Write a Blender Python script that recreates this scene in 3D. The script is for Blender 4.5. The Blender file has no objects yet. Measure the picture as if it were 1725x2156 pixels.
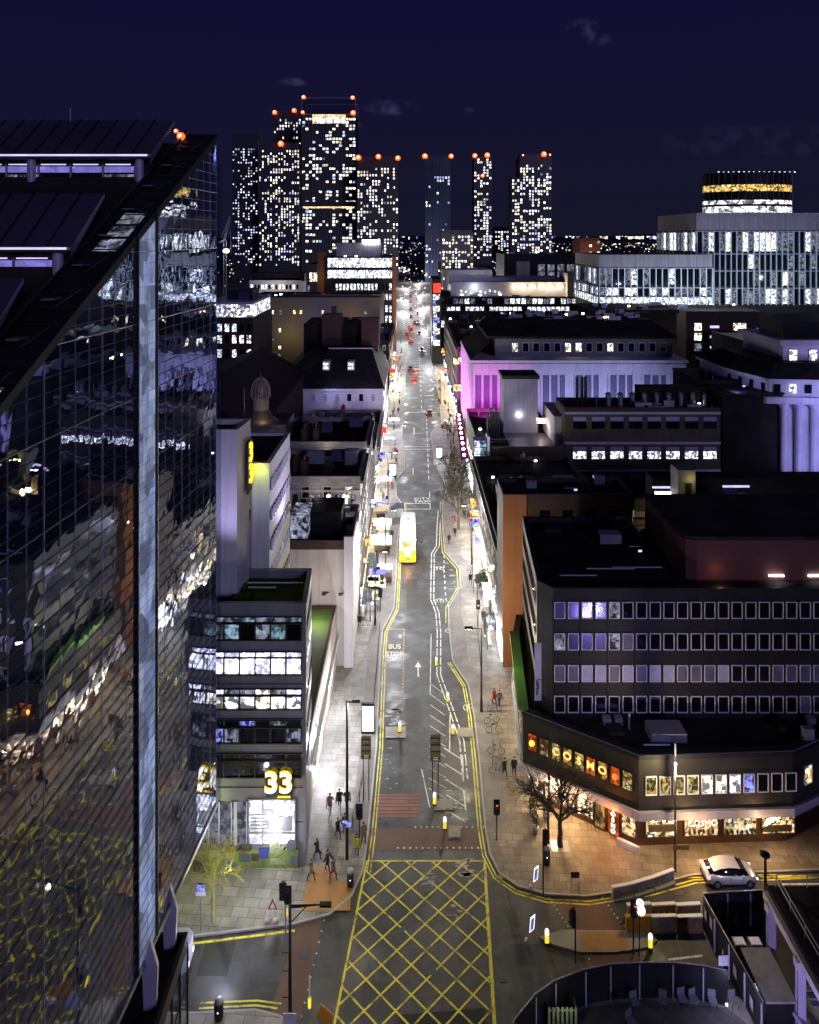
import bpy, bmesh, math, random
from mathutils import Vector, Matrix
R = math.radians
PI = math.pi
sc = bpy.context.scene
C = sc.collection
random.seed(7)
# ---------------------------------------------------------------- camera (level, 52 m up, lens shifted down)
F, CX, YH, H = 1530.0, 862.5, 500.0, 52.0
cd = bpy.data.cameras.new('camera'); cam = bpy.data.objects.new('camera', cd); C.objects.link(cam)
cam.location = (0, 0, H); cam.rotation_euler = (R(90), 0, 0)
cd.sensor_fit = 'HORIZONTAL'; cd.sensor_width = 36; cd.lens = 36*F/1725; cd.shift_y = -(1078-YH)/1725
cd.clip_start = 1; cd.clip_end = 40000
sc.camera = cam
def G(px, py, z=0.0):                       # point seen at (px,py) lying at height z
    Y = F*(H-z)/(py-YH); return ((px-CX)*Y/F, Y, z)
def P(px, py, Y):                           # point seen at (px,py) at distance Y
    return ((px-CX)*Y/F, Y, H-(py-YH)*Y/F)
def WX(px, Y): return (px-CX)*Y/F
def WZ(py, Y): return H-(py-YH)*Y/F
sc.view_settings.view_transform = 'Standard'; sc.view_settings.look = 'None'
sc.view_settings.gamma = 1; sc.view_settings.exposure = 0
sc.cycles.use_denoising = True
try: sc.cycles.denoiser = 'OPENIMAGEDENOISE'
except Exception: pass
try: sc.cycles.use_light_tree = True
except Exception: pass
sc.cycles.max_bounces = 6; sc.cycles.diffuse_bounces = 2; sc.cycles.glossy_bounces = 3
sc.cycles.transparent_max_bounces = 8; sc.cycles.sample_clamp_indirect = 4; sc.cycles.caustics_reflective = False
# ---------------------------------------------------------------- night sky
wd = bpy.data.worlds.new('World'); sc.world = wd; wd.use_nodes = True
def world():
    nt = wd.node_tree; N = nt.nodes; L = nt.links; N.clear()
    def n(t, **k):
        x = N.new(t)
        for a, b in k.items(): setattr(x, a, b)
        return x
    def m(op, a, b=None, clamp=False):
        x = n('ShaderNodeMath', operation=op, use_clamp=clamp)
        for i, v in enumerate((a, b)):
            if v is None: continue
            if isinstance(v, (int, float)): x.inputs[i].default_value = v
            else: L.new(v, x.inputs[i])
        return x.outputs[0]
    tc = n('ShaderNodeTexCoord'); sp = n('ShaderNodeSeparateXYZ'); L.new(tc.outputs['Generated'], sp.inputs[0])
    x, y, z = sp.outputs
    rp = n('ShaderNodeValToRGB'); el = rp.color_ramp.elements
    el[0].position = 0.0; el[0].color = (.0072, .0082, .0215, 1)
    el[1].position = .33; el[1].color = (.0052, .0048, .034, 1)
    e = el.new(.12); e.color = (.0075, .0070, .0255, 1)
    L.new(z, rp.inputs[0])
    ys = m('MAXIMUM', y, .01); u = m('DIVIDE', x, ys); v = m('DIVIDE', z, ys)
    ns = n('ShaderNodeTexNoise'); ns.inputs['Scale'].default_value = 46; ns.inputs['Detail'].default_value = 5
    L.new(tc.outputs['Generated'], ns.inputs['Vector'])
    tot = None
    for (cx, cy, a, b, s) in ((622, 172, 36, 10, .8), (825, 226, 62, 18, 1.0), (1232, 62, 44, 26, .8), (1262, 84, 30, 16, .6), (992, 231, 22, 6, .5), (1600, 300, 260, 40, .22), (762, 262, 22, 7, .4)):
        du = m('DIVIDE', m('SUBTRACT', u, (cx-CX)/F), a/F); dv = m('DIVIDE', m('SUBTRACT', v, (YH-cy)/F), b/F)
        e2 = m('ADD', m('MULTIPLY', du, du), m('MULTIPLY', dv, dv))
        k = m('MULTIPLY', m('SUBTRACT', 1.0, e2, True), s)
        k = m('MULTIPLY', k, m('MULTIPLY', m('SUBTRACT', ns.outputs[0], .44, True), 5.5, True))
        tot = k if tot is None else m('ADD', tot, k)
    mx = n('ShaderNodeMix', data_type='RGBA'); L.new(tot, mx.inputs[0])
    L.new(rp.outputs[0], mx.inputs[6]); mx.inputs[7].default_value = (.036, .034, .095, 1)
    bg = n('ShaderNodeBackground'); L.new(mx.outputs[2], bg.inputs[0]); bg.inputs[1].default_value = 1.0
    o = n('ShaderNodeOutputWorld'); L.new(bg.outputs[0], o.inputs[0])
world()
# one weak violet "sun": the glow of the city behind the camera
sl = bpy.data.lights.new('city_glow', 'SUN'); sl.energy = .62; sl.color = (.50, .47, 1.0); sl.angle = R(12)
so = bpy.data.objects.new('city_glow', sl); C.objects.link(so); so.location = (20, -40, 90)
so.rotation_euler = Vector((-.38, .90, -.20)).to_track_quat('-Z', 'Y').to_euler()
# ---------------------------------------------------------------- materials
MATS = {}
def _nt(name):
    m = bpy.data.materials.new(name); m.use_nodes = True; nt = m.node_tree; nt.nodes.clear(); MATS[name] = m
    return m, nt
class NB:                                    # tiny node builder
    def __init__(s, nt): s.nt = nt
    def n(s, t, ins=None, **k):
        x = s.nt.nodes.new(t)
        for a, b in k.items(): setattr(x, a, b)
        for a, b in (ins or {}).items(): s.set(x, a, b)
        return x
    def set(s, x, a, b):
        i = x.inputs[a]
        if hasattr(b, 'is_output') or isinstance(b, bpy.types.NodeSocket): s.nt.links.new(b, i)
        else: i.default_value = b
    def m(s, op, a, b=0.0, clamp=False):
        x = s.n('ShaderNodeMath', operation=op, use_clamp=clamp); s.set(x, 0, a); s.set(x, 1, b); return x.outputs[0]
    def mix(s, f, a, b):
        x = s.n('ShaderNodeMix', data_type='RGBA'); s.set(x, 0, f); s.set(x, 6, a); s.set(x, 7, b); return x.outputs[2]
    def noise(s, vec, scale, detail=3, rough=.55):
        x = s.n('ShaderNodeTexNoise', {'Scale': scale, 'Detail': detail, 'Roughness': rough})
        if vec is not None: s.nt.links.new(vec, x.inputs['Vector'])
        return x.outputs[0]
def c4(c): return (c[0], c[1], c[2], 1)
def M(name, col, rough=.75, var=.35, scale=.6, bump=.15, metal=0.0, col2=None, brick=None, spec=.5, streak=0.0):
    if name in MATS: return MATS[name]
    m, nt = _nt(name); b = NB(nt)
    pos = b.n('ShaderNodeNewGeometry').outputs['Position']
    f = b.noise(pos, scale, 5)
    dark = tuple(x*(1-var) for x in col); lite = tuple(min(1, x*(1+var*.6)) for x in col)
    if col2: dark = col2
    ff = b.m('MULTIPLY', b.m('SUBTRACT', f, .3), 2.4, True)
    c = b.mix(ff, c4(dark), c4(lite))
    fine = b.noise(pos, 9.0, 2)
    c = b.mix(b.m('MULTIPLY', fine, .28), c, c4(tuple(x*.45 for x in col)))
    if streak:
        mp = b.n('ShaderNodeMapping', {'Vector': pos}); mp.inputs['Scale'].default_value = (2.5, 2.5, .12)
        st = b.m('MULTIPLY', b.m('SUBTRACT', b.noise(mp.outputs[0], 1.0, 3), .45, True), 4*streak, True)
        c = b.mix(st, c, c4(tuple(x*.4 for x in col)))
    h = fine
    if brick:
        bw, bh, mort, axis = brick
        tx = b.n('ShaderNodeTexBrick', {'Scale': 1.0, 'Mortar Size': mort, 'Brick Width': bw, 'Row Height': bh, 'Color1': (1, 1, 1, 1), 'Color2': (.62, .62, .62, 1), 'Mortar': (.18, .18, .18, 1), 'Bias': 0.0})
        if axis == 'z':
            sp = b.n('ShaderNodeSeparateXYZ', {0: pos}); cb = b.n('ShaderNodeCombineXYZ')
            b.set(cb, 0, b.m('ADD', sp.outputs[0], sp.outputs[1])); b.set(cb, 1, sp.outputs[2]); nt.links.new(cb.outputs[0], tx.inputs['Vector'])
        else: nt.links.new(pos, tx.inputs['Vector'])
        mm = b.n('ShaderNodeMix', data_type='RGBA', blend_type='MULTIPLY'); b.set(mm, 0, .85); b.set(mm, 6, c); b.set(mm, 7, tx.outputs['Color']); c = mm.outputs[2]
    p = b.n('ShaderNodeBsdfPrincipled', {'Base Color': c, 'Metallic': metal, 'Specular IOR Level': spec})
    rr = b.m('ADD', b.m('MULTIPLY', f, .35), rough-.18, True); b.set(p, 'Roughness', rr)
    if bump:
        bp = b.n('ShaderNodeBump', {'Strength': bump, 'Distance': .05, 'Height': h}); nt.links.new(bp.outputs[0], p.inputs['Normal'])
    o = b.n('ShaderNodeOutputMaterial', {0: p.outputs[0]})
    return m
def paint(name, col, amt=.5):
    """road paint worn through to the tarmac by tyres"""
    m, nt = _nt(name); b = NB(nt); pos = b.n('ShaderNodeNewGeometry').outputs['Position']
    a = b.m('MULTIPLY', b.m('SUBTRACT', b.noise(pos, 1.1, 6, .75), .62-amt*.25), 9, True); d = b.m('MULTIPLY', b.m('SUBTRACT', b.noise(pos, 9, 3, .7), .50), 6, True)
    w = b.m('MAXIMUM', b.m('MULTIPLY', a, .8), b.m('MULTIPLY', d, .55))
    c = b.mix(w, c4(col), (.045, .044, .036, 1)); p = b.n('ShaderNodeBsdfPrincipled', {'Base Color': c, 'Roughness': .6}); b.n('ShaderNodeOutputMaterial', {0: p.outputs[0]})
def E(name, col, s, vary=.6, cell=1.3, pat=1.0, col2=None, sample=False, scale=1.6):
    """lit interior: colour and brightness vary from pane to pane and inside each pane"""
    if name in MATS: return MATS[name]
    m, nt = _nt(name); b = NB(nt)
    pos = b.n('ShaderNodeNewGeometry').outputs['Position']
    sn = b.n('ShaderNodeVectorMath', operation='SNAP'); nt.links.new(pos, sn.inputs[0]); sn.inputs[1].default_value = (cell,)*3
    wn = b.n('ShaderNodeTexWhiteNoise', noise_dimensions='3D'); nt.links.new(sn.outputs[0], wn.inputs[0])
    oi = b.n('ShaderNodeObjectInfo').outputs['Random']
    r = b.m('FRACT', b.m('ADD', wn.outputs[0], oi))
    st = b.m('ADD', b.m('MULTIPLY', r, vary), 1-vary*.5)
    if pat:
        nz = b.noise(pos, scale, 4, .7); mp = b.n('ShaderNodeMapping', {'Vector': pos}); mp.inputs['Scale'].default_value = (3.2, 3.2, .5)
        vo = b.n('ShaderNodeTexVoronoi', {'Scale': scale*1.3}, distance='CHEBYCHEV'); nt.links.new(pos, vo.inputs['Vector']); sv = b.n('ShaderNodeSeparateColor', {0: vo.outputs['Color']}); nz2 = b.m('ADD', b.m('MULTIPLY', b.noise(mp.outputs[0], 1.0, 3, .7), .5), b.m('MULTIPLY', sv.outputs[0], .5))
        k = b.m('MULTIPLY', b.m('SUBTRACT', b.m('ADD', nz, nz2), .84), 4.6, False); k = b.m('MAXIMUM', k, .10)
        k = b.m('ADD', b.m('MULTIPLY', k, pat), 1-pat); st = b.m('MULTIPLY', st, k)
    r2 = b.m('FRACT', b.m('MULTIPLY', r, 7.31))
    c = b.mix(r2, c4(col), c4(col2 or tuple(x*.8 for x in col)))
    e = b.n('ShaderNodeEmission', {'Color': c, 'Strength': b.m('MULTIPLY', st, s)})
    b.n('ShaderNodeOutputMaterial', {0: e.outputs[0]})
    if not sample:
        try: m.cycles.emission_sampling = 'NONE'
        except Exception: pass
    return m
def glossy(name, col, rough=.03, fac=.6, base=(.008, .008, .01), wave=0.0, wscale=.5):
    if name in MATS: return MATS[name]
    m, nt = _nt(name); b = NB(nt)
    g = b.n('ShaderNodeBsdfGlossy', {'Color': c4(col), 'Roughness': rough}); d = b.n('ShaderNodeBsdfDiffuse', {'Color': c4(base)})
    if wave:
        pos = b.n('ShaderNodeNewGeometry').outputs['Position']
        bp = b.n('ShaderNodeBump', {'Strength': 1.0, 'Distance': wave, 'Height': b.noise(pos, wscale, 2)})
        nt.links.new(bp.outputs[0], g.inputs['Normal'])
    x = b.n('ShaderNodeMixShader', {0: fac}); nt.links.new(d.outputs[0], x.inputs[1]); nt.links.new(g.outputs[0], x.inputs[2])
    b.n('ShaderNodeOutputMaterial', {0: x.outputs[0]})
    return m
def seethru(name, col, alpha):
    if name in MATS: return MATS[name]
    m, nt = _nt(name); b = NB(nt)
    g = b.n('ShaderNodeBsdfGlossy', {'Color': c4(col), 'Roughness': .04}); t = b.n('ShaderNodeBsdfTransparent', {'Color': (.75, .8, .85, 1)})
    x = b.n('ShaderNodeMixShader', {0: alpha}); nt.links.new(t.outputs[0], x.inputs[1]); nt.links.new(g.outputs[0], x.inputs[2])
    b.n('ShaderNodeOutputMaterial', {0: x.outputs[0]})
    return m
# paints and masonry
M('black_metal', (.015, .015, .017), .5, metal=.3); M('dark_roof', (.030, .027, .023), .9, .6, .35, .3, spec=.08)
M('felt_roof', (.042, .038, .034), .9, .7, .25, .3, spec=.08); M('slate', (.022, .022, .026), .7, .5, 1.2, .3, spec=.15, brick=(.5, .3, .03, 'z'))
M('grey_clad', (.21, .21, .235), .5, .18, .4, .05, brick=(1.28, 9, .006, 'z')); M('dark_clad', (.018, .017, .017), .6, .3, .4, .05, spec=.25, brick=(1.245, 3, .01, 'z'))
M('white_wall', (.62, .60, .60), .75, .14, .3, .08, streak=.25); M('cream_wall', (.55, .50, .43), .8, .18, .3, .1, streak=.4)
M('stone', (.40, .37, .33), .8, .25, .5, .25, brick=(1.1, .45, .012, 'z')); M('dark_stone', (.16, .15, .14), .8, .4, .5, .3, brick=(.9, .4, .02, 'z'))
M('white_stone', (.60, .58, .60), .75, .15, .5, .15, streak=.25); M('brick_red', (.20, .075, .045), .85, .35, .7, .2, brick=(.45, .15, .02, 'z'))
M('brick_brown', (.085, .045, .03), .85, .4, .5, .2, brick=(.45, .15, .02, 'z')); M('brick_orange', (.27, .105, .04), .8, .16, .3, .1, streak=.25)
M('red_render', (.16, .055, .04), .8, .2, .3, .1); M('ochre_wall', (.22, .18, .08), .8, .45, .05, .1, col2=(.10, .12, .20))
M('dark_wall', (.022, .020, .016), .85, .5, .3, .2, spec=.1); M('olive_wall', (.10, .085, .05), .85, .35, .3, .2, streak=.3)
M('metal_grey', (.30, .30, .33), .4, .15, .6, .05, metal=.5); M('lav_metal', (.46, .44, .52), .5, .12, .6, .05, metal=.1)
M('white_paint', (.75, .75, .78), .45, .1, 1.0, .03); M('yellow_paint', (.62, .55, .05), .7, .3, 1.4, .1)
M('green_ledge', (.10, .20, .03), .7, .5, .5, .2); M('brown_panel', (.075, .035, .018), .6, .4, .8, .1)
M('roof_metal', (.085, .075, .10), .5, .3, .25, .05, metal=.3); M('louvre', (.42, .40, .44), .55, .15, .5, .05, brick=(.5, 60, .05, 'z'))
M('bark', (.10, .07, .045), .9, .4, 3, .4); M('bark_dark', (.05, .035, .025), .9, .4, 3, .4)
M('bark_pale', (.42, .38, .12), .9, .4, 3, .4); M('coping', (.30, .29, .34), .5, .5, .35, 0); M('tyre', (.012, .012, .012), .8); M('skin', (.45, .28, .2), .6, .1); M('hair', (.03, .02, .015), .7)
for n_, c_ in dict(coat_black=(.012, .012, .015), coat_navy=(.02, .025, .06), coat_red=(.35, .03, .03), coat_grey=(.10, .10, .11), coat_tan=(.25, .17, .09), trousers=(.02, .022, .035), hi_vis=(.55, .6, .03)).items(): M(n_, c_, .85, .2, 4, .1)
M('sign_back', (.20, .15, .04), .6, .35, 1.2, .1, metal=.2); M('amber_plastic', (.55, .26, .03), .45, .2); M('sign_blue', (.03, .04, .35), .4, .1)
M('brass_roof', (.22, .17, .11), .5, .35, 1.2, .1, metal=.4); M('hoarding', (.012, .012, .014), .45, .3, .6, .05); M('crane_steel', (.35, .35, .40), .5)
M('concrete', (.30, .29, .25), .85, .35, .8, .2); M('brown_barrier', (.22, .12, .05), .7, .3, 1.0, .1); M('foliage', (.035, .07, .02), .8, .5, 3, .2)
# lit things
E('lit_white', (1, 1, 1), 1.9, col2=(.80, .84, 1)); E('lit_cool', (.70, .74, 1), 1.8, col2=(.85, .88, 1)); E('lit_warm', (1, .86, .62), 2.2, col2=(1, .95, .85))
E('lit_yellow', (1, .62, .22), 1.7, col2=(1, .78, .42)); E('lit_dim', (.55, .60, .85), .35, col2=(.4, .42, .5)); E('lit_blue', (.25, .25, 1), .9, col2=(.35, .4, 1))
E('lit_orange', (1, .26, .05), 2.0, col2=(1, .45, .12), sample=True); E('lit_teal', (.3, .5, .62), .7); E('tower_warm', (1, .84, .60), 2.0, 1.8, 2.9, .4, (1, .95, .88)); E('tower_cool', (.72, .80, 1), 1.5, 1.8, 2.9, .4, (.35, .45, 1))
E('shop_white', (.97, .97, 1), 5.5, .5, 2, .8, sample=True); E('shop_warm', (1, .72, .40), 4.2, .6, 2, .9, (1, .85, .62), sample=True); E('office_blue', (.62, .62, 1), 3.0, .5, 1.3, .8, (.9, .9, 1), sample=True)
E('lobby_white', (.86, .87, 1), 2.4, .2, 1, .7, sample=True); E('lobby_dim', (.30, .32, .42), .5, .3, 1, .7); E('neon_yellow', (1, .62, .04), 1.8, 0, 1, 0, sample=True); E('neon_white', (1, .93, .8), 3, 0, 1, 0)
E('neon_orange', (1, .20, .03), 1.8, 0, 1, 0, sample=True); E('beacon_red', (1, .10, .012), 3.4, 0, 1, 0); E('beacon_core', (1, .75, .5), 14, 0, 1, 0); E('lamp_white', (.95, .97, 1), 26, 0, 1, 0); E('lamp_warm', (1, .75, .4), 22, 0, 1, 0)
E('strip_violet', (.30, .25, .85), .8, .2, 4, .25); E('line_violet', (.62, .55, 1), 1.5, 0, 1, 0); E('spine_blue', (.34, .42, .80), .42, .35, 1.7, .55, (.45, .55, .80), scale=.5)
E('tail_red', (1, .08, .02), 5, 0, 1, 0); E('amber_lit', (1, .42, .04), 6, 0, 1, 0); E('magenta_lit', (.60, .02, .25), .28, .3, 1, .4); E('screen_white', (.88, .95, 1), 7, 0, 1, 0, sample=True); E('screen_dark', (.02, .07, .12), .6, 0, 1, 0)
E('keep_white', (.90, .90, 1), 1.9, 0, 1, 0); E('keep_yellow', (1, .75, .05), 1.2, 0, 1, 0); E('sign_red', (1, .05, .03), 2.2, .2, 1, .3); E('lit_green', (.45, .8, .12), .5, .3, 1, .7)
glossy('dark_glass', (.22, .23, .30), .06, .5); glossy('blue_glass', (.5, .5, .9), .15, .5, (.05, .05, .14)); M('blind', (.40, .38, .50), .7, .15, 1.5, .02); M('blind_dark', (.12, .11, .17), .6, .4, 1.5, .02)
glossy('wall_glass', (.60, .64, .74), .012, .76, (.05, .06, .10), .011, .45); glossy('car_paint', (.8, .8, .85), .18, .25, (.55, .54, .60)); seethru('clear_glass', (.6, .65, .8), .35)
seethru('fin_glass', (.4, .5, .9), .30)
# ---------------------------------------------------------------- mesh builder
class MB:
    def __init__(s): s.v = []; s.f = []; s.m = []; s.sm = []
    def add(s, vs, fs, mi=0, smooth=False):
        o = len(s.v); s.v += [tuple(v) for v in vs]
        for f in fs: s.f.append([i+o for i in f]); s.m.append(mi); s.sm.append(smooth)
        return s
    def box(s, x0, x1, y0, y1, z0, z1, mi=0):
        if x0 > x1: x0, x1 = x1, x0
        if y0 > y1: y0, y1 = y1, y0
        vs = [(x, y, z) for z in (z0, z1) for y in (y0, y1) for x in (x0, x1)]
        return s.add(vs, [(0, 2, 3, 1), (4, 5, 7, 6), (0, 1, 5, 4), (2, 6, 7, 3), (0, 4, 6, 2), (1, 3, 7, 5)], mi)
    def obox(s, c, u, hx, hy, z0, z1, mi=0):      # box centred c (x,y), x-axis along unit u
        ux, uy = u; vx, vy = -uy, ux; P4 = [(-hx, -hy), (hx, -hy), (hx, hy), (-hx, hy)]
        return s.prism([(c[0]+a*ux+b*vx, c[1]+a*uy+b*vy) for a, b in P4], z0, z1, mi, mi)
    def prism(s, poly, z0, z1, mi=0, mt=None, bottom=True):
        n = len(poly)
        ar = sum(poly[i][0]*poly[(i+1) % n][1]-poly[(i+1) % n][0]*poly[i][1] for i in range(n))
        if ar < 0: poly = poly[::-1]
        z1s = z1 if isinstance(z1, (list, tuple)) else [z1]*n
        if ar < 0 and isinstance(z1, (list, tuple)): z1s = z1s[::-1]
        o = len(s.v); s.v += [(x, y, z0) for x, y in poly]+[(poly[i][0], poly[i][1], z1s[i]) for i in range(n)]
        for i in range(n): j = (i+1) % n; s.f.append([o+i, o+j, o+n+j, o+n+i]); s.m.append(mi); s.sm.append(False)
        if mt != -1: s.f.append([o+n+i for i in range(n)]); s.m.append(mi if mt is None else mt); s.sm.append(False)
        if bottom: s.f.append([o+i for i in range(n)][::-1]); s.m.append(mi); s.sm.append(False)
        return s
    def quad(s, a, b, c, d, mi=0): return s.add([a, b, c, d], [(0, 1, 2, 3)], mi)
    def tube(s, a, b, r0, r1=None, n=8, mi=0, cap=True, smooth=True):
        a = Vector(a); b = Vector(b); r1 = r0 if r1 is None else r1; d = (b-a)
        if d.length < 1e-6: return s
        q = d.to_track_quat('Z', 'Y'); vs = []
        for p, r in ((a, r0), (b, r1)):
            for i in range(n): t = 2*PI*i/n; vs.append(p+q @ Vector((r*math.cos(t), r*math.sin(t), 0)))
        s.add(vs, [(i, (i+1) % n, n+(i+1) % n, n+i) for i in range(n)], mi, smooth)
        if cap: s.add(vs[:n], [tuple(range(n))[::-1]], mi); s.add(vs[n:], [tuple(range(n))], mi)
        return s
    def lathe(s, c, prof, n=16, mi=0, smooth=True):  # prof: [(r,z)]
        vs = [(c[0]+r*math.cos(2*PI*i/n), c[1]+r*math.sin(2*PI*i/n), c[2]+z) for r, z in prof for i in range(n)]
        fs = [(k*n+i, k*n+(i+1) % n, (k+1)*n+(i+1) % n, (k+1)*n+i) for k in range(len(prof)-1) for i in range(n)]
        fs += [tuple(range(n))[::-1], tuple((len(prof)-1)*n+i for i in range(n))]
        return s.add(vs, fs, mi, smooth)
    def ball(s, c, r, mi=0, n=10, sz=1.0):
        return s.lathe(c, [(max(.001, r*math.sin(PI*k/6)), -r*sz*math.cos(PI*k/6)) for k in range(7)], n, mi)
    def strip(s, pts, w, z, mi=0):                # flat painted line along points
        for (a, b) in zip(pts[:-1], pts[1:]):
            a = Vector(a[:2]); b = Vector(b[:2]); d = (b-a)
            if d.length < 1e-6: continue
            d.normalize(); p = Vector((-d.y, d.x))*w/2
            s.add([(a.x-p.x, a.y-p.y, z), (b.x-p.x, b.y-p.y, z), (b.x+p.x, b.y+p.y, z), (a.x+p.x, a.y+p.y, z)], [(0, 1, 2, 3)], mi)
        return s
    def mesh(s, name, mats, off=(0, 0, 0)):
        me = bpy.data.meshes.new(name); ox, oy, oz = off
        me.from_pydata([(x-ox, y-oy, z-oz) for x, y, z in s.v], [], s.f)
        for m in mats: me.materials.append(MATS[m] if isinstance(m, str) else m)
        me.polygons.foreach_set('material_index', s.m); me.polygons.foreach_set('use_smooth', s.sm)
        me.update(); return me
def link(o, parent=None):
    C.objects.link(o)
    if parent is not None: o.parent = parent
    return o
def tag(o, label=None, cat=None, group=None, kind=None):
    if label: o['label'] = label
    if cat: o['category'] = cat
    if group: o['group'] = group
    if kind: o['kind'] = kind
    return o
def thing(name, label, cat, loc=(0, 0, 0), rz=0.0, group=None):
    o = bpy.data.objects.new(name, None); o.empty_display_size = .5; C.objects.link(o)
    o.location = loc; o.rotation_euler = (0, 0, rz); return tag(o, label, cat, group)
def wloc(p):
    v = Vector((0, 0, 0))
    while p is not None: v = v+p.location; p = p.parent
    return v
def part(name, mb, mats, parent, world=True, label=None, kind=None):
    if isinstance(mats, str): mats = [mats]
    me = mb.mesh(name, mats, wloc(parent) if world else (0, 0, 0))
    return tag(link(bpy.data.objects.new(name, me), parent), label=label, kind=kind)
def solo(name, mb, mats, label, cat, loc=(0, 0, 0), group=None, rz=0.0):
    if isinstance(mats, str): mats = [mats]
    o = link(bpy.data.objects.new(name, mb.mesh(name, mats))); o.location = loc; o.rotation_euler.z = rz
    return tag(o, label, cat, group)
def struct(name, mb, mats):
    if isinstance(mats, str): mats = [mats]
    return tag(link(bpy.data.objects.new(name, mb.mesh(name, mats))), kind='structure')
def copy_tree(o, parent=None):
    c = o.copy(); C.objects.link(c); c.parent = parent
    for ch in list(o.children): copy_tree(ch, c)
    return c
def dup(o, loc, rz=None, label=None, scale=None):
    c = copy_tree(o); c.location = loc
    if rz is not None: c.rotation_euler.z = rz
    if label: c['label'] = label
    if scale: c.scale = scale
    return c
def light(name, loc, energy, col=(1, 1, 1), r=.25, parent=None, kind='POINT', spot=None, aim=None, size=None):
    l = bpy.data.lights.new(name, kind); l.energy = energy; l.color = col
    if kind == 'AREA': l.shape = 'RECTANGLE'; l.size, l.size_y = size
    else: l.shadow_soft_size = min(r, .12)  # small radius keeps lamps without a fixture from showing
    if kind == 'SPOT': l.spot_size = spot; l.spot_blend = .8
    o = bpy.data.objects.new(name, l); C.objects.link(o)
    if parent is not None: o.parent = parent; o.location = Vector(loc)-wloc(parent)
    else: o.location = loc
    if aim is not None: o.rotation_euler = (Vector(aim)-Vector(loc)).to_track_quat('-Z', 'Y').to_euler()
    return o
def text(name, s, size, loc, parent, mat, rot=(R(90), 0, 0), ext=.03, world=True, off=0.0, sp=1.0, sx=1.0):
    cu = bpy.data.curves.new(name, 'FONT'); cu.body = s; cu.size = size; cu.extrude = ext; cu.offset = off; cu.align_x = 'CENTER'; cu.align_y = 'CENTER'; cu.space_character = sp
    t = bpy.data.objects.new(name, cu); C.objects.link(t)
    me = bpy.data.meshes.new_from_object(t.evaluated_get(bpy.context.evaluated_depsgraph_get())); bpy.data.objects.remove(t)
    me.name = name; me.materials.clear(); me.materials.append(MATS[mat])
    o = link(bpy.data.objects.new(name, me), parent)
    o.location = Vector(loc)-(wloc(parent) if (world and parent) else Vector((0, 0, 0))); o.rotation_euler = rot; o.scale = (sx, 1, 1); return o
# ---------------------------------------------------------------- windows laid out on a wall line A->B (outside is to the right of A->B)
WM = {}; NW = {}; REST = {}
def pane_mesh(w, h, mat, bars):
    k = ('p', round(w, 2), round(h, 2), mat, bars)
    if k not in WM:
        mb = MB(); mb.box(-w/2, w/2, -.04, .02, -h/2, h/2, 0)
        for i in range(bars[0]): x = -w/2+w*(i+1)/(bars[0]+1); mb.box(x-.025, x+.025, -.07, -.042, -h/2+.01, h/2-.01, 1)
        for i in range(bars[1]): z = -h/2+h*(i+1)/(bars[1]+1); mb.box(-w/2+.01, w/2-.01, -.075, -.072+.035, z-.025, z+.025, 1)
        WM[k] = mb.mesh('window', [mat, 'black_metal'])
    return WM[k]
def frame_mesh(w, h, t, mat):
    k = ('f', round(w, 2), round(h, 2), t, mat)
    if k not in WM:
        mb = MB()
        for a in ((-w/2-t, -w/2, -h/2-t, h/2+t), (w/2, w/2+t, -h/2-t, h/2+t), (-w/2, w/2, h/2, h/2+t), (-w/2, w/2, -h/2-t, -h/2)): mb.box(a[0], a[1], -.12, .01, a[2], a[3])
        WM[k] = mb.mesh('frame', [mat])
    return WM[k]
def window(root, x, y, z, ang, w, h, mat, frame=None, bars=(0, 0), name='window', cap=96):
    n = NW.get(root.name, 0)
    if n < cap:
        o = link(bpy.data.objects.new(name, pane_mesh(w, h, mat, bars)), root)
        o.location = Vector((x, y, z))-wloc(root); o.rotation_euler.z = ang
        NW[root.name] = n+1
        if frame: link(bpy.data.objects.new('frame', frame_mesh(w, h, frame[0], frame[1])), o)
        return o
    mb, mats = REST.setdefault(root.name, (MB(), []))
    if mat not in mats: mats.append(mat)
    mi = mats.index(mat); q = Matrix.Rotation(ang, 4, 'Z'); c = Vector((x, y, z))
    vs = [c+q @ Vector(v) for v in ((-w/2, -.05, -h/2), (w/2, -.05, -h/2), (w/2, -.05, h/2), (-w/2, -.05, h/2))]
    mb.add(vs, [(0, 1, 2, 3)], mi)
def flush():
    for rn, (mb, mats) in REST.items():
        r = bpy.data.objects[rn]; part('window', mb, mats, r, kind='stuff')
    REST.clear()
def pick(ws):
    t = random.random()*sum(w for _, w in ws)
    for m, w in ws:
        t -= w
        if t <= 0: return m
    return ws[-1][0]
def wrow(root, A, B, z, n, w, h, mats, frame=None, bars=(0, 0), m0=0.0, m1=0.0, skip=0.0, **k):
    A = Vector(A[:2]); B = Vector(B[:2]); d = B-A; L = d.length; d.normalize(); ang = math.atan2(d.y, d.x); nrm = Vector((d.y, -d.x))
    for i in range(n):
        if skip and random.random() < skip: continue
        p = A+d*(m0+(L-m0-m1)*(i+.5)/n)+nrm*.015
        mt = mats if isinstance(mats, str) else (mats[i % len(mats)] if isinstance(mats, list) and isinstance(mats[0], str) else pick(mats))
        if mt: window(root, p.x, p.y, z, ang, w, h, mt, frame, bars, **k)
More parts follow.
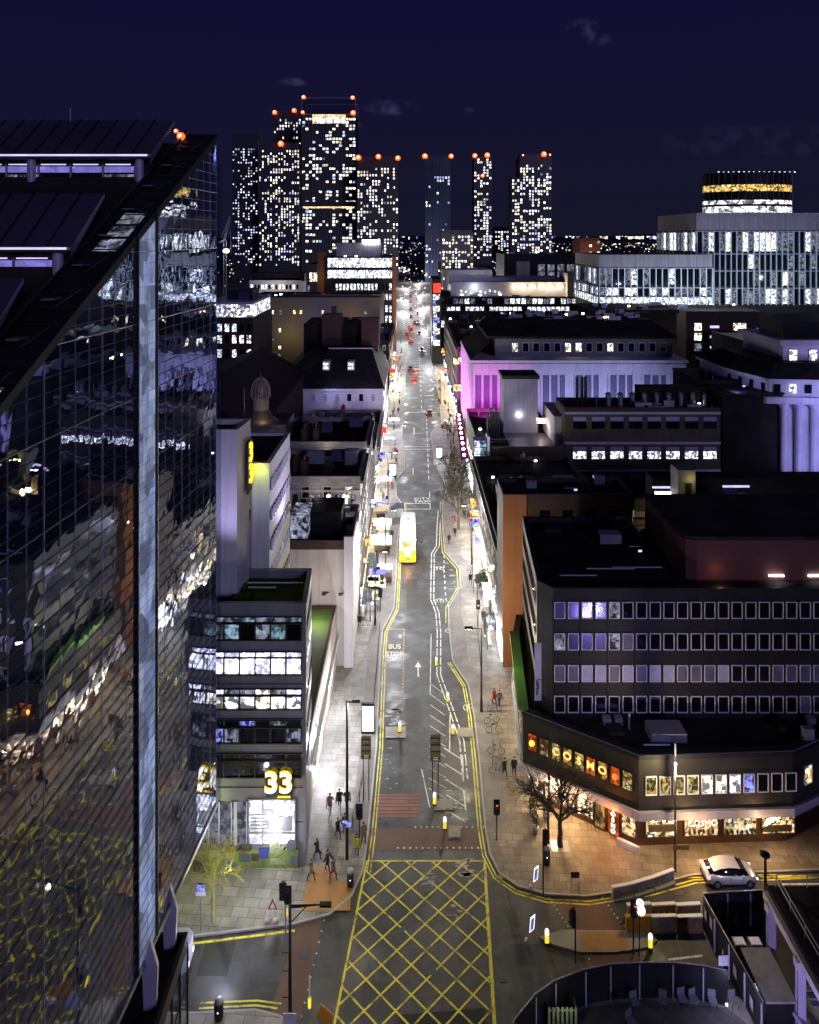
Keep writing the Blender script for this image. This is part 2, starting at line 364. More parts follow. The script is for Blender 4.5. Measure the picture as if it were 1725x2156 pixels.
def block(name, label, cat, poly, z1, wall, roof='felt_roof', par=.9, z0=0.0, pt=.35, parmat=None, group=None):
    """building: wall shell + roof with a parapet"""
    cx = sum(p[0] for p in poly)/len(poly); cy = sum(p[1] for p in poly)/len(poly)
    r = thing(name, label, cat, (cx, cy, z0), group=group)
    part('wall', MB().prism(poly, z0, z1-par, 0), [wall], r)
    rb = MB(); n = len(poly)
    ar = sum(poly[i][0]*poly[(i+1) % n][1]-poly[(i+1) % n][0]*poly[i][1] for i in range(n))
    pl = poly if ar > 0 else poly[::-1]
    inn = []
    for i in range(n):
        a = Vector(pl[i-1]); b = Vector(pl[i]); c = Vector(pl[(i+1) % n]); d1 = (b-a).normalized(); d2 = (c-b).normalized()
        n1 = Vector((-d1.y, d1.x)); n2 = Vector((-d2.y, d2.x)); k = (n1+n2); k = k/max(.25, k.length_squared)*2
        inn.append((b.x+k.x*pt, b.y+k.y*pt))
    for i in range(n):
        j = (i+1) % n; rb.prism([pl[i], pl[j], inn[j], inn[i]], z1-par+.003, z1, 0, 0)
    part('parapet', rb, [parmat or wall], r)
    cp = MB()  # pale lavender line on roof edges, their lit rim put in as colour
    for i in range(n): cp.strip([pl[i], pl[(i+1) % n]], .12, z1+.012)
    part('coping', cp, ['coping'], r)
    part('roof', MB().add([(x, y, z1-par+.05) for x, y in inn], [list(range(n))], 0), [roof], r)
    return r
def rect(x0, x1, y0, y1): return [(x0, y0), (x1, y0), (x1, y1), (x0, y1)]
# ================================================================= SETTING
def asphalt():
    m, nt = _nt('asphalt'); b = NB(nt); pos = b.n('ShaderNodeNewGeometry').outputs['Position']
    f = b.noise(pos, .26, 7, .72); fine = b.noise(pos, 14, 3)
    c = b.mix(b.m('MULTIPLY', b.m('SUBTRACT', f, .42), 6, True), (.014, .014, .012, 1), (.068, .067, .068, 1))
    c = b.mix(b.m('MULTIPLY', fine, .35), c, (.03, .03, .03, 1))
    vo = b.n('ShaderNodeTexVoronoi', {'Scale': .16}, feature='DISTANCE_TO_EDGE'); nt.links.new(pos, vo.inputs['Vector'])
    crack = b.m('LESS_THAN', vo.outputs['Distance'], .006); c = b.mix(b.m('MULTIPLY', crack, .6), c, (.02, .02, .02, 1))
    bk = b.n('ShaderNodeTexBrick', {'Scale': 1.0, 'Brick Width': 4.3, 'Row Height': 7.7, 'Mortar Size': .02, 'Color1': (1, 1, 1, 1), 'Color2': (.66, .66, .68, 1), 'Mortar': (.4, .4, .4, 1)}); nt.links.new(pos, bk.inputs['Vector'])
    mm = b.n('ShaderNodeMix', data_type='RGBA', blend_type='MULTIPLY'); b.set(mm, 0, .7); b.set(mm, 6, c); b.set(mm, 7, bk.outputs['Color'])
    wet = b.m('MULTIPLY', b.m('SUBTRACT', b.noise(pos, .35, 4), .52, True), 5, True)
    p = b.n('ShaderNodeBsdfPrincipled', {'Base Color': mm.outputs[2], 'Roughness': b.m('SUBTRACT', .60, b.m('MULTIPLY', wet, .36))})
    bp = b.n('ShaderNodeBump', {'Strength': .25, 'Distance': .03, 'Height': fine}); nt.links.new(bp.outputs[0], p.inputs['Normal'])
    b.n('ShaderNodeOutputMaterial', {0: p.outputs[0]})
asphalt()
def paving(name, col, bw, bh, col2=(.6, .6, .6)):
    m, nt = _nt(name); b = NB(nt); pos = b.n('ShaderNodeNewGeometry').outputs['Position']
    rot = b.n('ShaderNodeMapping', {'Vector': pos}); rot.inputs['Rotation'].default_value = (0, 0, R(4))
    tx = b.n('ShaderNodeTexBrick', {'Scale': 1.0, 'Mortar Size': .022, 'Brick Width': bw, 'Row Height': bh, 'Color1': (1, 1, 1, 1), 'Color2': c4(col2), 'Mortar': (.28, .26, .24, 1)}); nt.links.new(rot.outputs[0], tx.inputs['Vector'])
    f = b.noise(pos, .4, 5, .65); c = b.mix(b.m('MULTIPLY', b.m('SUBTRACT', f, .36), 3.6, True), c4(tuple(x*.45 for x in col)), c4(col))
    c = b.mix(b.m('MULTIPLY', b.noise(pos, 12, 2), .35), c, c4(tuple(x*.5 for x in col)))
    mm = b.n('ShaderNodeMix', data_type='RGBA', blend_type='MULTIPLY'); b.set(mm, 0, .9); b.set(mm, 6, c); b.set(mm, 7, tx.outputs['Color'])
    p = b.n('ShaderNodeBsdfPrincipled', {'Base Color': mm.outputs[2], 'Roughness': b.m('ADD', .45, b.m('MULTIPLY', f, .4))})
    b.n('ShaderNodeOutputMaterial', {0: p.outputs[0]})
paving('paving', (.36, .34, .31), 1.3, .85); paving('paving_warm', (.33, .28, .22), 1.0, .75, (.7, .62, .55)); paving('cycle_paving', (.25, .22, .21), 2.2, 9.0, (.85, .85, .85))
M('red_surface', (.13, .068, .048), .75, .35, .6, .15); M('red_bars', (.26, .10, .07), .7, .3, .8, .1, brick=(9, .42, .06, 'x')); M('tactile', (.40, .20, .06), .7, .25, .8, .2); M('kerb', (.38, .37, .34), .7, .25, .8, .1)
paint('mark_white', (.74, .74, .72), .45); paint('mark_yellow', (.74, .66, .04), .5); M('worn_white', (.30, .30, .32), .5, .6, 2.5, .1); M('patch_dark', (.018, .018, .016), .6, .4, .8, .2); M('patch_grey', (.075, .075, .078), .8, .4, .8, .2); M('mark_cream', (.85, .78, .55), .98, .3, 1.6, .05); M('mark_orange', (.62, .33, .05), .6, .35, 1.6, .05); M('ground_dark', (.018, .018, .018), .9, .5, .01, 0)
struct('ground', MB().box(-9000, 9000, -50, 14000, -3, -.3), 'ground_dark')
hb = MB(); hp = []
for i in range(61):
    x = -4200+i*140; hp.append((x, 52+16*math.sin(i*.31)+9*math.sin(i*.83+1)+random.uniform(-2, 2)))
for (a, b2) in zip(hp[:-1], hp[1:]):
    hb.add([(a[0], 6400, -1), (b2[0], 6400, -1), (b2[0], 6900, b2[1]+8), (a[0], 6900, a[1]+8)], [(0, 1, 2, 3)])
struct('hills', hb, 'ground_dark')
struct('road', MB().box(-60, 75, 20, 900, -.3, 0), 'asphalt')
# kerb lines in world metres
KL = [(-40, 52.6), (-16.3, 53.9), (-8.7, 54.9), (-6.1, 55.7), (-4.5, 57.3), (-3.75, 59.6), (-3.55, 63.2), (-3.3, 74), (-3.42, 81), (-3.55, 91), (-3.49, 96), (-2.1, 101.6), (-2.0, 109.6), (-1.95, 126), (-1.3, 134), (-1.24, 141), (-2.6, 146), (-2.8, 156), (-1.0, 162), (-1.2, 175), (-1.9, 190), (-1.75, 232), (-1.4, 278), (-.8, 330), (-.5, 900)]
KR = [(75, 59.9), (33.6, 59.6), (23, 59.1), (19, 58.0), (14, 57.2), (10.8, 57.4), (8.7, 58.1), (7.3, 59.3), (6.7, 61.2), (6.6, 64), (6.85, 72), (6.95, 78.8), (6.75, 84.3), (5.2, 89), (5.2, 98), (5.4, 102), (7.5, 108), (7.74, 114), (5.7, 120), (5.9, 132), (6.4, 143), (7.6, 150), (7.2, 156), (5.6, 166), (5.6, 193), (9, 204), (9.5, 235), (10, 290), (10.5, 900)]
def offs(pts, d):
    o = []
    for i, p in enumerate(pts):
        a = Vector(pts[max(0, i-1)]); b = Vector(pts[min(len(pts)-1, i+1)]); t = (b-a).normalized(); o.append((p[0]-t.y*d, p[1]+t.x*d))
    return o
def kerbstones(name, pts, side, h=.13):
    mb = MB(); o = offs(pts, side*.16)
    for i in range(len(pts)-1): mb.prism([pts[i], pts[i+1], o[i+1], o[i]], -.05, h, 0)
    return struct(name, mb, 'kerb')
def pave(name, pts, z, mat): return struct(name, MB().prism(pts, -.1, z, 0), mat)
kerbstones('kerb', KL, 1); kerbstones('kerb', KR, -1)
pave('pavement', offs(KL, .165)+[(-60, 900), (-60, 60)], .12, 'paving')
i0 = 13
pr = offs(KR, -.165)
near = [p for p in pr if p[1] < 86]; far_ = [p for p in pr if p[1] >= 84]
pave('pavement', near+[(7.2, 86), (75, 86)], .12, 'paving_warm')
pave('pavement', [(7.2, 86.003)]+[p for p in pr if p[1] > 88]+[(75, 900), (75, 86.003)], .12, 'paving')
# cycle track beside the right kerb
ct = [p for p in pr if 63 < p[1] < 150]; ci = offs(ct, -1.9)
struct('cycle_track', MB().add([(x, y, .124) for x, y in ct]+[(x, y, .124) for x, y in ci[::-1]], [list(range(len(ct)*2))]), 'cycle_paving')
cl = [p for p in offs(KL, .17) if 63 < p[1] < 160]; cj = [(-5.2, y) for x, y in cl]
struct('cycle_track', MB().add([(x, y, .124) for x, y in cl]+[(x+.9*0, y, .124) for x, y in [(min(a[0]-1.5, -4.6), a[1]) for a in cl][::-1]], [list(range(len(cl)*2))]), 'cycle_paving')
# near-left pavement and its yellow line
NL = [(-45, 48.4), (-14.2, 48.7), (-10.4, 48.9), (-8.6, 48.5), (-7.2, 47.3), (-6.4, 45.6), (-6.0, 43), (-6.0, 30)]
kerbstones('kerb', NL, -1); pave('pavement', offs(NL, -.165)+[(-45, 30)], .12, 'paving')
# traffic island and near-right pavement
isl = [(9.6, 53.9), (10.6, 53.3), (12.4, 52.75), (15, 52.75), (17.4, 53.1), (18.3, 53.6), (18.2, 54.25), (16, 54.4), (11.5, 54.45)]
pave('traffic_island', isl, .13, 'concrete'); struct('island_crossing', MB().box(12.6, 16.0, 52.85, 54.3, .132, .137), 'tactile')
pave('pavement', [(5.9, 30), (6.1, 45), (6.7, 46.2), (8.4, 47.9), (10, 48.9), (12, 49.6), (15.7, 50.1), (19.9, 50.3), (23.0, 49.6), (60, 49.6), (60, 30)], .06, 'concrete')
# ---- road surfacing and painted markings (sheets a few mm apart)
def sheet(name, pts, z, mat): return struct(name, MB().add([(p[0], p[1], z) for p in pts], [list(range(len(pts)))]), mat)
sheet('crossing_surface', [G(772, 1790), G(1022, 1790), G(1021, 1744), G(777, 1744)], .005, 'red_surface')
sheet('bus_lane_surface', [G(785, 1722), G(880, 1722), G(888, 1672), G(793, 1672)], .005, 'red_bars')
sheet('crossing_surface', [(-8.6, 55), (-6.6, 55.5), (-7.3, 48.3), (-9.3, 48.7)], .005, 'red_surface')
sheet('crossing_surface', [(11.2, 57.2), (15.0, 57.2), (16.2, 54.5), (12.2, 54.5)], .005, 'red_surface')
sheet('crossing_surface', [(12.6, 52.7), (16.6, 52.7), (16.4, 50.2), (13.0, 49.9)], .005, 'red_surface')
struct('tactile_paving', MB().box(-8.3, -4.6, 56.0, 58.6, .122, .127), 'tactile'); struct('tactile_paving', MB().box(-8.0, -5.9, 58.6, 60.0, .122, .127), 'tactile')
sheet('road_patch', [(-1.0, 44), (5.2, 44), (5.0, 49), (-.8, 48.6)], .004, 'ground_dark')
# yellow box junction: frame and 45 degree hatching clipped to the frame
by0, by1 = 40.0, 60.6
def bl(y): return -3.55-(60.6-y)*.113
def br(y): return 6.25-(60.6-y)*.05
mb = MB(); z = .009
mb.strip([(bl(by0), by0), (bl(by1), by1)], .17, z); mb.strip([(br(by0), by0), (br(by1), by1)], .24, z); mb.strip([(bl(by1), by1), (br(by1), by1)], .14, z)
def clip(c, s):
    ins = []; N_ = 400
    for i in range(N_+1):
        y = by0+(by1-by0)*i/N_; x = c+s*(y-by1)
        if bl(y) < x < br(y): ins.append((x, y))
    if len(ins) > 2: mb.strip([ins[0], ins[-1]], .125, z+(.003 if s > 0 else 0))
k = -30.0
while k < 34: clip(k+.9, 1.03); clip(k, -1.03); k += 2.12
struct('box_junction', mb, 'mark_yellow')
mb = MB()
for pts in ((KL[6:12], .28), (KL[6:14], .52)): pass
def along(pts, y0, y1, d, w, mb, z=.008):
    mb.strip([p for p in offs(pts, d) if y0 <= p[1] <= y1], w, z)
ky = MB()
for d in (-.28, -.55): along(KL, 59, 142, d, .11, ky)
for d in (.28, .55): along(KR, 59, 92, d, .13, ky); 
along(KR, 92, 146, .3, .13, ky); ky.strip([p for p in offs(KR, .3) if p[0] > 6.4 and p[1] < 60], .12, .008); ky.strip([p for p in offs(KR, .58) if p[0] > 6.4 and p[1] < 60], .12, .008)
ky.strip([(-14.2, 49.0), (-10.4, 49.2), (-8.9, 49.0)], .13, .008); ky.strip([(-14.2, 49.35), (-10.4, 49.5), (-8.7, 49.3)], .13, .008); ky.strip([(-16, 53.5), (-8.6, 54.5)], .2, .008)
ky.strip([(-7.1, 48.0), (-6.2, 46.6), (-5.8, 44.6)], .14, .008)
struct('kerb_lines', ky, 'mark_yellow')
wm = MB(); om = MB()
A_, B_, C_, D_ = G(812, 1325), G(851, 1325), G(849, 1458), G(803, 1458)
om.strip([A_, B_], .1, .008)
n = 22
for i in range(n):
    p = Vector(B_[:2]).lerp(Vector(C_[:2]), (i+.1)/n); q = Vector(B_[:2]).lerp(Vector(C_[:2]), (i+.72)/n); om.strip([p, q], .12, .008)
om.strip([C_, G(826, 1458)], .1, .008)
struct('bus_bay_lines', om, 'mark_orange')
def dash(a, b, on, off_, w, mb=wm, z=.008):
    a = Vector(a[:2]); b = Vector(b[:2]); L = (b-a).length; d = (b-a)/L; t = 0
    while t < L: mb.strip([a+d*t, a+d*min(L, t+on)], w, z); t += on+off_
# centre ghost hatching and cycle separation line, from the junction up the street
ga = [G(888, 1620), G(908, 1430)]
wm.strip([G(905, 1700), G(888, 1620)], .1, .008); wm.strip([G(906, 1462), G(908, 1335)], .1, .008)
for i in range(11):
    y = 1440+i*22; wm.strip([G(907-(y-1440)*.02, y), G(936+(y-1440)*.02, y+22)], .06, .008)
sep = [G(909, 1165), G(908, 1210), G(907, 1262), G(918, 1290), G(921, 1330), G(920, 1420), G(932, 1455), G(948, 1500), G(968, 1560), G(975, 1640)]
sep2 = [(p[0]+.45, p[1]) for p in sep]
for s_ in (sep, sep2):
    for a, b2 in zip(s_[:-1], s_[1:]): dash(a, b2, 1.6, .35, .13)
up = [G(909, 1165), G(919, 1150), G(921, 1100), G(923, 1075)]; up2 = [(p[0]+.5, p[1]) for p in up]
wm.strip(up, .13, .008); wm.strip(up2, .1, .008)
lane = [G(936, 1150), G(935, 1200), G(939, 1260), G(952, 1300)]
for a, b2 in zip(lane[:-1], lane[1:]): dash(a, b2, .9, .9, .13)
dash(G(942, 1080), G(942, 1145), .8, .8, .1)
for y in range(1575, 1740, 33): wm.strip([G(935+(y-1575)*.05, y), G(972+(y-1575)*.07, y+24)], .12, .008)
wm.strip([G(974, 1590), G(976, 1645)], .14, .008); wm.strip([G(977, 1665), G(981, 1706)], .14, .008); wm.strip([G(948, 1505), G(947, 1580)], .12, .008)
for q in ((872, 900), (870, 985), (900, 912), (905, 1035)): wm.strip([G(q[0], q[1]), G(q[0], q[1]+14)], .16, .008)
for y in (1060, 1072): wm.strip([G(853, y), G(906, y)], .18, .008)
wm.strip([G(853, 1060), G(852, 1072)], .12, .008); wm.strip([G(906, 1060), G(906, 1072)], .12, .008); wm.strip([G(852, 940), G(905, 940)], .2, .008); wm.strip([G(852, 946), G(905, 946)], .2, .008); wm.strip([G(855, 868), G(918, 868)], .5, .008)
dash(G(903, 1010), G(898, 870), 2.5, 1.6, .2); dash(G(888, 860), G(882, 720), 4, 4, .2)
# studs beside the crossings
for i in range(14): x, y, _ = G(838+i*13, 1786); wm.box(x-.07, x+.07, y-.07, y+.07, .006, .03)
for i in range(13): x, y, _ = G(875+i*12, 1742); wm.box(x-.07, x+.07, y-.07, y+.07, .006, .03)
for i in range(9):
    for (a, b2) in (((11.0, 57.2), (12.1, 54.5)), ((15.2, 57.2), (16.3, 54.5)), ((-6.5, 55.3), (-7.2, 48.5))):
        x = a[0]+(b2[0]-a[0])*i/8; y = a[1]+(b2[1]-a[1])*i/8; wm.box(x-.05, x+.05, y-.05, y+.05, .006, .03)
for i in range(4): wm.box(12.9+i*.05, 13.0+i*.05, 52.3-i*.6, 52.4-i*.6, .006, .03); wm.box(16.8, 16.9, 52.3-i*.6, 52.4-i*.6, .006, .03)
wm.strip([(18.6, 52.3), (21.2, 52.6)], .16, .008); wm.strip([(18.4, 52.2), (19.0, 50.4)], .2, .008); wm.strip([(30, 58.4), (36, 58.5)], .16, .008)
# arrow
ax, ay, _ = G(881, 1425); wm.box(ax-.09, ax+.09, ay, ay+1.9, .006, .012); wm.add([(ax-.42, ay+1.9, .012), (ax+.42, ay+1.9, .012), (ax, ay+3.1, .012)], [(0, 1, 2)])
# cycle symbols, drawn as rings and bars
for q in ((924, 1197), (924, 1265), (950, 1328), (990, 1490), (934, 1086)):
    x, y, _ = G(*q)
    for s_ in (-.45, .45): wm.strip([(x+s_+.28*math.cos(t*PI/4), y+.5*math.sin(t*PI/4)) for t in range(9)], .08, .008)
    wm.strip([(x-.45, y), (x-.1, y+.6), (x+.3, y+.6), (x+.45, y)], .08, .008)
struct('road_markings', wm, 'mark_white')
for s_, q, sz in (('BUS', (831, 1362), 1.9), ('STOP', (831, 1378), 1.9)):
    t = text('bus_stop_lettering', s_, 1.5, (G(*q)[0], G(*q)[1], .016), None, 'mark_cream', rot=(0, 0, 0), ext=.001, off=.02, sx=.62); tag(t, kind='structure')
for s_, q in (('CITY', (889, 1050)), ('TAXI', (889, 1056))): tag(text('lane_lettering', s_, 1.5, (G(*q)[0], G(*q)[1], .016), None, 'mark_white', rot=(0, 0, 0), ext=.001), kind='structure')
# kerbed islands with keep-left posts in the street
ip = MB(); iw = MB()
for (x0, x1, y0, y1) in ((812, 855, 1553, 1533), (963, 996, 1553, 1535), (915, 955, 1706, 1685), (945, 970, 1765, 1742)):
    a = G(x0, y0); b2 = G(x1, y0); c_ = G(x1, y1); d_ = G(x0, y1)
    ip.prism([a[:2], b2[:2], c_[:2], d_[:2]], -.05, .14, 0, 1)
struct('refuge_islands', ip, ['mark_white', 'concrete'])
# ================================================================= LEFT: sloping glass building
def gx(y): return -19.06+.09*y
def gz(y): return 28.35+.584*y
ZB = 10.4                                   # the glass wall starts above the low pavilion
gb = thing('glass_building', 'tall building with a sloping roof and mirrored glass wall filling the left of the view', 'building', (-20, 40, 0))
Y0, Y1 = 12.0, 53.5; SP0, SP1 = 40.9, 43.35
def gwall(ya, yb, mat, name, jit=.005):
    mb = MB(); pw = 1.25; ph = 1.36; n = max(1, round((yb-ya)/pw)); rows = int(50/ph)+1
    for i in range(n):
        a = ya+(yb-ya)*i/n; b2 = ya+(yb-ya)*(i+1)/n
        for r in range(rows):
            z0 = ZB+r*ph; z1 = min(z0+ph, 1e9); za = min(z1, gz(a)); zb = min(z1, gz(b2))
            if z0 >= gz(b2): continue
            z0a = min(z0, gz(a)); j = [random.uniform(-jit, jit) for _ in range(4)]
            mb.add([(gx(a)+j[0], a, z0a), (gx(b2)+j[1], b2, z0), (gx(b2)+j[2], b2, zb), (gx(a)+j[3], a, za)], [(0, 1, 2, 3)])
    return part(name, mb, [mat], gb)
gwall(Y0, SP0, 'wall_glass', 'glass_wall'); gwall(SP0, SP1, 'spine_blue', 'glow_strip', .0); gwall(SP1, Y1, 'wall_glass', 'glass_wall', .006)  # middle piece: pale blue vertical strip drawn as a glowing surface
mu = MB(); n = round((Y1-Y0)/1.25)
for i in range(n+1):
    y = Y0+(Y1-Y0)*i/n; r_ = .009 if i % 4 else .016; mu.box(gx(y)+.02, gx(y)+.02+r_*1.4, y-r_/2, y+r_/2, ZB, gz(y), 0)
r = 1
while ZB+r*.68 < gz(Y1):
    z = ZB+r*.68; ys = max(Y0, (z-28.35)/.584); t_ = .045 if r % 6 == 0 else .02
    if ys < Y1: mu.add([(gx(ys)+.03, ys, z-t_/2), (gx(Y1)+.03, Y1, z-t_/2), (gx(Y1)+.07, Y1, z+t_/2), (gx(ys)+.07, ys, z+t_/2), (gx(Y1)+.03, Y1, z+t_/2), (gx(ys)+.03, ys, z+t_/2)], [(0, 1, 2, 3), (3, 2, 4, 5)], 0)
    r += 1
M('mullion', (.42, .47, .48), .5, .2, 1, 0)
part('mullion_grid', mu, ['mullion'], gb, kind='stuff')
for y in (SP0, SP1): part('corner_post', MB().box(gx(y), gx(y)+.16, y-.06, y+.06, ZB, gz(y)), ['black_metal'], gb)
# solid core behind the glass, dark band along the roof edge
bd = MB(); e = .05
def core(x0f, x1f, zoff, ya=Y0, yb=Y1-.1):
    v = [(x0f(ya), ya), (x1f(ya), ya), (x1f(yb), yb), (x0f(yb), yb)]
    mb = MB(); o = [(x, y, ZB) for x, y in v]+[(x, y, gz(y)+zoff) for x, y in v]
    mb.add(o, [(0, 1, 2, 3)[::-1], (4, 5, 6, 7), (0, 1, 5, 4), (1, 2, 6, 5), (2, 3, 7, 6), (3, 0, 4, 7)]); return mb
part('wall', core(lambda y: gx(y)-30, lambda y: gx(y)-.25, -.6), ['dark_wall'], gb)
part('recessed_base', MB().prism([(-45, 10), (gx(10)-4.5, 10), (gx(Y1)-4.5, Y1-1), (-45, Y1-1)], -.1, ZB-.01), ['dark_clad'], gb)
part('soffit_edge', MB().prism([(gx(Y0)-.3, Y0), (gx(Y0)+.1, Y0), (gx(Y1)+.1, Y1), (gx(Y1)-.3, Y1)], ZB-.35, ZB-.005), ['metal_grey'], gb)
rf = MB(); dx0, dx1 = -2.1, .10
for (a, b2) in ((Y0, Y1),):
    v = [(gx(a)+dx0, a, gz(a)), (gx(a)+dx1, a, gz(a)), (gx(b2)+dx1, b2, gz(b2)), (gx(b2)+dx0, b2, gz(b2))]
    rf.add(v+[(x, y, z-.5) for x, y, z in v], [(0, 1, 2, 3), (0, 4, 5, 1), (1, 5, 6, 2), (2, 6, 7, 3), (3, 7, 4, 0)])
part('roof_edge', rf, ['dark_clad'], gb)
rl = MB()
for dx in (-2.12, -1.76): rl.tube((gx(Y0)+dx, Y0, gz(Y0)+.28), (gx(Y1)+dx, Y1, gz(Y1)+.28), .10 if dx < -2 else .04)
for i in range(34):
    y = 14+i*1.15; rl.box(gx(y)-2.1, gx(y)+.05, y-.03, y+.03, gz(y)+.01, gz(y)+.09)
for i in range(11):
    y = 24+i*2.65; rl.box(gx(y)-1.6, gx(y)-1.0, y-.02, y+.9, gz(y)+.45, gz(y)+.52, 1); rl.add([(gx(y)-1.0, y, gz(y)+.13), (gx(y)-.95, y, gz(y)+.13), (gx(y+1.3)-.4, y+1.3, gz(y+1.3)+.13), (gx(y+1.3)-.45, y+1.3, gz(y+1.3)+.13)], [(0, 1, 2, 3)], 1)
part('roof_rail', rl, ['black_metal', 'metal_grey'], gb)
for (a, b2) in ((39.2, 40.3), (40.5, 41.6), (41.8, 42.9), (24, 25), (25.3, 26.4), (28.8, 29.9)):
    sk = MB(); sk.add([(gx(a)-1.6, a, gz(a)+.03), (gx(a)-.3, a, gz(a)+.03), (gx(b2)-.3, b2, gz(b2)+.03), (gx(b2)-1.6, b2, gz(b2)+.03)], [(0, 1, 2, 3)]); part('skylight', sk, ['lit_dim'], gb)
part('glass_fin', MB().add([(gx(Y1)+.02, Y1+.05, ZB), (gx(Y1)+.35, Y1+.05, ZB), (gx(Y1)+.35, Y1+.05, 57.2), (gx(Y1)+.02, Y1+.05, 58.8)], [(0, 1, 2, 3)]), ['fin_glass'], gb)
# three stepped roofs with clerestory windows under their eaves
def mkhood(Yr, pyr, pxr, Ye, pye, pxe, lab):
    xr, zr = WX(pxr, Yr), WZ(pyr, Yr); xe, ze = WX(pxe, Ye), WZ(pye, Ye); xl = xr-34
    mb = MB(); t = .16
    v = [(xl, Ye, ze), (xe, Ye, ze), (xr, Yr, zr), (xl, Yr, zr)]
    mb.add(v, [(0, 1, 2, 3)], 0)
    mb.add([(xl, Ye, ze), (xe, Ye, ze), (xe-.1, Ye+.12, ze-t), (xl, Ye+.12, ze-t)], [(0, 3, 2, 1)], 1)
    mb.add([(xe, Ye, ze), (xr, Yr, zr), (xr, Yr, zr-.25), (xe-.3, Ye+.5, ze-.75)], [(0, 3, 2, 1)], 1)
    n = 26
    for i in range(1, n):
        x = xl+(xr-xl)*i/n; xa = xl+(xe-xl)*i/n
        mb.add([(xa-.05, Ye, ze+.03), (xa+.05, Ye, ze+.03), (x+.05, Yr, zr+.08), (x-.05, Yr, zr+.08)], [(0, 1, 2, 3)], 2); mb.add([(xa-.05, Ye, ze), (xa-.05, Ye, ze+.03), (x-.05, Yr, zr+.08), (x-.05, Yr, zr)], [(0, 1, 2, 3)], 2)
    part('stepped_roof', mb, ['roof_metal', 'lav_metal', 'black_metal'], gb)
    yw = Ye+1.0; k = yw/1530
    w = MB(); w.box(xl, xe-.6, yw+.02, yw+.2, ze-4.6, ze-.1, 0); w.box(xe-.6, xe-.4, yw, Yr, ze-5, ze-.2, 0); w.box(xl, xe-.2, Ye+.14, yw+.02, ze-.28, ze-.18, 0)
    part('clerestory_wall', w, ['dark_clad'], gb)
    part('eave_light', MB().box(xl, xe-.25, Ye-.03, Ye-.005, ze-.13, ze-.02), ['line_violet'], gb)
    for i in range(6):
        x1 = xe-1.5-i*2.15; part('clerestory_window', MB().box(x1-1.95, x1, yw-.04, yw, ze-1.12, ze-.72), ['strip_violet'], gb)
        part('light_strip', MB().box(x1-1.8, x1-.15, yw-.22, yw-.16, ze-.64, ze-.57), ['line_violet'], gb)
        part('clerestory_window', MB().box(x1-1.95, x1, yw-.04, yw, ze-2.5, ze-1.25), ['dark_glass' if i % 3 else 'lit_dim'], gb)
        part('window_bar', MB().box(x1+.06, x1+.14, yw-.08, yw, ze-2.5, ze-.6), ['lav_metal'], gb)
    for q in (.95, 8.1): part('column', MB().tube((xe-q, Ye+.55, ze-2.3), (xe-q, Ye+.55, ze-.2), .27, n=14), ['lav_metal'], gb)
mkhood(50.7, 253, 368, 47.5, 324, 318, 0); mkhood(41.1, 407, 220, 37.9, 520, 150, 0); mkhood(33.8, 585, 50, 30.9, 735, -40, 0)
part('antenna', MB().tube((WX(148, 50.7), 50.7, 60), (WX(148, 50.7), 50.7, 61), .05), ['metal_grey'], gb)
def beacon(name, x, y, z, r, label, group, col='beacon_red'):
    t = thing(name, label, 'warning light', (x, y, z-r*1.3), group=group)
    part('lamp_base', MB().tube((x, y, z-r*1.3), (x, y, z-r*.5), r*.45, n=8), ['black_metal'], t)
    part('lamp_globe', MB().ball((x, y, z), r, 0, 14), [col], t)  # oversized ball, the halo around the lamp is built into its size
    part('glow_core', MB().ball((x, y-r*.78, z+r*.1), r*.38, 0, 8), ['beacon_core'], t)  # white-hot centre of the glow as a ball on the near side
beacon('warning_light', WX(381, 52.4), 52.4, WZ(287, 52.4), .30, 'red warning light on the ridge of the mirrored glass building', 'red warning lights'); beacon('warning_light', WX(371, 52.4), 52.4, WZ(276, 52.4), .17, 'small pink warning light beside the top stepped roof of the glass building', 'red warning lights')
# low glazed pavilion at the foot of the glass building
pv = thing('glazed_pavilion', 'low dark roofed pavilion with clear glass side wall at the foot of the mirrored building', 'pavilion', (-15, 40, 0))
part('roof', MB().box(-19.6, -14.25, 20, 46, 7.2, 7.5).box(-14.25, -14.02, 20, 46, 7.1, 8.05).box(-19.6, -14.25, 45.8, 46.02, 7.1, 8.0), ['black_metal'], pv)
part('glass_side', MB().add([(-14.1, 20, 0), (-14.1, 46, 0), (-14.1, 46, 7.1), (-14.1, 20, 7.1)], [(0, 1, 2, 3)]), ['clear_glass'], pv)
mm_ = MB()
for i in range(17): mm_.box(-14.1, -14.0, 46-i*1.5-.04, 46-i*1.5+.04, 0, 7.1)
for z in (0.1, 2.4, 4.8): mm_.box(-14.12, -14.04, 20, 46, z-.03, z+.03)
part('mullion', mm_, ['black_metal'], pv); part('back_wall', MB().box(-19.5, -17.5, 20, 45.5, 0, 7.1), ['dark_clad'], pv)
for (pb, w) in (((-15.0, 45.4), 1), ((-14.95, 41.8), 0)):
    x, y = pb; f = MB()
    f.add([(x-.35, y, 7.5), (x+.35, y, 7.5), (x+.45, y, 10.0), (x, y, 11.6), (x-.45, y, 10.0)]+[(x-.35, y+.25, 7.5), (x+.35, y+.25, 7.5), (x+.45, y+.25, 10.0), (x, y+.25, 11.6), (x-.45, y+.25, 10.0)], [(0, 1, 2, 3, 4), (9, 8, 7, 6, 5), (0, 5, 6, 1), (1, 6, 7, 2), (2, 7, 8, 3), (3, 8, 9, 4), (4, 9, 5, 0)])
    part('roof_fin', f, ['lav_metal'], pv); part('fin_post', MB().tube((x, y+.12, 7.4), (x, y+.12, 7.6), .12), ['metal_grey'], pv)
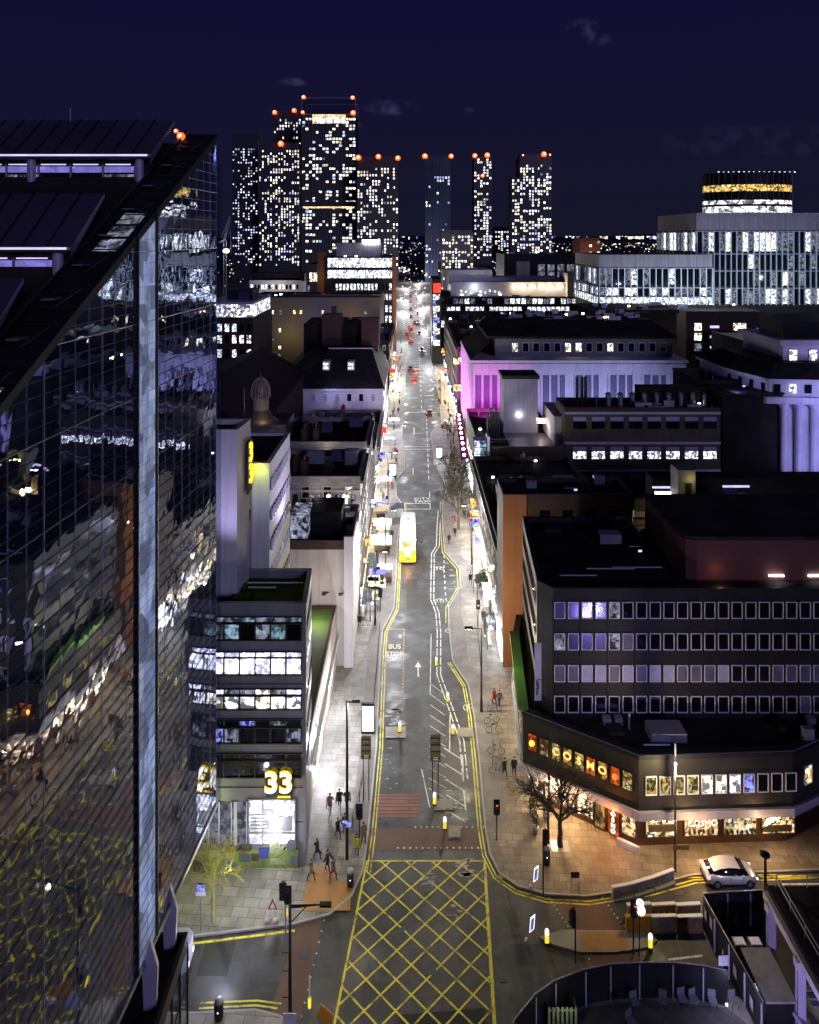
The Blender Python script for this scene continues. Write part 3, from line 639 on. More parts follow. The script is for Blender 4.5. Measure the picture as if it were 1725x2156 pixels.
# ================================================================= LEFT: "33" office block
b33 = block('office_block', 'grey clad office block with a glowing yellow 33 and strip windows', 'building', [(-24, 60.0), (-8.55, 60.0), (-8.95, 66.3), (-24, 66.3)], 21.8, 'grey_clad', 'dark_roof', .8)
fy = 59.98
rows = [(1329, 1.22, 1304, [('lit_dim', 3), ('lit_teal', 2), ('dark_glass', 1)]), (1401, 1.32, 1378, [('office_blue', 1)]), (1478, .98, 1456, [('lit_cool', 3), ('lit_dim', 2), ('lit_warm', 1)]), (1547, 1.15, 1522, [('dark_glass', 4), ('lit_blue', 1), ('lit_dim', 2)]), (1618, 1.2, 1592, [('dark_glass', 3), ('lit_dim', 1)])]
for py, h, py2, ms in rows:
    z = WZ(py, 60); z2 = WZ(py2, 60)
    for i in range(9):
        x = WX(619-i*32.6, 60); window(b33, x, fy, z, 0, 1.13, h, pick(ms), None); window(b33, x, fy, z2, 0, 1.13, .36, pick(ms), None)
    fr = MB(); fr.box(-24, WX(636, 60), fy-.16, fy+.01, z+h/2+.02, z+h/2+.10); fr.box(-24, WX(636, 60), fy-.16, fy+.01, z-h/2-.12, z-h/2-.03)
    for i in range(10): x = WX(635-i*32.6, 60); fr.box(x-.05, x+.05, fy-.16, fy+.01, z-h/2-.03, z+h/2+.02)
    fr.box(-24, WX(636, 60), fy-.10, fy+.01, z2-.30, z2-.22); fr.box(-24, WX(636, 60), fy-.10, fy+.01, z2+.2, z2+.26)
    part('window_band', fr, ['black_metal'], b33)
    sd = MB()                                                           # strip windows on the street side
    for i in range(5): y = 60.6+i*1.14; xx = -8.53-(y-60)*.0635; sd.add([(xx, y, z-h/2), (xx-.067, y+1.05, z-h/2), (xx-.067, y+1.05, z+h/2), (xx, y, z+h/2)], [(0, 1, 2, 3)])
    part('side_window', sd, ['lit_cool' if h > 1.3 else 'dark_glass'], b33)
dg = MB()
for i in range(5): z = WZ(1440+i*72.5, 60); dg.box(-24, -8.8, fy-.05, fy, z-.012, z+.012)
part('panel_joint', dg, ['dark_clad'], b33)
# number sign
ns = part('number_sign', MB().box(WX(559, 59.6), WX(615, 59.6), 59.83, 59.86, WZ(1676, 60), WZ(1629, 60)), ['dark_clad'], b33); 
text('digits', '33', 2.35, (WX(586, 59.6), 59.72, WZ(1650, 59.7)), ns, 'neon_yellow', ext=.06, off=.09, sx=1.02); text('digits', '33', 2.3, (WX(586, 59.6), 59.62, WZ(1650, 59.7)), ns, 'neon_white', ext=.03, off=.03, sx=1.04)
part('underline', MB().box(WX(584, 59.6), WX(611, 59.6), 59.66, 59.74, WZ(1674, 60), WZ(1671, 60)), ['neon_yellow'], b33)
light('sign_glow', (WX(586, 58.8), 58.6, WZ(1650, 59.7)), 90, (1, .65, .1), .5, b33)
# glazed lobby: bright right part, dim left part
lb = part('lobby_window', MB().box(WX(526, 60), WX(621, 60), fy-.03, fy+.05, WZ(1776, 60), WZ(1683, 60)), ['lobby_white'], b33)
lf = MB(); 
for px in (524, 554, 586, 622): lf.box(WX(px, 60)-.05, WX(px, 60)+.05, fy-.14, fy-.031, WZ(1781, 60), WZ(1680, 60))
for py in (1682, 1752, 1780): lf.box(WX(524, 60), WX(622, 60), fy-.13, fy-.032, WZ(py, 60)-.05, WZ(py, 60)+.05)
for i in range(6): lf.box(WX(528, 60), WX(564, 60), fy-.10, fy-.033, WZ(1713+i*7.4, 60)-.07, WZ(1713+i*7.4, 60)+.02)
lf.box(WX(568, 60), WX(585, 60), fy-.10, fy-.033, WZ(1745, 60), WZ(1718, 60)); lf.box(WX(588, 60), WX(616, 60), fy-.10, fy-.033, WZ(1747, 60), WZ(1718, 60))
part('lobby_frame', lf, ['metal_grey'], b33)
part('lobby_window', MB().box(-24, WX(521, 60), fy-.03, fy+.05, WZ(1776, 60), WZ(1688, 60)), ['lobby_dim'], b33)
lf = MB()
for px in (440, 462, 488, 520, 400): lf.box(WX(px, 60)-.04, WX(px, 60)+.04, fy-.1, fy-.031, WZ(1778, 60), WZ(1686, 60))
lf.box(WX(493, 60), WX(500, 60), fy-.12, fy-.034, WZ(1778, 60), WZ(1686, 60)); part('lobby_frame', lf, ['lav_metal'], b33)
light('lobby_light', (WX(575, 60), 58.9, 3.4), 330, (.85, .88, 1), 1.0, b33)
M('mural_green', (.20, .27, .05), .8, .5, .8, .05, col2=(.10, .13, .05)); M('mural_blue', (.05, .06, .30), .8, .2); M('mural_brown', (.10, .07, .04), .8, .4, 1.5)
M('mural_light', (.36, .40, .20), .8, .5, 2.0); M('mural_grey', (.12, .14, .17), .8, .4, 2.0)
mp = part('mural', MB().box(WX(378, 59.2), WX(502, 59.2), 59.2, 59.4, .12, WZ(1797, 59.2)).box(WX(503, 59.8), WX(628, 59.8), 59.8, 59.95, .12, WZ(1790, 59.8)), ['mural_green'], b33)
ms = MB()
def disc(mb, x, y, z, rx, rz, mi, n=16): mb.add([(x+rx*math.cos(2*PI*i/n), y, z+rz*math.sin(2*PI*i/n)) for i in range(n)], [tuple(range(n))], mi)
yy = 59.18
disc(ms, WX(414, 59), yy, .95, .62, .62, 1); ms.box(WX(470, 59), WX(496, 59), yy, yy+.01, .7, 1.25, 2); disc(ms, WX(484, 59), yy, 2.2, .5, .35, 1)
disc(ms, WX(398, 59), yy, 2.1, .4, .3, 3); ms.box(WX(440, 59), WX(462, 59), yy, yy+.01, 1.5, 2.1, 3)
yy = 59.78
for (a, b2, z0, z1, mi) in ((508, 527, .6, 1.3, 2), (529, 545, .7, 1.3, 1), (546, 566, .9, 1.75, 0), (508, 528, 1.5, 2.1, 1), (531, 548, 1.6, 2.1, 2), (568, 590, 1.3, 2.1, 3), (612, 627, .5, 1.1, 2), (570, 600, .4, .9, 3)): ms.box(WX(a, 59.8), WX(b2, 59.8), yy, yy+.01, z0, z1, mi)
disc(ms, WX(614, 59.8), yy-.01, 2.0, .42, .5, 4); ms.add([(WX(575, 59.8), yy-.012, 1.0), (WX(592, 59.8), yy-.012, 1.3), (WX(604, 59.8), yy-.012, 2.3), (WX(592, 59.8), yy-.012, 1.9)], [(0, 1, 2, 3)], 3)
part('painted_shapes', ms, ['mural_blue', 'mural_brown', 'mural_grey', 'mural_light', 'mural_grey'], b33)
light('mural_light', (-16.2, 57.4, 4.2), 340, (.86, .95, .5), .6, b33); light('mural_light', (-11.5, 57.6, 3.2), 130, (.9, .95, .8), .6, b33)  # unseen lamps added to brighten the mural
# ================================================================= LEFT: lavender-lit tower pair behind
ta = block('concrete_tower', 'pale concrete stair tower lit lavender, rising behind the grey office block', 'building', [(-26, 62.4), (-14.82, 62.4), (-14.5, 66.25), (-26, 66.25)], 35.5, 'white_wall', 'felt_roof', .5)
for i, z in enumerate((30.5, 27.3, 24.2)):
    part('side_window', MB().add([(-14.74, 63.4, z-.8), (-14.52, 66.1, z-.2), (-14.52, 66.1, z+.75), (-14.74, 63.4, z+.1)], [(0, 1, 2, 3)]), ['dark_glass'], ta)
for i in range(3): part('side_window', MB().add([(-14.68, 64.3, 31.5-i*5.3), (-14.50, 66.2, 31.6-i*5.3), (-14.50, 66.2, 32.6-i*5.3), (-14.68, 64.3, 32.5-i*5.3)], [(0, 1, 2, 3)]), ['dark_glass'], ta)
tb = block('strip_window_wing', 'tall office wing with slanting strip windows and green lit end wall', 'building', [(-14.46, 66.35), (-12.8, 66.35), (-12.66, 76.9), (-24, 76.9), (-24, 66.6), (-14.46, 66.6)], 31.4, 'white_wall', 'dark_roof', .35)
for i in range(7):
    z = 29.3-i*2.75; part('strip_window', MB().add([(-12.77, 66.75, z-.55), (-12.63, 76.7, z-.55), (-12.63, 76.7, z+.5), (-12.77, 66.75, z+.5)], [(0, 1, 2, 3)]), ['dark_glass' if i % 3 else 'lit_dim'], tb)
    fr = MB()
    for k in range(11): y = 66.9+k*.97; fr.box(-12.78, -12.56, y-.05, y+.05, z-.55, z+.5)
    part('window_frame', fr, ['white_paint'], tb)
light('green_floodlight', (-13.9, 65.6, 32.0), 420, (.62, 1, .0), .2, tb, 'SPOT', R(100), (-13.6, 66.4, 26))
cs = part('wall_clock_sign', MB().box(-14.45, -14.3, 64.4, 66.0, 29.2, 33.8), ['dark_clad'], ta)
for i, ch in enumerate('33'): text('digits', ch, 2.3, (-14.22, 65.2, 32.7-i*1.9), cs, 'neon_yellow', rot=(R(90), 0, R(90)), ext=.08, off=.07)
light('sign_glow', (-13.5, 65.2, 31.5), 45, (1, .75, .1), .5, ta)
light('wash_light', (-15.5, 57, 26), 1500, (.55, .5, 1), 1.5, b33, 'SPOT', R(95), (-14.5, 64.5, 33)); light('wash_light', (-9.5, 72, 24), 1300, (.62, .52, 1), 1.0, tb, 'SPOT', R(120), (-13, 72, 28))
# green roofed shop with a bright shopfront
l3 = block('corner_shop', 'low shop with mossy dark green roof and dazzling white shopfront', 'shop', [(-8.96, 66.5), (-8.8, 87.7), (-13.5, 87.7), (-13.5, 77.2), (-12.4, 66.5)], 7.6, 'cream_wall', 'green_ledge', .3, parmat='brick_brown')
for i in range(6):
    y = 68+i*3.2; part('shop_window', MB().add([(-8.93, y, .5), (-8.90, y+2.7, .5), (-8.90, y+2.7, 3.4), (-8.93, y, 3.4)], [(0, 1, 2, 3)]), ['shop_white'], l3)
part('fascia', MB().box(-8.9, -8.55, 66.6, 87.5, 3.5, 4.1), ['white_paint'], l3)
for i in range(4): y = 69+i*4.6; part('upper_window', MB().add([(-8.92, y, 4.9), (-8.89, y+1.8, 4.9), (-8.89, y+1.8, 6.4), (-8.92, y, 6.4)], [(0, 1, 2, 3)]), ['lit_cool'], l3)
light('shop_light', (-8.0, 70.5, 3.3), 1900, (.87, .88, 1), .5, l3); light('shop_light', (-8.0, 79, 3.3), 1300, (.9, .92, 1), .5, l3)
part('downlight', MB().box(-8.9, -8.3, 66.9, 67.2, 3.0, 3.2), ['lamp_white'], l3)
# white party wall building
a_ = block('party_wall_building', 'building with a blank white party wall and brown parapet above the green roofed shop', 'building', rect(-15.2, -6.95, 88, 100), 15.3, 'cream_wall', 'slate', 1.1, parmat='brick_brown')
part('pilaster', MB().box(-7.9, -6.8, 87.6, 87.99, 0, 15.9), ['white_wall'], a_)
for px in (692, 727): 
    x = WX(px, 87.8); part('wall_lamp', MB().tube((x, 87.95, 9.0), (x-.5, 87.4, 9.1), .06).box(x-.75, x-.3, 87.2, 87.5, 9.0, 9.2), ['black_metal'], a_)
light('wall_wash', (-10.5, 83.5, 9.3), 460, (1, .86, .88), 1.2, a_)
part('plant_room', MB().box(-12.6, -8.6, 92, 97, 14.2, 17.3), ['slate'], a_); part('roof_lantern', MB().box(-15, -12.8, 91, 96, 14.3, 17), ['lit_dim'], a_)
for i in range(6): part('chimney_pot', MB().tube((-13+i*.6, 97.5, 15), (-13+i*.6, 97.5, 17.0), .2, .16), ['brick_brown'], a_)
bz = part('graffiti_panel', MB().box(-10.6, -9.4, 87.93, 87.99, 1, 4.8), ['white_wall'], a_)
gm = MB()
for i in range(26): x = -10.5+random.random()*1.0; z = 1.2+random.random()*2.9; gm.box(x, x+random.uniform(.04, .35), 87.9, 87.92, z, z+random.uniform(.04, .25), 0)
part('graffiti', gm, ['black_metal'], a_)
# row of street buildings on the left
def street_row(name, label, x0, x1, y0, y1, z, wall, side, roof='dark_roof', rows=4, lit=.3, clutter=5, shop=('shop_white', 'shop_warm'), front=True, cap=90, par=.8, sidemat=('lit_yellow', 'dark_glass', 'lit_dim')):
    r = block(name, label, 'building', rect(x0, x1, y0, y1), z, wall, roof, par)
    xs = x1+.0 if side == 'R' else x0
    A, B = ((x1, y0), (x1, y1)) if side == 'R' else ((x0, y1), (x0, y0))
    nb = max(2, int((y1-y0)/2.6))
    for k in range(rows):
        zz = 5.8+k*(z-7)/max(1, rows); wrow(r, A, B, zz, nb, 1.15, 1.7, [(sidemat[0], lit), (sidemat[1], .6), (sidemat[2], .25)], (.12, 'dark_stone'), (1, 1), cap=cap)
    ns_ = max(1, int((y1-y0)/4.5))
    for i in range(ns_):
        ya = y0+(y1-y0)*(i+.08)/ns_; yb = y0+(y1-y0)*(i+.92)/ns_; s_ = 1 if side == 'R' else -1
        part('shop_window', MB().box(xs+s_*.02, xs+s_*.08, ya, yb, .5, 3.1), [random.choice(shop)], r)
    for i in range(max(2, int((y1-y0)/5))):
        ya = random.uniform(y0+1, y1-1); sg_ = 1 if side == 'R' else -1; zz = random.uniform(3.2, 6.5); part('projecting_sign', MB().box(xs+sg_*.1, xs+sg_*random.uniform(.8, 1.5), ya, ya+.15, zz, zz+random.uniform(.5, 1.6)), [random.choice(['lit_white', 'lit_blue', 'lit_orange', 'lit_yellow', 'sign_red', 'lit_warm', 'lit_cool'])], r)
    for i in range(max(1, int((y1-y0)/9))): light('shop_light', (xs+(1.3 if side == 'R' else -1.3), y0+(i+.5)*9, 3.2), 420+y0*3.2, random.choice([(1, .72, .38), (1, .80, .5), (.95, .95, 1)]), .1, r)
    part('fascia', MB().box(xs, xs+(.35 if side == 'R' else -.35), y0+.1, y1-.1, 3.3, 4.0), [random.choice(['white_paint', 'brown_panel', 'cream_wall', 'dark_clad'])], r)
    if front:
        nf = max(2, int((x1-x0)/2.6)); 
        for k in range(2): wrow(r, (x0, y0), (x1, y0), z-2.2-k*3.1, nf, 1.0, 1.5, [('dark_glass', .7), ('lit_dim', .2), ('lit_warm', .12)], (.12, 'cream_wall'), (1, 1), cap=cap)
    part('cornice', MB().box(min(xs, xs+(.5 if side == 'R' else -.5)), max(xs, xs+(.5 if side == 'R' else -.5)), y0, y1, z-1.0, z-.6), ['dark_stone'], r)
    for i in range(clutter):
        cx_ = random.uniform(x0+1.5, x1-2.5); cy_ = random.uniform(y0+1.5, y1-2.5); w = random.uniform(.8, 2.6); d = random.uniform(.8, 2.6); h = random.uniform(.6, 2.3)
        if i % 3 == 0:
            ch = MB().box(cx_, cx_+.9, cy_, cy_+2, z-par, z+1.6, 0)
            for q in range(4): ch.tube((cx_+.45, cy_+.3+q*.45, z+1.6), (cx_+.45, cy_+.3+q*.45, z+2.1), .13, .1, mi=1)
            part('chimney', ch, ['brick_brown', 'brick_orange'], r)
        elif i % 3 == 1: part('roof_plant', MB().box(cx_, cx_+w, cy_, cy_+d, z-par, z+h*.8), ['metal_grey'], r)
        else:
            sl_ = MB(); sl_.add([(cx_, cy_, z-.3), (cx_+w, cy_, z-.3), (cx_+w, cy_+d, z+.9), (cx_, cy_+d, z+.9)], [(0, 1, 2, 3)]).box(cx_, cx_+w, cy_+d, cy_+d+.1, z-par, z+.9); part('skylight', sl_, ['blind_dark'], r)
    return r
sr1 = street_row('arcaded_building', 'old stone building with a row of arched windows behind the white party wall', -19, -6.85, 101, 114, 18.8, 'stone', 'R', rows=4, cap=97)
ar = MB()
for i in range(9):
    x = -17+i*1.15
    ar = MB(); ar.box(x-.33, x+.33, 100.9, 100.97, 14.9, 16.0, 0); disc(ar, x, 100.93, 16.0, .33, .4, 0); part('arched_window', ar, [random.choice(['lit_dim', 'dark_glass', 'lit_warm'])], sr1)
part('string_course', MB().box(-19, -6.9, 100.7, 100.99, 16.7, 16.95).box(-19, -6.9, 100.7, 100.99, 14.3, 14.5), ['cream_wall'], sr1); light('gap_fill', (-12.5, 98.8, 17.4), 110, (1, .86, .82), .1, sr1); light('gap_fill', (-9, 98.8, 16.8), 60, (1, .86, .82), .1, sr1)  # unseen lamps added in the gap to light the arched front
sr2 = street_row('parapet_building', 'dark roofed building with pale stone parapet lettered front in the left row', -22, -6.8, 116, 132, 19.4, 'stone', 'R', rows=4, clutter=8); light('gap_fill', (-13, 114.6, 19.6), 90, (1, .9, .8), .1, sr2)  # one more unseen lamp added to light this front
sr3 = street_row('chimney_building', 'black roofed building crowded with chimneys in front of the mansard block', -26, -6.9, 134, 152, 13.6, 'dark_stone', 'R', rows=3, clutter=8); street_row('low_rear_block', 'low dark shops in front of the lavender lit mansard building', -24, -6.9, 154, 185, 8.2, 'dark_stone', 'R', rows=1, clutter=9, front=False)
# mansard block
ms_ = thing('mansard_building', 'wide building with black mansard roof above a lavender lit front', 'building', (-18, 188, 0))
part('wall', MB().prism([(-29.2, 188), (-6.8, 188), (-6.9, 226), (-36, 226), (-33.6, 200)], 0, 12.8), ['white_wall'], ms_)
mz0, mz1 = 13.0, 22.0
def frust(b0, b1, z0, z1): 
    n = len(b0); return [(x, y, z0) for x, y in b0]+[(x, y, z1) for x, y in b1], [(i, (i+1) % n, n+(i+1) % n, n+i) for i in range(n)]+[tuple(range(n, 2*n))]
v, f = frust([(-30, 187.4), (-6.4, 187.4), (-6.4, 226), (-36.4, 226), (-34.2, 200)], [(-21.6, 196), (-10.2, 196), (-10.2, 220), (-28, 220), (-27, 204)], mz0, mz1)
part('roof', MB().add(v, f, 0), ['slate'], ms_); part('cornice', MB().prism([(-30.2, 187.2), (-6.3, 187.2), (-6.3, 226), (-36.4, 226), (-34.4, 200)], 12.4, 12.98), ['white_wall'], ms_)
part('ridge_cap', MB().box(-21.8, -10, 195.7, 196.2, 22.0, 22.3), ['lav_metal'], ms_)
for px in (688, 740): 
    x = WX(px, 192); d = MB().box(x-.9, x+.9, 190.2, 193.4, 17.2, 19.6, 0); part('dormer', d, ['white_wall'], ms_); window(ms_, x, 190.18, 18.4, 0, 1.3, 1.6, 'lit_cool', (.1, 'white_paint'), (2, 1))
for i in range(7): wrow(ms_, (-29+i*3.1, 188), (-27+i*3.1, 188), 10.6, 1, 1.1, 1.9, [('dark_glass', .5), ('blind', .5)], (.12, 'white_paint'), (1, 1))
wrow(ms_, (-33.4, 199.6), (-29.3, 188.2), 9, 5, 1.2, 2.0, [('lit_yellow', .7), ('dark_glass', .5)]); wrow(ms_, (-33.4, 199.6), (-29.3, 188.2), 5, 5, 1.2, 2.0, [('lit_yellow', .7), ('dark_glass', .5)])
wrow(ms_, (-6.8, 188), (-6.9, 226), 9.4, 12, 1.2, 1.9, [('lit_yellow', .4), ('dark_glass', .6)], (.12, 'cream_wall')); wrow(ms_, (-6.8, 188), (-6.9, 226), 5.8, 12, 1.2, 1.9, [('lit_yellow', .4), ('dark_glass', .6)], (.12, 'cream_wall'))
part('shop_window', MB().box(-6.78, -6.7, 189, 225, .5, 3.1), ['shop_white'], ms_)
part('rear_block', MB().box(-30, -9, 206, 224, 12, 27.5), ['dark_wall'], ms_); part('chimney', MB().box(-24.5, -19, 203, 207, 20, 30.5).box(-22, -20.5, 204, 206, 30.5, 32.6), ['brick_brown'], ms_); part('chimney', MB().box(-13.4, -8.5, 202, 206, 22, 29.5), ['brick_brown'], ms_)
light('facade_wash', (-20, 183.5, 14.5), 700, (.45, .42, 1), 1.0, ms_, 'SPOT', R(150), (-18, 188, 9)); light('facade_wash', (-11, 183.5, 14.5), 500, (.5, .45, 1), 1.0, ms_, 'SPOT', R(150), (-11, 188, 9))
# domed pavilion on the roof line, dark gabled hall, blue lit sign
dm = thing('domed_turret', 'ribbed copper dome turret on a flared skirt roof beside the strip window wing', 'turret', (WX(549, 120), 120, 0))
dx_, dy_ = WX(549, 120), 120
part('tower_wall', MB().prism([(dx_-2.2, dy_-2), (dx_+4.5, dy_-2), (dx_+4.5, dy_+6), (dx_-2.2, dy_+6)], 0, 21.6), ['dark_stone'], dm)
part('skirt_roof', MB().lathe((dx_, dy_, 21.6), [(3.1, 0), (2.0, .8), (1.45, 1.9), (1.35, 2.0)], 24), ['brass_roof'], dm); part('drum', MB().lathe((dx_, dy_, 23.6), [(1.35, 0), (1.35, 1.9), (1.6, 2.0), (1.6, 2.2)], 16), ['stone'], dm)
part('dome', MB().lathe((dx_, dy_, 25.8), [(1.55, 0), (1.55, .9), (1.35, 1.8), (.95, 2.5), (.4, 3.0), (.12, 3.3), (.05, 4.2)], 24), ['brass_roof'], dm)
rb = MB()
for i in range(16):
    t = 2*PI*i/16; c_, s_ = math.cos(t), math.sin(t)
    for (r0, z0), (r1, z1) in zip([(1.6, 0), (1.6, .9), (1.4, 1.8), (1.0, 2.5)], [(1.6, .9), (1.4, 1.8), (1.0, 2.5), (.42, 3.05)]): rb.tube((dx_+r0*c_, dy_+r0*s_, 25.8+z0), (dx_+r1*c_, dy_+r1*s_, 25.8+z1), .06, n=5, cap=False)
part('dome_rib', rb, ['cream_wall'], dm); light('turret_light', (dx_+1.2, dy_-3.5, 22.6), 60, (1, .8, .6), .3, dm)
hl = thing('gabled_hall', 'black pitched roof hall between the mirrored building and the dome', 'building', (-40, 145, 0))
part('wall', MB().prism(rect(-55, -27.5, 128, 190), 0, 17), ['dark_wall'], hl)
part('roof', MB().add([(-55, 127, 17), (-27, 127, 17), (-27, 191, 17), (-55, 191, 17), (-38, 132, 24), (-38, 186, 24)], [(0, 1, 4), (1, 2, 5, 4), (2, 3, 5), (3, 0, 4, 5)]), ['slate'], hl)
part('antenna', MB().tube((WX(514, 128), 128, 20), (WX(514, 128), 128, 25.5), .08).box(WX(514, 128)-.4, WX(514, 128)+.4, 127.9, 128.1, 20.5, 20.8), ['metal_grey'], hl)
bs = part('lit_sign', MB().box(WX(524, 190), WX(545, 190), 189.6, 189.9, WZ(815, 190), WZ(801, 190)), ['lit_blue'], hl); 
# brick building with white lit top floor, and ochre wall building
E('storey_lit', (.75, .78, 1), 1.5, .6, .9, 1.0, (.9, .9, 1), scale=.9)
l6 = block('brick_office', 'brick office with brightly lit glass top storey left of the ochre wall', 'building', rect(-66, WX(533, 230), 230, 262), WZ(668, 230), 'brick_brown', 'felt_roof', .5)
part('glass_storey', MB().box(-64, WX(531, 230), 230.5, 260, WZ(668, 230), WZ(641, 230)), ['storey_lit'], l6)
tf = MB(); tf.box(-65, WX(532, 230), 230.1, 261, WZ(641, 230), WZ(636, 230))
for i in range(16): x = WX(530, 230)-i*.75; tf.box(x, x+.1, 230.3, 230.45, WZ(668, 230), WZ(641, 230))
part('canopy_roof', tf, ['lav_metal'], l6); part('roof_plant', MB().box(WX(470, 235), WX(525, 235), 240, 250, WZ(640, 230), WZ(610, 240)), ['dark_clad'], l6); part('lit_plant', MB().box(WX(497, 236), WX(520, 236), 238.8, 239.5, WZ(636, 239), WZ(614, 239)), ['blue_glass'], l6)
for zz in (690, 714, 744, 775): wrow(l6, (WX(455, 230), 230), (WX(532, 230), 230), WZ(zz, 230), 5, 1.35, 2.5, [('lit_cool', .8), ('dark_glass', .3)], (.12, 'brick_brown'), (1, 2))
l7 = block('ochre_wall_building', 'long blank ochre and blue lit end wall with a scatter of small lit windows', 'building', [(WX(534, 300), 300), (WX(800, 300), 300), (WX(806, 300), 318), (WX(534, 300), 322)], WZ(622, 300), 'ochre_wall', 'felt_roof', .8, parmat='dark_clad')
for (px, py, mt) in ((574, 657, 'lit_warm'), (591, 657, 'lit_dim'), (620, 657, 'lit_yellow'), (634, 657, 'lit_yellow'), (680, 657, 'lit_yellow'), (770, 657, 'lit_dim'), (681, 677, 'lit_dim'), (725, 677, 'lit_warm'), (755, 676, 'lit_dim'), (769, 677, 'lit_warm'), (589, 695, 'lit_warm'), (681, 696, 'lit_warm'), (710, 696, 'lit_yellow'), (755, 695, 'lit_yellow'), (769, 696, 'lit_warm'), (574, 713, 'lit_dim'), (710, 713, 'lit_dim'), (754, 713, 'lit_warm'), (769, 714, 'lit_dim'), (589, 732, 'lit_warm'), (574, 750, 'lit_dim'), (588, 749, 'lit_dim')):
    window(l7, WX(px, 300), 299.98, WZ(py, 300), 0, .95, 1.5, mt)
light('wash_yellow', (-50, 292, 12), 900, (1, .72, .12), 2, l7); light('wash_yellow', (-22, 292, 20), 800, (1, .72, .2), 2, l7); light('wash_blue', (-38, 290, 17), 900, (.35, .42, 1), 2, l7)
l8 = block('glass_fronted_office', 'modern office with two brightly lit glass floors and an orange edge pier on the street', 'building', rect(WX(683, 331), WX(826, 331), 331, 372), WZ(540, 331), 'dark_clad', 'felt_roof', .6)
for py, h in ((553, 4.2), (577, 3.6)): wrow(l8, (WX(690, 331), 331), (WX(826, 331), 331), WZ(py, 331), 12, 2.25, h, [('lit_white', .9), ('lit_cool', .3)], None, (1, 0))
for k, py in enumerate((604, 625)): wrow(l8, (WX(706, 331), 331), (WX(826, 331), 331), WZ(py, 331), 16, .95, 2.8, [('lit_white', .9), ('dark_glass', .15)], None, cap=150)
for py in (650, 672, 694, 716, 737): wrow(l8, (WX(803, 331), 331), (WX(826, 331), 331), WZ(py, 331), 3, 1.0, 3.0, [('lit_cool', 1)], None, cap=150)
part('edge_pier', MB().box(WX(827, 331), WX(834, 331), 330.4, 345, 0, WZ(540, 331)), ['brick_orange'], l8); light('pier_light', (WX(838, 331), 322, 6), 1200, (1, .45, .15), 1, l8); light('pier_light', (WX(836, 331), 325, 26), 600, (1, .45, .15), 1, l8)
part('penthouse', MB().box(WX(707, 336), WX(802, 336), 338, 360, WZ(540, 336), WZ(512, 336)), ['louvre'], l8)
part('side_wall', MB().box(WX(668, 331), WX(683, 331), 332, 352, 0, WZ(531, 331)), ['brick_orange'], l8); light('side_uplight', (WX(676, 331), 326, 34), 420, (1, .6, .15), 1, l8)
part('roof_floodlight', MB().box(WX(764, 340), WX(800, 340), 337, 337.5, WZ(511, 336), WZ(505, 336)), ['lamp_white'], l8)
l8b = block('brown_office_annex', 'narrow brown annex with paired tall lit windows beside the glass fronted office', 'building', rect(WX(645, 325), WX(668, 325), 325, 350), WZ(556, 325), 'olive_wall', 'felt_roof', .5)
for q in (655, 664): window(l8b, WX(q, 325), 324.98, WZ(583, 325), 0, 1.3, 4, 'lit_warm', (.1, 'black_metal'), (1, 2))
window(l8b, WX(650, 325), 324.98, WZ(610, 325), 0, 1.0, 4, 'lit_dim')
l9 = block('floodlit_roof_building', 'low long building with floodlit white upper storey below the left towers', 'building', rect(WX(525, 400), WX(632, 400), 400, 430), WZ(590, 400), 'white_stone', 'slate', .4)
light('roof_flood', (WX(580, 392), 389, WZ(600, 390)), 3500, (1, .93, .9), 1.5, l9); part('upper_roof', MB().box(WX(530, 404), WX(640, 404), 406, 428, WZ(592, 404), WZ(576, 404)), ['slate'], l9)
wrow(l9, (WX(527, 400), 400), (WX(630, 400), 400), WZ(604, 400), 14, 1.2, 2.4, [('dark_glass', .6), ('lit_warm', .4)])
sr4 = street_row('street_corner_building', 'dark street building just before the orange pier', -22, -6.6, 232, 262, 19, 'dark_wall', 'R', rows=3, lit=.5, clutter=9)
sr5 = street_row('street_terrace', 'dark terrace of shops beside the ochre wall building', -11.5, -6.3, 264, 298, 17, 'brick_brown', 'R', rows=3, lit=.5, clutter=4)

# worn paint and slush streaks on the road
random.seed(3); ws = MB()
def blob(mb, cx, cy, rx, ry, z=.011, n=11): mb.add([(cx+rx*math.cos(2*PI*i/n)*random.uniform(.35, 1.2), cy+ry*math.sin(2*PI*i/n)*random.uniform(.35, 1.2), z) for i in range(n)], [tuple(range(n))])
for (px, py, n, sx, sy, r) in ((832, 1505, 26, 20, 28, .34), (950, 1230, 14, 22, 34, .3), (960, 1690, 12, 22, 30, .28), (905, 1848, 10, 20, 14, .25), (985, 1835, 12, 24, 26, .34), (960, 1930, 5, 14, 16, .2), (820, 1600, 10, 14, 60, .16)):
    for i in range(n): x, y, _ = G(px+random.gauss(0, sx*.5), py+random.gauss(0, sy*.5)); blob(ws, x, y, r*random.uniform(.4, 2.2), r*random.uniform(.25, .8))
o = struct('worn_paint', ws, 'worn_white'); o['kind'] = 'stuff'

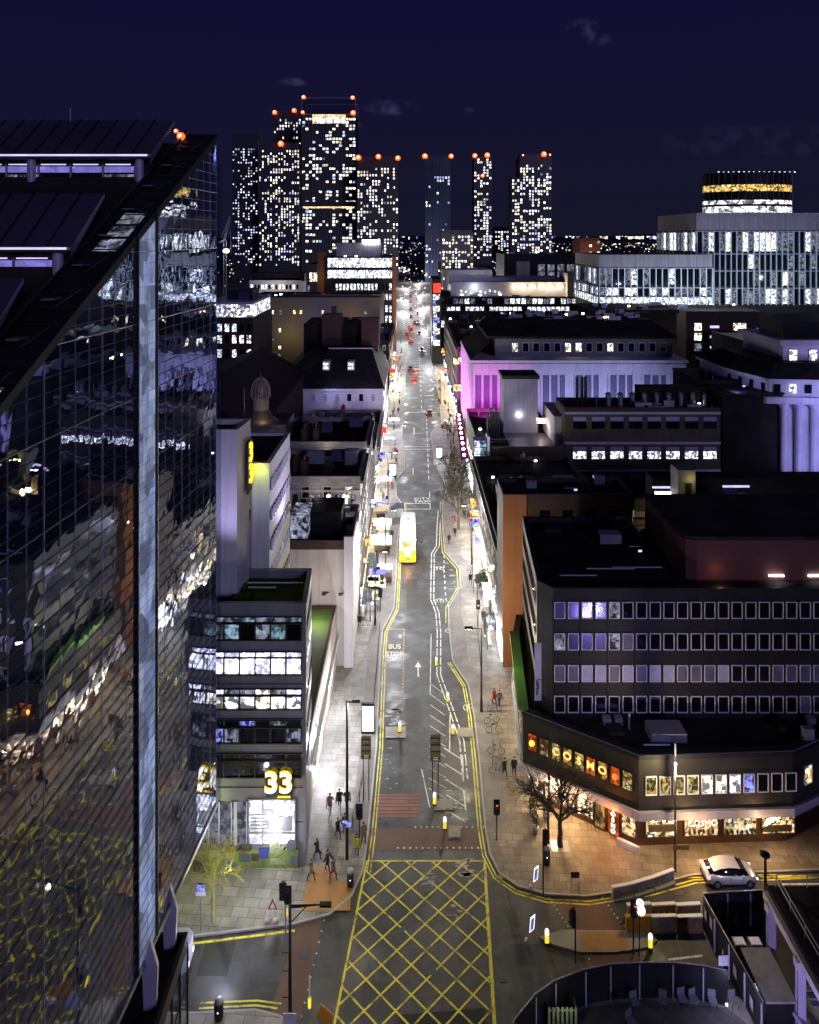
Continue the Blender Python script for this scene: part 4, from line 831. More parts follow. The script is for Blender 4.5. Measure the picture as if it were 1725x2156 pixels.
cv = MB()
for (px, py, w, d) in ((905, 2040, .9, .9), (845, 1960, .5, .5), (960, 2100, .6, .6), (640, 2010, .7, .7), (500, 2035, .6, .6), (1090, 1960, .7, .7), (1180, 2090, .8, .6), (876, 1560, .6, .6), (870, 1330, .7, .7), (886, 1180, .7, .7), (1430, 1880, .7, .5), (1060, 2060, .5, .5)): x, y, _ = G(px, py); cv.box(x-w/2, x+w/2, y-d/2, y+d/2, .004, .013)
struct('road_covers', cv, 'patch_grey')
for k, (px, py, w, d) in enumerate(((985, 2080, 3.4, 2.6), (800, 2120, 2.6, 3.4), (1000, 1905, 1.6, 3), (1120, 2010, 3, 1.6), (560, 2040, 2.4, 1.8), (455, 2020, 2.2, 2.4), (870, 1500, 1.7, 5), (868, 1250, 1.6, 9), (880, 1120, 1.5, 7), (1500, 1850, 5, 1.0))):
    x, y, _ = G(px, py); sheet('road_patch', [(x-w/2, y-d/2), (x+w/2, y-d/2), (x+w/2, y+d/2), (x-w/2, y+d/2)], .0035+k*.0001, 'patch_dark' if k % 2 else 'patch_grey')
# ================================================================= RIGHT: restaurant building and office block above it
M('podium_wall', (.020, .018, .012), .6, .35, .5, .06, brick=(1.177, 3, .008, 'z')); M('canopy_band', (.50, .48, .56), .5, .15, .8, .03, brick=(1.8, 5, .01, 'z'))
pd = thing('restaurant_building', 'two storey restaurant podium with glowing COSMO letters and a pale canopy band', 'restaurant', (20, 64, 0))
PA, PB, PC_, PD_ = (10.3, 66.9), (19.3, 61.1), (32.6, 61.6), (45, 67.5)
poly = [PA, PB, PC_, PD_, (45, 84), (12.3, 84), (11.3, 79.9)]
def inset(poly, d):
    n = len(poly); o = []
    for i in range(n):
        a = Vector(poly[i-1]); b = Vector(poly[i]); c = Vector(poly[(i+1) % n]); d1 = (b-a).normalized(); d2 = (c-b).normalized(); k = Vector((-d1.y, d1.x))+Vector((-d2.y, d2.x)); k = k/max(.3, k.length_squared)*2; o.append((b.x+k.x*d, b.y+k.y*d))
    return o
part('ground_floor', MB().prism(inset(poly, .9), 0, 3.0), ['brown_panel'], pd)
part('canopy', MB().prism(inset(poly, -.1), 2.95, 3.65), ['canopy_band'], pd)
part('upper_wall', MB().prism(inset(poly, .15), 3.65, 8.0), ['podium_wall'], pd)
rb = MB(); inn = inset(poly, .7); ot = inset(poly, .05)
for i in range(len(poly)): j = (i+1) % len(poly); rb.prism([ot[i], ot[j], inn[j], inn[i]], 8.003, 8.45)
part('parapet', rb, ['dark_clad'], pd); part('roof', MB().add([(x, y, 8.1) for x, y in inset(poly, .6)], [list(range(len(poly)))]), ['dark_roof'], pd)
part('parapet_edge', MB().strip([PA, PB, PC_, PD_], .12, 8.456), ['lav_metal'], pd)
part('green_ledge', MB().prism([(10.0, 66.9), (10.95, 66.9), (12.0, 79.9), (11.0, 79.9)], 8.46, 8.75), ['green_ledge'], pd); light('ledge_light', (9.9, 72.5, 11), 160, (.6, 1, .25), .3, pd)
ip_ = inset(poly, .15)
def seg(A, B, t0, t1, d=0.0):
    A = Vector(A); B = Vector(B); u = (B-A); n = Vector((u.y, -u.x)).normalized(); return A+u*t0+n*d, A+u*t1+n*d
# upper windows of the angled wing; letters hang in four of them
L_ = (Vector(ip_[1])-Vector(ip_[0])); Ln = L_.length; ang = math.atan2(L_.y, L_.x)
pxs = [1147, 1172, 1196, 1221, 1245, 1270, 1296, 1322]; ang0 = ang
E('neon_letter', (1, .55, .12), 2.6, 0, 1, 0)
kinds = ['lit_orange', 'lit_yellow', 'lit_orange', 'lit_yellow', 'lit_orange', 'lit_yellow', 'lit_orange', 'lit_yellow']
E('win_ember', (.8, .26, .04), .42, .3, 1, .9, (1, .6, .2)); E('win_red', (.7, .09, .015), .55, .2, 1, .6, (1, .2, .05)); E('win_olive', (.7, .42, .10), .55, .4, .7, .95, (.9, .8, .4), scale=3.5)
wl = {1147-25: 'win_ember'}
for i, px in enumerate([1122]+pxs):
    s_ = (px-CX)/F; A = Vector(ip_[0]); t = (s_*A.y-A.x)/(L_.x-s_*L_.y); p = A+L_*t
    mt = ['win_red', 'win_ember', 'win_olive', 'win_ember', 'win_olive', 'win_red', 'win_ember', 'win_red', 'win_olive'][i]
    w = window(pd, p.x, p.y, 5.85, ang, .78, 1.5, mt, (.05, 'black_metal'))
    ch = {2: 'C', 3: 'O', 4: 'S', 5: 'M', 6: 'O'}.get(i)
    if ch:
        o = text('letter', ch, .92, (0, -.2, .1), w, 'neon_letter', ext=.03, off=.012, world=False)
    if i in (0, 7): o = part('flame_lamp', MB().ball((0, -.22, 0), .24, 0, 10), ['neon_orange' if i else 'amber_lit'], w, world=False)
lits = ['win_olive', 'win_olive', 'win_olive', 'win_olive', 'lit_warm', 'lit_warm', 'lit_cool', 'lit_blue', 'dark_glass', 'dark_glass', 'dark_glass']
fA, fB = Vector(ip_[1]), Vector(ip_[2]); fd = (fB-fA).normalized(); fang = math.atan2(fd.y, fd.x)
for i in range(11):
    px = 1371+i*29.4; s_ = (px-CX)/F; t = (s_*fA.y-fA.x)/(fd.x-s_*fd.y); p = fA+fd*t; window(pd, p.x, p.y, 5.78, fang, .86, 1.48, lits[i], (.05, 'white_paint'))
gA, gB = Vector(ip_[2]), Vector(ip_[3]); gd = (gB-gA).normalized(); window(pd, gA.x+gd.x*1.9, gA.y+gd.y*1.9, 5.8, math.atan2(gd.y, gd.x), .86, 1.5, 'lit_yellow', (.05, 'white_paint'))
# ground floor shop windows
gi = inset(poly, .88)
hA, hB = Vector(gi[1]), Vector(gi[2]); hd = (hB-hA).normalized()
E('diner_a', (.9, .55, .20), .75, .5, .7, 1.0, (1, .9, .7), sample=True, scale=2.6); E('diner_b', (1, .66, .34), .85, .5, .5, 1.0, (1, .62, .3), sample=True, scale=3.2); E('diner_wing', (1, .80, .58), 1.9, .7, .6, 1.0, (1, .55, .25), sample=True, scale=2.2)
for i, (a, b) in enumerate(((1360, 1424), (1441, 1511), (1524, 1592), (1604, 1672))):
    pa = (lambda px: (lambda s_: hA+hd*((s_*hA.y-hA.x)/(hd.x-s_*hd.y)))((px-CX)/F)); p0 = pa(a); p1 = pa(b); c_ = (p0+p1)/2; w = (p1-p0).length
    o = window(pd, c_.x, c_.y, 1.85, fang, w, 2.0, ['diner_a', 'diner_b', 'diner_a', 'diner_b'][i], (.07, 'brown_panel'), (0, 0), name='shop_window')
    if i == 0:
        for k in range(3): part('globe_lamp', MB().ball((-.85+k*.95, -.3, .72), .2, 0, 10), ['lamp_warm'], o, world=False)
        part('dining_table', MB().box(-1.1, 1.1, -.09, -.05, -.55, .05), ['olive_wall'], o, world=False)
    if i == 1:
        sg = text('sign_letters', 'COSMO', .74, (0, -.28, .28), o, 'neon_orange', ext=.02, off=.035, world=False, sx=.92, sp=1.12); text('sign_letters', 'COSMO', .72, (0, -.36, .28), o, 'neon_white', ext=.02, off=-.01, world=False, sx=.93, sp=1.12)
        fl = MB()
        for k in range(6): fl.ball((-1+k*.4, -.12, -.7+.1*(k % 2)), .13, 0, 8, 1.6)
        part('vase', fl, ['brown_panel'], o, world=False)
    if i == 2:
        fl = MB(); 
        for k in range(6): fl.ball((-1.1+k*.42, -.12, -.75), .10, 0, 8, 2.0)
        part('plant_pot', fl, ['dark_wall'], o, world=False)
    if i == 3:
        st = MB()
        for k in range(6): x = -1.15+k*.27; z = -.05+k*.14; st.add([(x, -.12, z-.25), (x+.18, -.12, z-.2), (x+.30, -.12, z+.35), (x+.12, -.12, z+.3)], [(0, 1, 2, 3)])
        for k in range(3): x = .75+k*.2; z = .78-k*.06; st.add([(x, -.12, z-.1), (x+.14, -.12, z-.12), (x+.18, -.12, z+.16), (x+.04, -.12, z+.2)], [(0, 1, 2, 3)])
        part('lit_stair', st, ['lamp_warm'], o, world=False); part('stair_shadow', MB().box(-1.2, 1.2, -.1, -.05, -.85, -.3), ['olive_wall'], o, world=False)
# angled wing at ground level
wA, wB = Vector(gi[0]), Vector(gi[1]); wd_ = wB-wA; wang = math.atan2(wd_.y, wd_.x)
for i, (t0, t1, mt) in enumerate(((.02, .13, 'diner_wing'), (.15, .27, 'diner_wing'), (.29, .43, 'diner_wing'), (.46, .60, 'diner_wing'), (.86, .975, 'diner_b'))):
    c_ = wA+wd_*((t0+t1)/2); window(pd, c_.x, c_.y, 1.75, wang, wd_.length*(t1-t0), 2.2, mt, (.07, 'brown_panel'))
c_ = wA+wd_*.665; window(pd, c_.x, c_.y, 1.5, wang, .9, 2.6, 'win_ember', (.06, 'black_metal'), (1, 0), name='door')
c_ = wA+wd_*.79; n_ = Vector((wd_.y, -wd_.x)).normalized()
vs_ = part('vertical_sign', MB().obox((c_.x+n_.x*.2, c_.y+n_.y*.2), tuple(wd_.normalized()), .42, .12, .35, 2.9), ['win_red'], pd)
for k, ch in enumerate('COSMO'): text('letter', ch, .48, (c_.x+n_.x*.38, c_.y+n_.y*.38, 2.62-k*.49), vs_, 'neon_white', rot=(R(90), 0, wang), ext=.02, off=.015)
light('doorway_light', (c_.x+n_.x*1.6, c_.y+n_.y*1.6, 2.2), 260, (1, .32, .07), .3, pd); light('doorway_light', (c_.x+n_.x*1.2+1.3, c_.y+n_.y*1.2-1, 1.4), 50, (1, .8, .6), .3, pd)
c_ = wA+wd_*.25; light('shopfront_light', (c_.x+n_.x*1.2, c_.y+n_.y*1.2, 2.5), 700, (1, .74, .38), .4, pd); c_ = wA+wd_*.5; light('shopfront_light', (c_.x+n_.x*1.2, c_.y+n_.y*1.2, 2.5), 480, (1, .60, .26), .4, pd)
light('shopfront_light', (24, 59.8, 2.2), 330, (1, .55, .22), .5, pd); light('shopfront_light', (30, 60.2, 2.2), 220, (1, .62, .3), .5, pd)
part('corner_plinth', MB().obox((18.55, 61.55), tuple(wd_.normalized()), .95, .12, .1, .75), ['lav_metal'], pd)
# street side of the podium
for i in range(5): window(pd, 11.35+i*.2, 69+i*2.6, 1.7, R(94.4)+PI, 2.1, 2.0, 'shop_warm'); window(pd, 10.6+i*.2, 69+i*2.6, 5.8, R(94.4)+PI, .9, 1.4, 'win_olive')
for px, n_ in ((1278, 1), (1302, 1), (1707, 1)):
    x, y, z_ = G(px, 1524, 8.1); u = part('roof_vent', MB().box(x-.35, x+.35, y-.3, y+.3, 8.1, 8.75).box(x-.28, x+.28, y-.33, y-.3, 8.2, 8.65), ['metal_grey'], pd)
# office block above
ob = thing('dark_office_block', 'dark clad office block with four rows of white framed windows above the restaurant', 'building', (25, 74, 8.1))
OA = (13.1, 66.4)
opoly = [OA, (50, 66.4), (50, 74), (25, 74), (25, 83.5), (13.0, 83.5), (11.9, 67.9)]
part('wall', MB().prism(opoly, 8.11, 19.4), ['dark_clad'], ob)
rb = MB(); inn = inset(opoly, .45)
for i in range(7): j = (i+1) % 7; rb.prism([opoly[i], opoly[j], inn[j], inn[i]], 19.403, 19.95)
part('parapet', rb, ['dark_clad'], ob); part('roof', MB().add([(x, y, 19.5) for x, y in inset(opoly, .4)], [list(range(7))]), ['dark_roof'], ob)
part('parapet_edge', MB().strip([(12.9, 83), (11.95, 68), OA, (50, 66.45)], .06, 19.957), ['metal_grey'], ob)
for ri, py in enumerate((1284, 1350, 1417, 1482)):
    z = WZ(py, 66.4)
    for i in range(21):
        x = WX(1178.5+i*28.7, 66.4)
        if ri == 0: mt = 'blue_glass' if i < 4 else ('lit_dim' if i == 4 else 'dark_glass')
        elif ri == 1: mt = 'lit_dim' if i in (0, 4) else ('blue_glass' if i < 5 else ('blind_dark' if i == 5 else 'dark_glass'))
        elif ri == 2: mt = ('blind' if i in (2, 3, 5, 7, 8, 12) else 'blind_dark' if i < 13 else ('blind_dark' if i > 15 else 'dark_glass'))
        else: mt = 'blind_dark' if i == 18 else 'dark_glass'
        window(ob, x, 66.385, z, 0, .88, 1.42, mt, (.05, 'white_paint'))
for i in range(4):
    z = WZ(1284+i*66, 66.4); part('side_window_strip', MB().add([(11.88, 68.6, z-.7), (11.88, 68.6, z+.7), (12.88, 82.6, z+.7), (12.88, 82.6, z-.7)], [(0, 1, 2, 3)]), ['dark_glass'], ob)
sp = MB()
for i in range(11): x = WX(1164+i*57.4, 66.4); sp.box(x-.03, x+.03, 66.32, 66.39, 8.2, 19)
part('cladding_joint', sp, ['felt_roof'], ob)
bn = part('banner', MB().box(WX(1125, 67.2), WX(1139, 67.2), 66.9, 66.95, WZ(1474, 67), WZ(1353, 67)), ['blind'], ob); 
bm = MB()
for i in range(14): z = WZ(1430+i*2.4, 67); x = WX(1127+random.random()*5, 67); bm.box(x, x+random.uniform(.1, .35), 66.87, 66.89, z, z+.07)
part('banner_print', bm, ['black_metal'], ob); light('banner_light', (11.4, 65.2, 13), 10, (.8, .78, 1), .2, ob)
light('violet_flood', (13.2, 56, 14), 1000, (.45, .40, 1), .8, ob, 'SPOT', R(80), (16.5, 66.4, 14.5)); light('violet_flood', (20, 54, 12), 900, (.45, .40, 1), .8, ob, 'SPOT', R(80), (22, 66.4, 13.0))
rp = MB(); rp.prism([(27.2, 68.8), (50, 68.8), (50, 74), (25.9, 74), (25.9, 70.2), (26.3, 69.2)], 19.52, 23.4, 0)
part('roof_plant_room', rp, ['red_render'], ob); part('plant_room_roof', MB().prism([(27.0, 68.6), (50, 68.6), (50, 80), (25.7, 80), (25.7, 70.1), (26.1, 69.0)], 23.402, 23.75), ['felt_roof'], ob); part('plant_room_wall', MB().prism(rect(25.9, 50, 74.02, 79.9), 8.1, 23.4), ['brick_brown'], ob)
light('plant_room_light', (29, 67.9, 20.6), 14, (1, .5, .4), .3, ob)
for px in (1637, 1720): part('strip_lamp', MB().box(WX(px, 68.6)-.7, WX(px, 68.6)+.7, 68.7, 68.78, 19.95, 20.05), ['lamp_white'], ob)
light('strip_light', (WX(1637, 68), 68.0, 20.3), 10, (1, .85, .8), .3, ob)
# orange end wall building
ra = block('orange_wall_building', 'tall building whose blank orange brown end wall faces over the office block', 'building', rect(11.35, 27, 88, 94), 20.9, 'brick_brown', 'felt_roof', .5)
part('orange_wall', MB().box(11.3, 14.15, 87.85, 87.98, 0, 20.9), ['brick_orange'], ra); light('wall_uplight', (10.6, 84.5, 8), 190, (1, .62, .4), .5, ra); light('wall_uplight', (12.2, 85.5, 16.5), 60, (1, .6, .4), .5, ra)
wrow(ra, (15, 88), (26, 88), 18.2, 4, 1.2, 1.4, [('dark_glass', 1), ('blind_dark', .5)])
part('shop_window', MB().box(11.2, 11.33, 88.4, 93.6, .4, 3.2), ['shop_white'], ra)
rlow = street_row('low_dark_building', 'low dark roofed block with white graffiti between the orange wall and the lift tower building', 11.7, 29, 95, 133, 12.0, 'olive_wall', 'L', rows=2, lit=.5, clutter=7, shop=('shop_white', 'shop_white', 'shop_warm'))
gw = part('graffiti_wall', MB().box(WX(1052, 118), WX(1128, 118), 117.6, 117.9, 11.2, 13.6), ['dark_wall'], rlow); gr = MB()
for i in range(60):
    x = random.uniform(WX(1055, 118), WX(1125, 118)-.5); z = random.uniform(11.4, 13.3); a = random.random()*PI; gr.add([(x, 117.5, z), (x+.5*math.cos(a), 117.5, z+.4*math.sin(a)), (x+.5*math.cos(a)+.12, 117.5, z+.4*math.sin(a)+.08), (x+.12, 117.5, z+.1)], [(0, 1, 2, 3)])
part('graffiti', gr, ['lav_metal'], gw)
# stone courtyard building seen in the gap
cb = thing('courtyard_building', 'small stone building with arched windows and a lit yellow doorway deep between dark roofs', 'building', (34, 95, 0))
part('wall', MB().prism(rect(WX(1334, 95), 60, 95, 101), 0, 15.6), ['stone'], cb); part('ledge', MB().box(WX(1334, 95), WX(1455, 95), 94.6, 95.3, 15.6, 16.3), ['cream_wall'], cb); part('roof', MB().box(WX(1334, 95), 60, 95.3, 101, 15.62, 15.9), ['felt_roof'], cb)
for px in (1352, 1418):
    x = WX(px+5, 95); am = MB(); am.box(x-.65, x+.65, 94.93, 94.99, 10, 13.2, 0); disc(am, x, 94.94, 13.2, .65, .75, 0); part('arched_window', am, ['dark_glass'], cb)
    am = MB()
    for k in range(10): t0 = PI*k/9; t1 = PI*(k+1)/9; am.add([(x+.75*math.cos(t0), 94.85, 13.2+.85*math.sin(t0)), (x+1.15*math.cos(t0), 94.85, 13.2+1.25*math.sin(t0)), (x+1.15*math.cos(t1), 94.85, 13.2+1.25*math.sin(t1)), (x+.75*math.cos(t1), 94.85, 13.2+.85*math.sin(t1))], [(0, 3, 2, 1)]) if k < 9 else None
    part('arch_moulding', am, ['cream_wall'], cb)
part('railing', MB().box(WX(1337, 94.8), WX(1400, 94.8), 94.7, 94.75, 16.3, 18.0), ['olive_wall'], cb)
part('roof_house', MB().prism(rect(WX(1428, 98), WX(1465, 98), 98, 100.8), 15.9, 20.6), ['ochre_wall'], cb); part('door', MB().box(WX(1443, 98), WX(1456, 98), 97.93, 98, 16, 18.9), ['dark_wall'], cb)
part('walkway', MB().add([(WX(1420, 94), 94.5, 16.32), (WX(1480, 94), 94.5, 16.32), (WX(1462, 98), 98, 16.4), (WX(1430, 98), 98, 16.4)], [(0, 1, 2, 3)]), ['green_ledge'], cb)
light('bulkhead_light', (WX(1404, 93.6), 93.8, 16.6), 120, (1, .75, .3), .15, cb); part('bulkhead_lamp', MB().ball((WX(1404, 94), 94.2, WZ(1082, 94)), .38), ['lamp_warm'], cb); light('door_light', (WX(1462, 97), 97.2, 19.4), 40, (1, .9, .3), .15, cb)
for px, py in ((1402, 1026), (1550, 1024)): part('strip_lamp', MB().box(WX(px-28, 101), WX(px+28, 101), 100.9, 101.05, WZ(py, 101)-.12, WZ(py, 101)+.12), ['line_violet'], cb)
part('back_wall', MB().prism(rect(WX(1375, 101), 66, 101.1, 104), 0, 18.5), ['dark_wall'], cb)
for (px, py, w, h, mt) in ((1537, 1044, 1.6, 1.0, 'blue_glass'), (1560, 1044, 1.6, 1.0, 'blue_glass'), (1400, 1038, 2.6, .3, 'lamp_white'), (1537, 1030, 1.9, .7, 'blue_glass')): window(cb, WX(px, 101), 101.08, WZ(py, 101), 0, w, h, mt)
bl_ = thing('blue_lamp', 'small bluish bulkhead lamp glowing in the dark yard at the right edge', 'lamp', (WX(1637, 104), 104, WZ(1045, 104))); part('lamp_body', MB().box(WX(1637, 104)-.5, WX(1637, 104)+.5, 104, 104.3, WZ(1035, 104), WZ(1032, 104)), ['black_metal'], bl_); part('lamp_globe', MB().ball((WX(1637, 104), 103.8, WZ(1031, 104)), .4), ['keep_white'], bl_); light('lamp_light', (WX(1637, 104), 103, WZ(1031, 104)), 60, (.3, .3, 1), .2, bl_)
# lift tower building on the street, and strip window office
M('lift_wall', (.30, .29, .34), .8, .2, .3, .08, streak=.4)
lt = block('lift_tower_building', 'olive walled building with a pale lift tower and glazed street corner', 'building', rect(12.9, 28.8, 135, 165), 13.2, 'olive_wall', 'felt_roof', .8)
part('glass_corner', MB().box(11.9, 14.4, 134.2, 136.5, 0, 14.6), ['blue_glass'], lt)
gl = MB()
for k in range(11):
    for i in range(2): gl.box(12.0+i*1.15, 13.05+i*1.15, 134.14, 134.19, .6+k*1.27, 1.7+k*1.27, (k*3+i*2) % 3)
part('glass_panel', gl, ['lit_cool', 'lit_dim', 'lit_teal'], lt); part('corner_fin', MB().box(14.4, 14.8, 134.0, 137, 0, 15.2), ['white_paint'], lt)
part('lift_tower', MB().prism(rect(18.9, 25.8, 146, 152), 12.4, 23.6), ['lift_wall'], lt); part('tower_cap', MB().prism(rect(18.6, 26.1, 145.7, 152.3), 23.6, 24.3), ['dark_clad'], lt)
part('roof_terrace', MB().prism(rect(18.9, 30, 137, 146), 12.4, 12.7), ['roof_metal'], lt); part('terrace_wall', MB().prism(rect(27.5, 30, 138, 150), 12.4, 18.0), ['white_wall'], lt)
part('lit_door', MB().box(WX(1130, 146), WX(1152, 146), 145.9, 145.98, WZ(891, 146), WZ(880, 146)), ['shop_warm'], lt); light('terrace_light', (22.2, 141, 16.0), 200, (.62, .6, 1), .3, lt); light('terrace_light', (26, 143.5, 14.6), 200, (1, .8, .7), .3, lt)
part('lamp_globe', MB().ball((22, 145.6, 16.4), .4), ['lamp_white'], lt)
for i in range(5): part('roof_vent_pipe', MB().tube((15.5+i*.5, 143, 12.4), (15.5+i*.5, 143, 17.5+i % 2), .22), ['black_metal'], lt)
for i in range(6): window(lt, 12.88, 139+i*4.4, 6.4, PI*1.5, 2.2, 2.0, 'lit_warm'); part('shop_window', MB().box(12.75, 12.88, 137.4+i*4.4, 141+i*4.4, .4, 3.3), ['shop_white'], lt)
so_ = block('strip_window_office', 'wide brown office with repeated horizontal window bands in front of the purple lit hall', 'building', rect(28.9, 57.8, 135, 143.5), 20.4, 'olive_wall', 'felt_roof', .6, parmat='brick_brown')
for py, w, h, ms2 in ((881, 0, 0, None),): pass
for (py, kind) in ((882, 'dark'), (945, 'lit'), (1003, 'dark')):
    bd_ = MB().box(28.9, 57.8, 134.85, 134.99, WZ(py-10, 135), WZ(py-15, 135)); part('lintel_band', bd_, ['lav_metal'], so_)
    for i in range(9):
        x = WX(1221+i*39.2, 135); window(so_, x, 134.98, WZ(py, 135), 0, 2.4, .75, 'blind'); window(so_, x, 134.98, WZ(py+13, 135), 0, 2.4, 1.35, 'lit_cool' if kind == 'lit' else 'dark_glass', None, (3, 0))
for i in range(9): part('roof_cowl', MB().tube((WX(1290+i*26, 136), 139, 19.8), (WX(1290+i*26, 136), 139, 22.0), .55, .5, n=10).tube((WX(1290+i*26, 136), 139, 22.0), (WX(1290+i*26, 136), 139, 22.4), .7, .3, n=10), ['metal_grey'], so_)
part('plant_screen', MB().box(WX(1325, 146), WX(1475, 146), 139.5, 142.5, 19.8, WZ(812, 141)), ['dark_wall'], so_); part('plant_screen', MB().box(WX(1440, 150), WX(1522, 150), 142.6, 143.4, 19.8, WZ(800, 143)), ['dark_wall'], so_)
for px in (1215, 1226, 1233): part('flue', MB().tube((WX(px, 141), 141, 19.8), (WX(px, 141), 141, 25), .3), ['black_metal'], so_)
db = thing('black_flank_wall', 'tall windowless black block standing right of the strip window office', 'building', (63, 140, 0)); part('wall', MB().prism(rect(58.0, 69.2, 134.5, 160), 0, 23.0), ['dark_wall'], db); part('coping', MB().prism(rect(57.9, 69.4, 134.3, 160.2), 23, 23.3), ['felt_roof'], db)
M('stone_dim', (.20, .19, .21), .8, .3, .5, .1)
# purple lit hall
pb = thing('purple_lit_hall', 'long neoclassical hall floodlit violet and magenta with tall pilasters and a dark attic', 'building', (40, 185, 0))
part('wall', MB().prism(rect(14.6, 64.2, 169, 201), 0, 22.9), ['white_stone'], pb); part('cornice', MB().prism(rect(14.1, 64.7, 168.5, 201.5), 22.9, 23.5), ['white_stone'], pb)
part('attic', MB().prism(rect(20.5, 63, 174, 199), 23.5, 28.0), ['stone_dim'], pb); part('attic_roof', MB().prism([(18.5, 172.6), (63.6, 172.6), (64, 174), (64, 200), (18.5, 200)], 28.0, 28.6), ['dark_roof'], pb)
v, f = frust([(19, 173.5), (63.5, 173.5), (63.5, 200), (19, 200)], [(22, 180), (60, 180), (60, 198), (22, 198)], 28.6, 31.5); part('roof', MB().add(v, f), ['dark_roof'], pb)
part('parapet_slope', MB().add([(14.4, 170, 23.5), (20.5, 174, 28), (20.5, 200, 28), (14.4, 201, 23.5)], [(0, 1, 2, 3)]), ['slate'], pb)
wrow(pb, (24, 174), (62, 174), 25.7, 15, 1.3, 2.0, [('dark_glass', .8), ('lit_warm', .1)], (.15, 'white_stone'), (1, 0))
pil = MB(); 
for i in range(26):
    x = 15.0+i*1.96
    big = (i % 4 == 3)
    part('pilaster', MB().box(x-(.5 if big else .22), x+(.5 if big else .22), 168.55, 168.98, 0, 22.6), ['white_stone'], pb)
    if not big and i < 25: window(pb, x+.98, 168.95, 10.3, 0, 1.4, 19.4, 'blind_dark', None, (0, 5))
for i in range(15): part('side_pilaster', MB().box(14.15, 14.58, 169.6+i*2.1, 170.3+i*2.1, 0, 22.6), ['white_stone'], pb)
part('frieze', MB().box(14.9, 64, 168.6, 168.99, 20.3, 22.7), ['white_stone'], pb)
for i in range(7): x = 24+i*6.0; light('violet_floodlight', (x, 160, 12), 2700, (.44, .46, 1), .6, pb, 'SPOT', R(100), (x, 169, 17))
light('magenta_floodlight', (17.0, 158, 15), 6500, (.95, .10, 1), .8, pb, 'SPOT', R(120), (17.5, 169, 13)); light('magenta_floodlight', (21.5, 159, 13), 2200, (.85, .2, 1), .8, pb, 'SPOT', R(120), (19.5, 169, 16))
for i in range(9): light('magenta_floodlight', (11.4, 169+i*4, 5.2), 9000, (.85, .04, 1), .1, pb, 'SPOT', R(120), (14.6, 169.5+i*4, 15))
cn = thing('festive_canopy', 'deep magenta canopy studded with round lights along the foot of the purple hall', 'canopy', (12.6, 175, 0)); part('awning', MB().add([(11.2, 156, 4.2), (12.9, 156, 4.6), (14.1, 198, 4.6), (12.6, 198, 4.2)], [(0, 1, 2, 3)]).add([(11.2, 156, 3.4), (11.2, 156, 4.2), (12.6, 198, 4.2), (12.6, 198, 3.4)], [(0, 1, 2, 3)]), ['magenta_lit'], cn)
for i in range(9): part('round_light', MB().ball((11.9+i*.15, 158+i*4.4, 4.75), .32, 0, 8), ['lamp_white'], cn)
rc = MB()
for i in range(26): x = random.uniform(24, 58); y = random.uniform(182, 197); rc.box(x, x+random.uniform(.5, 2.5), y, y+1, 31.5, 31.5+random.uniform(.4, 1.2))
part('roof_clutter', rc, ['metal_grey'], pb)
# classical stone building at the far right
cl_ = thing('classical_building', 'grand stone building with giant fluted columns and deep cornices lit blue at the right edge', 'building', (70, 140, 0))
cpol = [(66.8, 135), (86, 133), (86, 160), (63.7, 160), (63.7, 147)]
part('wall', MB().prism(cpol, 0, 21.4), ['white_stone'], cl_)
def grow(p, d): return inset(p, -d)
part('cornice', MB().prism(grow(cpol, 1.3), 21.4, 22.6), ['white_stone'], cl_); part('attic', MB().prism(grow(cpol, -.2), 22.6, 25.3), ['white_stone'], cl_); part('attic_cornice', MB().prism(grow(cpol, .5), 25.3, 25.8), ['white_stone'], cl_)
v, f = frust(grow(cpol, .2), inset(cpol, 3.5), 25.8, 28.2); part('roof', MB().add(v, f), ['dark_roof'], cl_)
part('upper_storey', MB().prism(rect(72.5, 90, 141, 158), 25.8, 32.0), ['white_stone'], cl_); part('upper_cornice', MB().prism(rect(71.4, 90, 140, 158), 31.2, 32.2), ['white_stone'], cl_); part('upper_roof', MB().prism([(73, 142), (90, 142), (90, 158), (76, 158)], 32.2, 35.5), ['slate'], cl_)
wrow(cl_, (66.9, 135), (86, 133), 24, 7, 1.2, 1.6, [('dark_glass', .6), ('lit_cool', .5)]); wrow(cl_, (72.5, 141), (88, 141), 28.6, 4, 1.5, 3.2, [('lit_white', .7), ('dark_glass', .3)], (.15, 'white_stone'), (1, 2))
for i in range(8):
    x = 69.0+i*2.7; y = 134.2-i*.28
    part('column', MB().tube((x, y, 6.6), (x, y, 20.4), .72, .62, n=16).tube((x, y, 20.4), (x, y, 21.4), .65, 1.0, n=16).tube((x, y, 5.8), (x, y, 6.6), .95, n=16), ['white_stone'], cl_)
    window(cl_, x+1.35, y+.72, 17.5, R(-6), 1.0, 2.6, 'lit_dim', None, (1, 2)); window(cl_, x+1.35, y+.72, 12, R(-6), 1.0, 3.2, pick([('dark_glass', 1), ('lit_dim', .6)]), None, (1, 2)); window(cl_, x+1.35, y+.72, 3.2, R(-6), 1.3, 2.6, pick([('dark_glass', 1), ('blue_glass', .6)]), None, (1, 1))
part('base_course', MB().prism(grow(cpol, .9), 0, 5.8), ['white_stone'], cl_)
wrow(cl_, (63.7, 147), (66.8, 135), 24, 4, .9, 1.5, 'dark_glass'); wrow(cl_, (63.2, 147), (66.2, 135), 19.3, 4, 1.2, 2.0, [('lit_yellow', 1), ('dark_glass', .3)])
for (x, z) in ((72, 8), (79, 8), (74, 24), (82, 24)): light('blue_floodlight', (x, 126, z), 2600, (.36, .34, 1), .8, cl_, 'SPOT', R(110), (x, 134, z+8 if z < 20 else z-3))
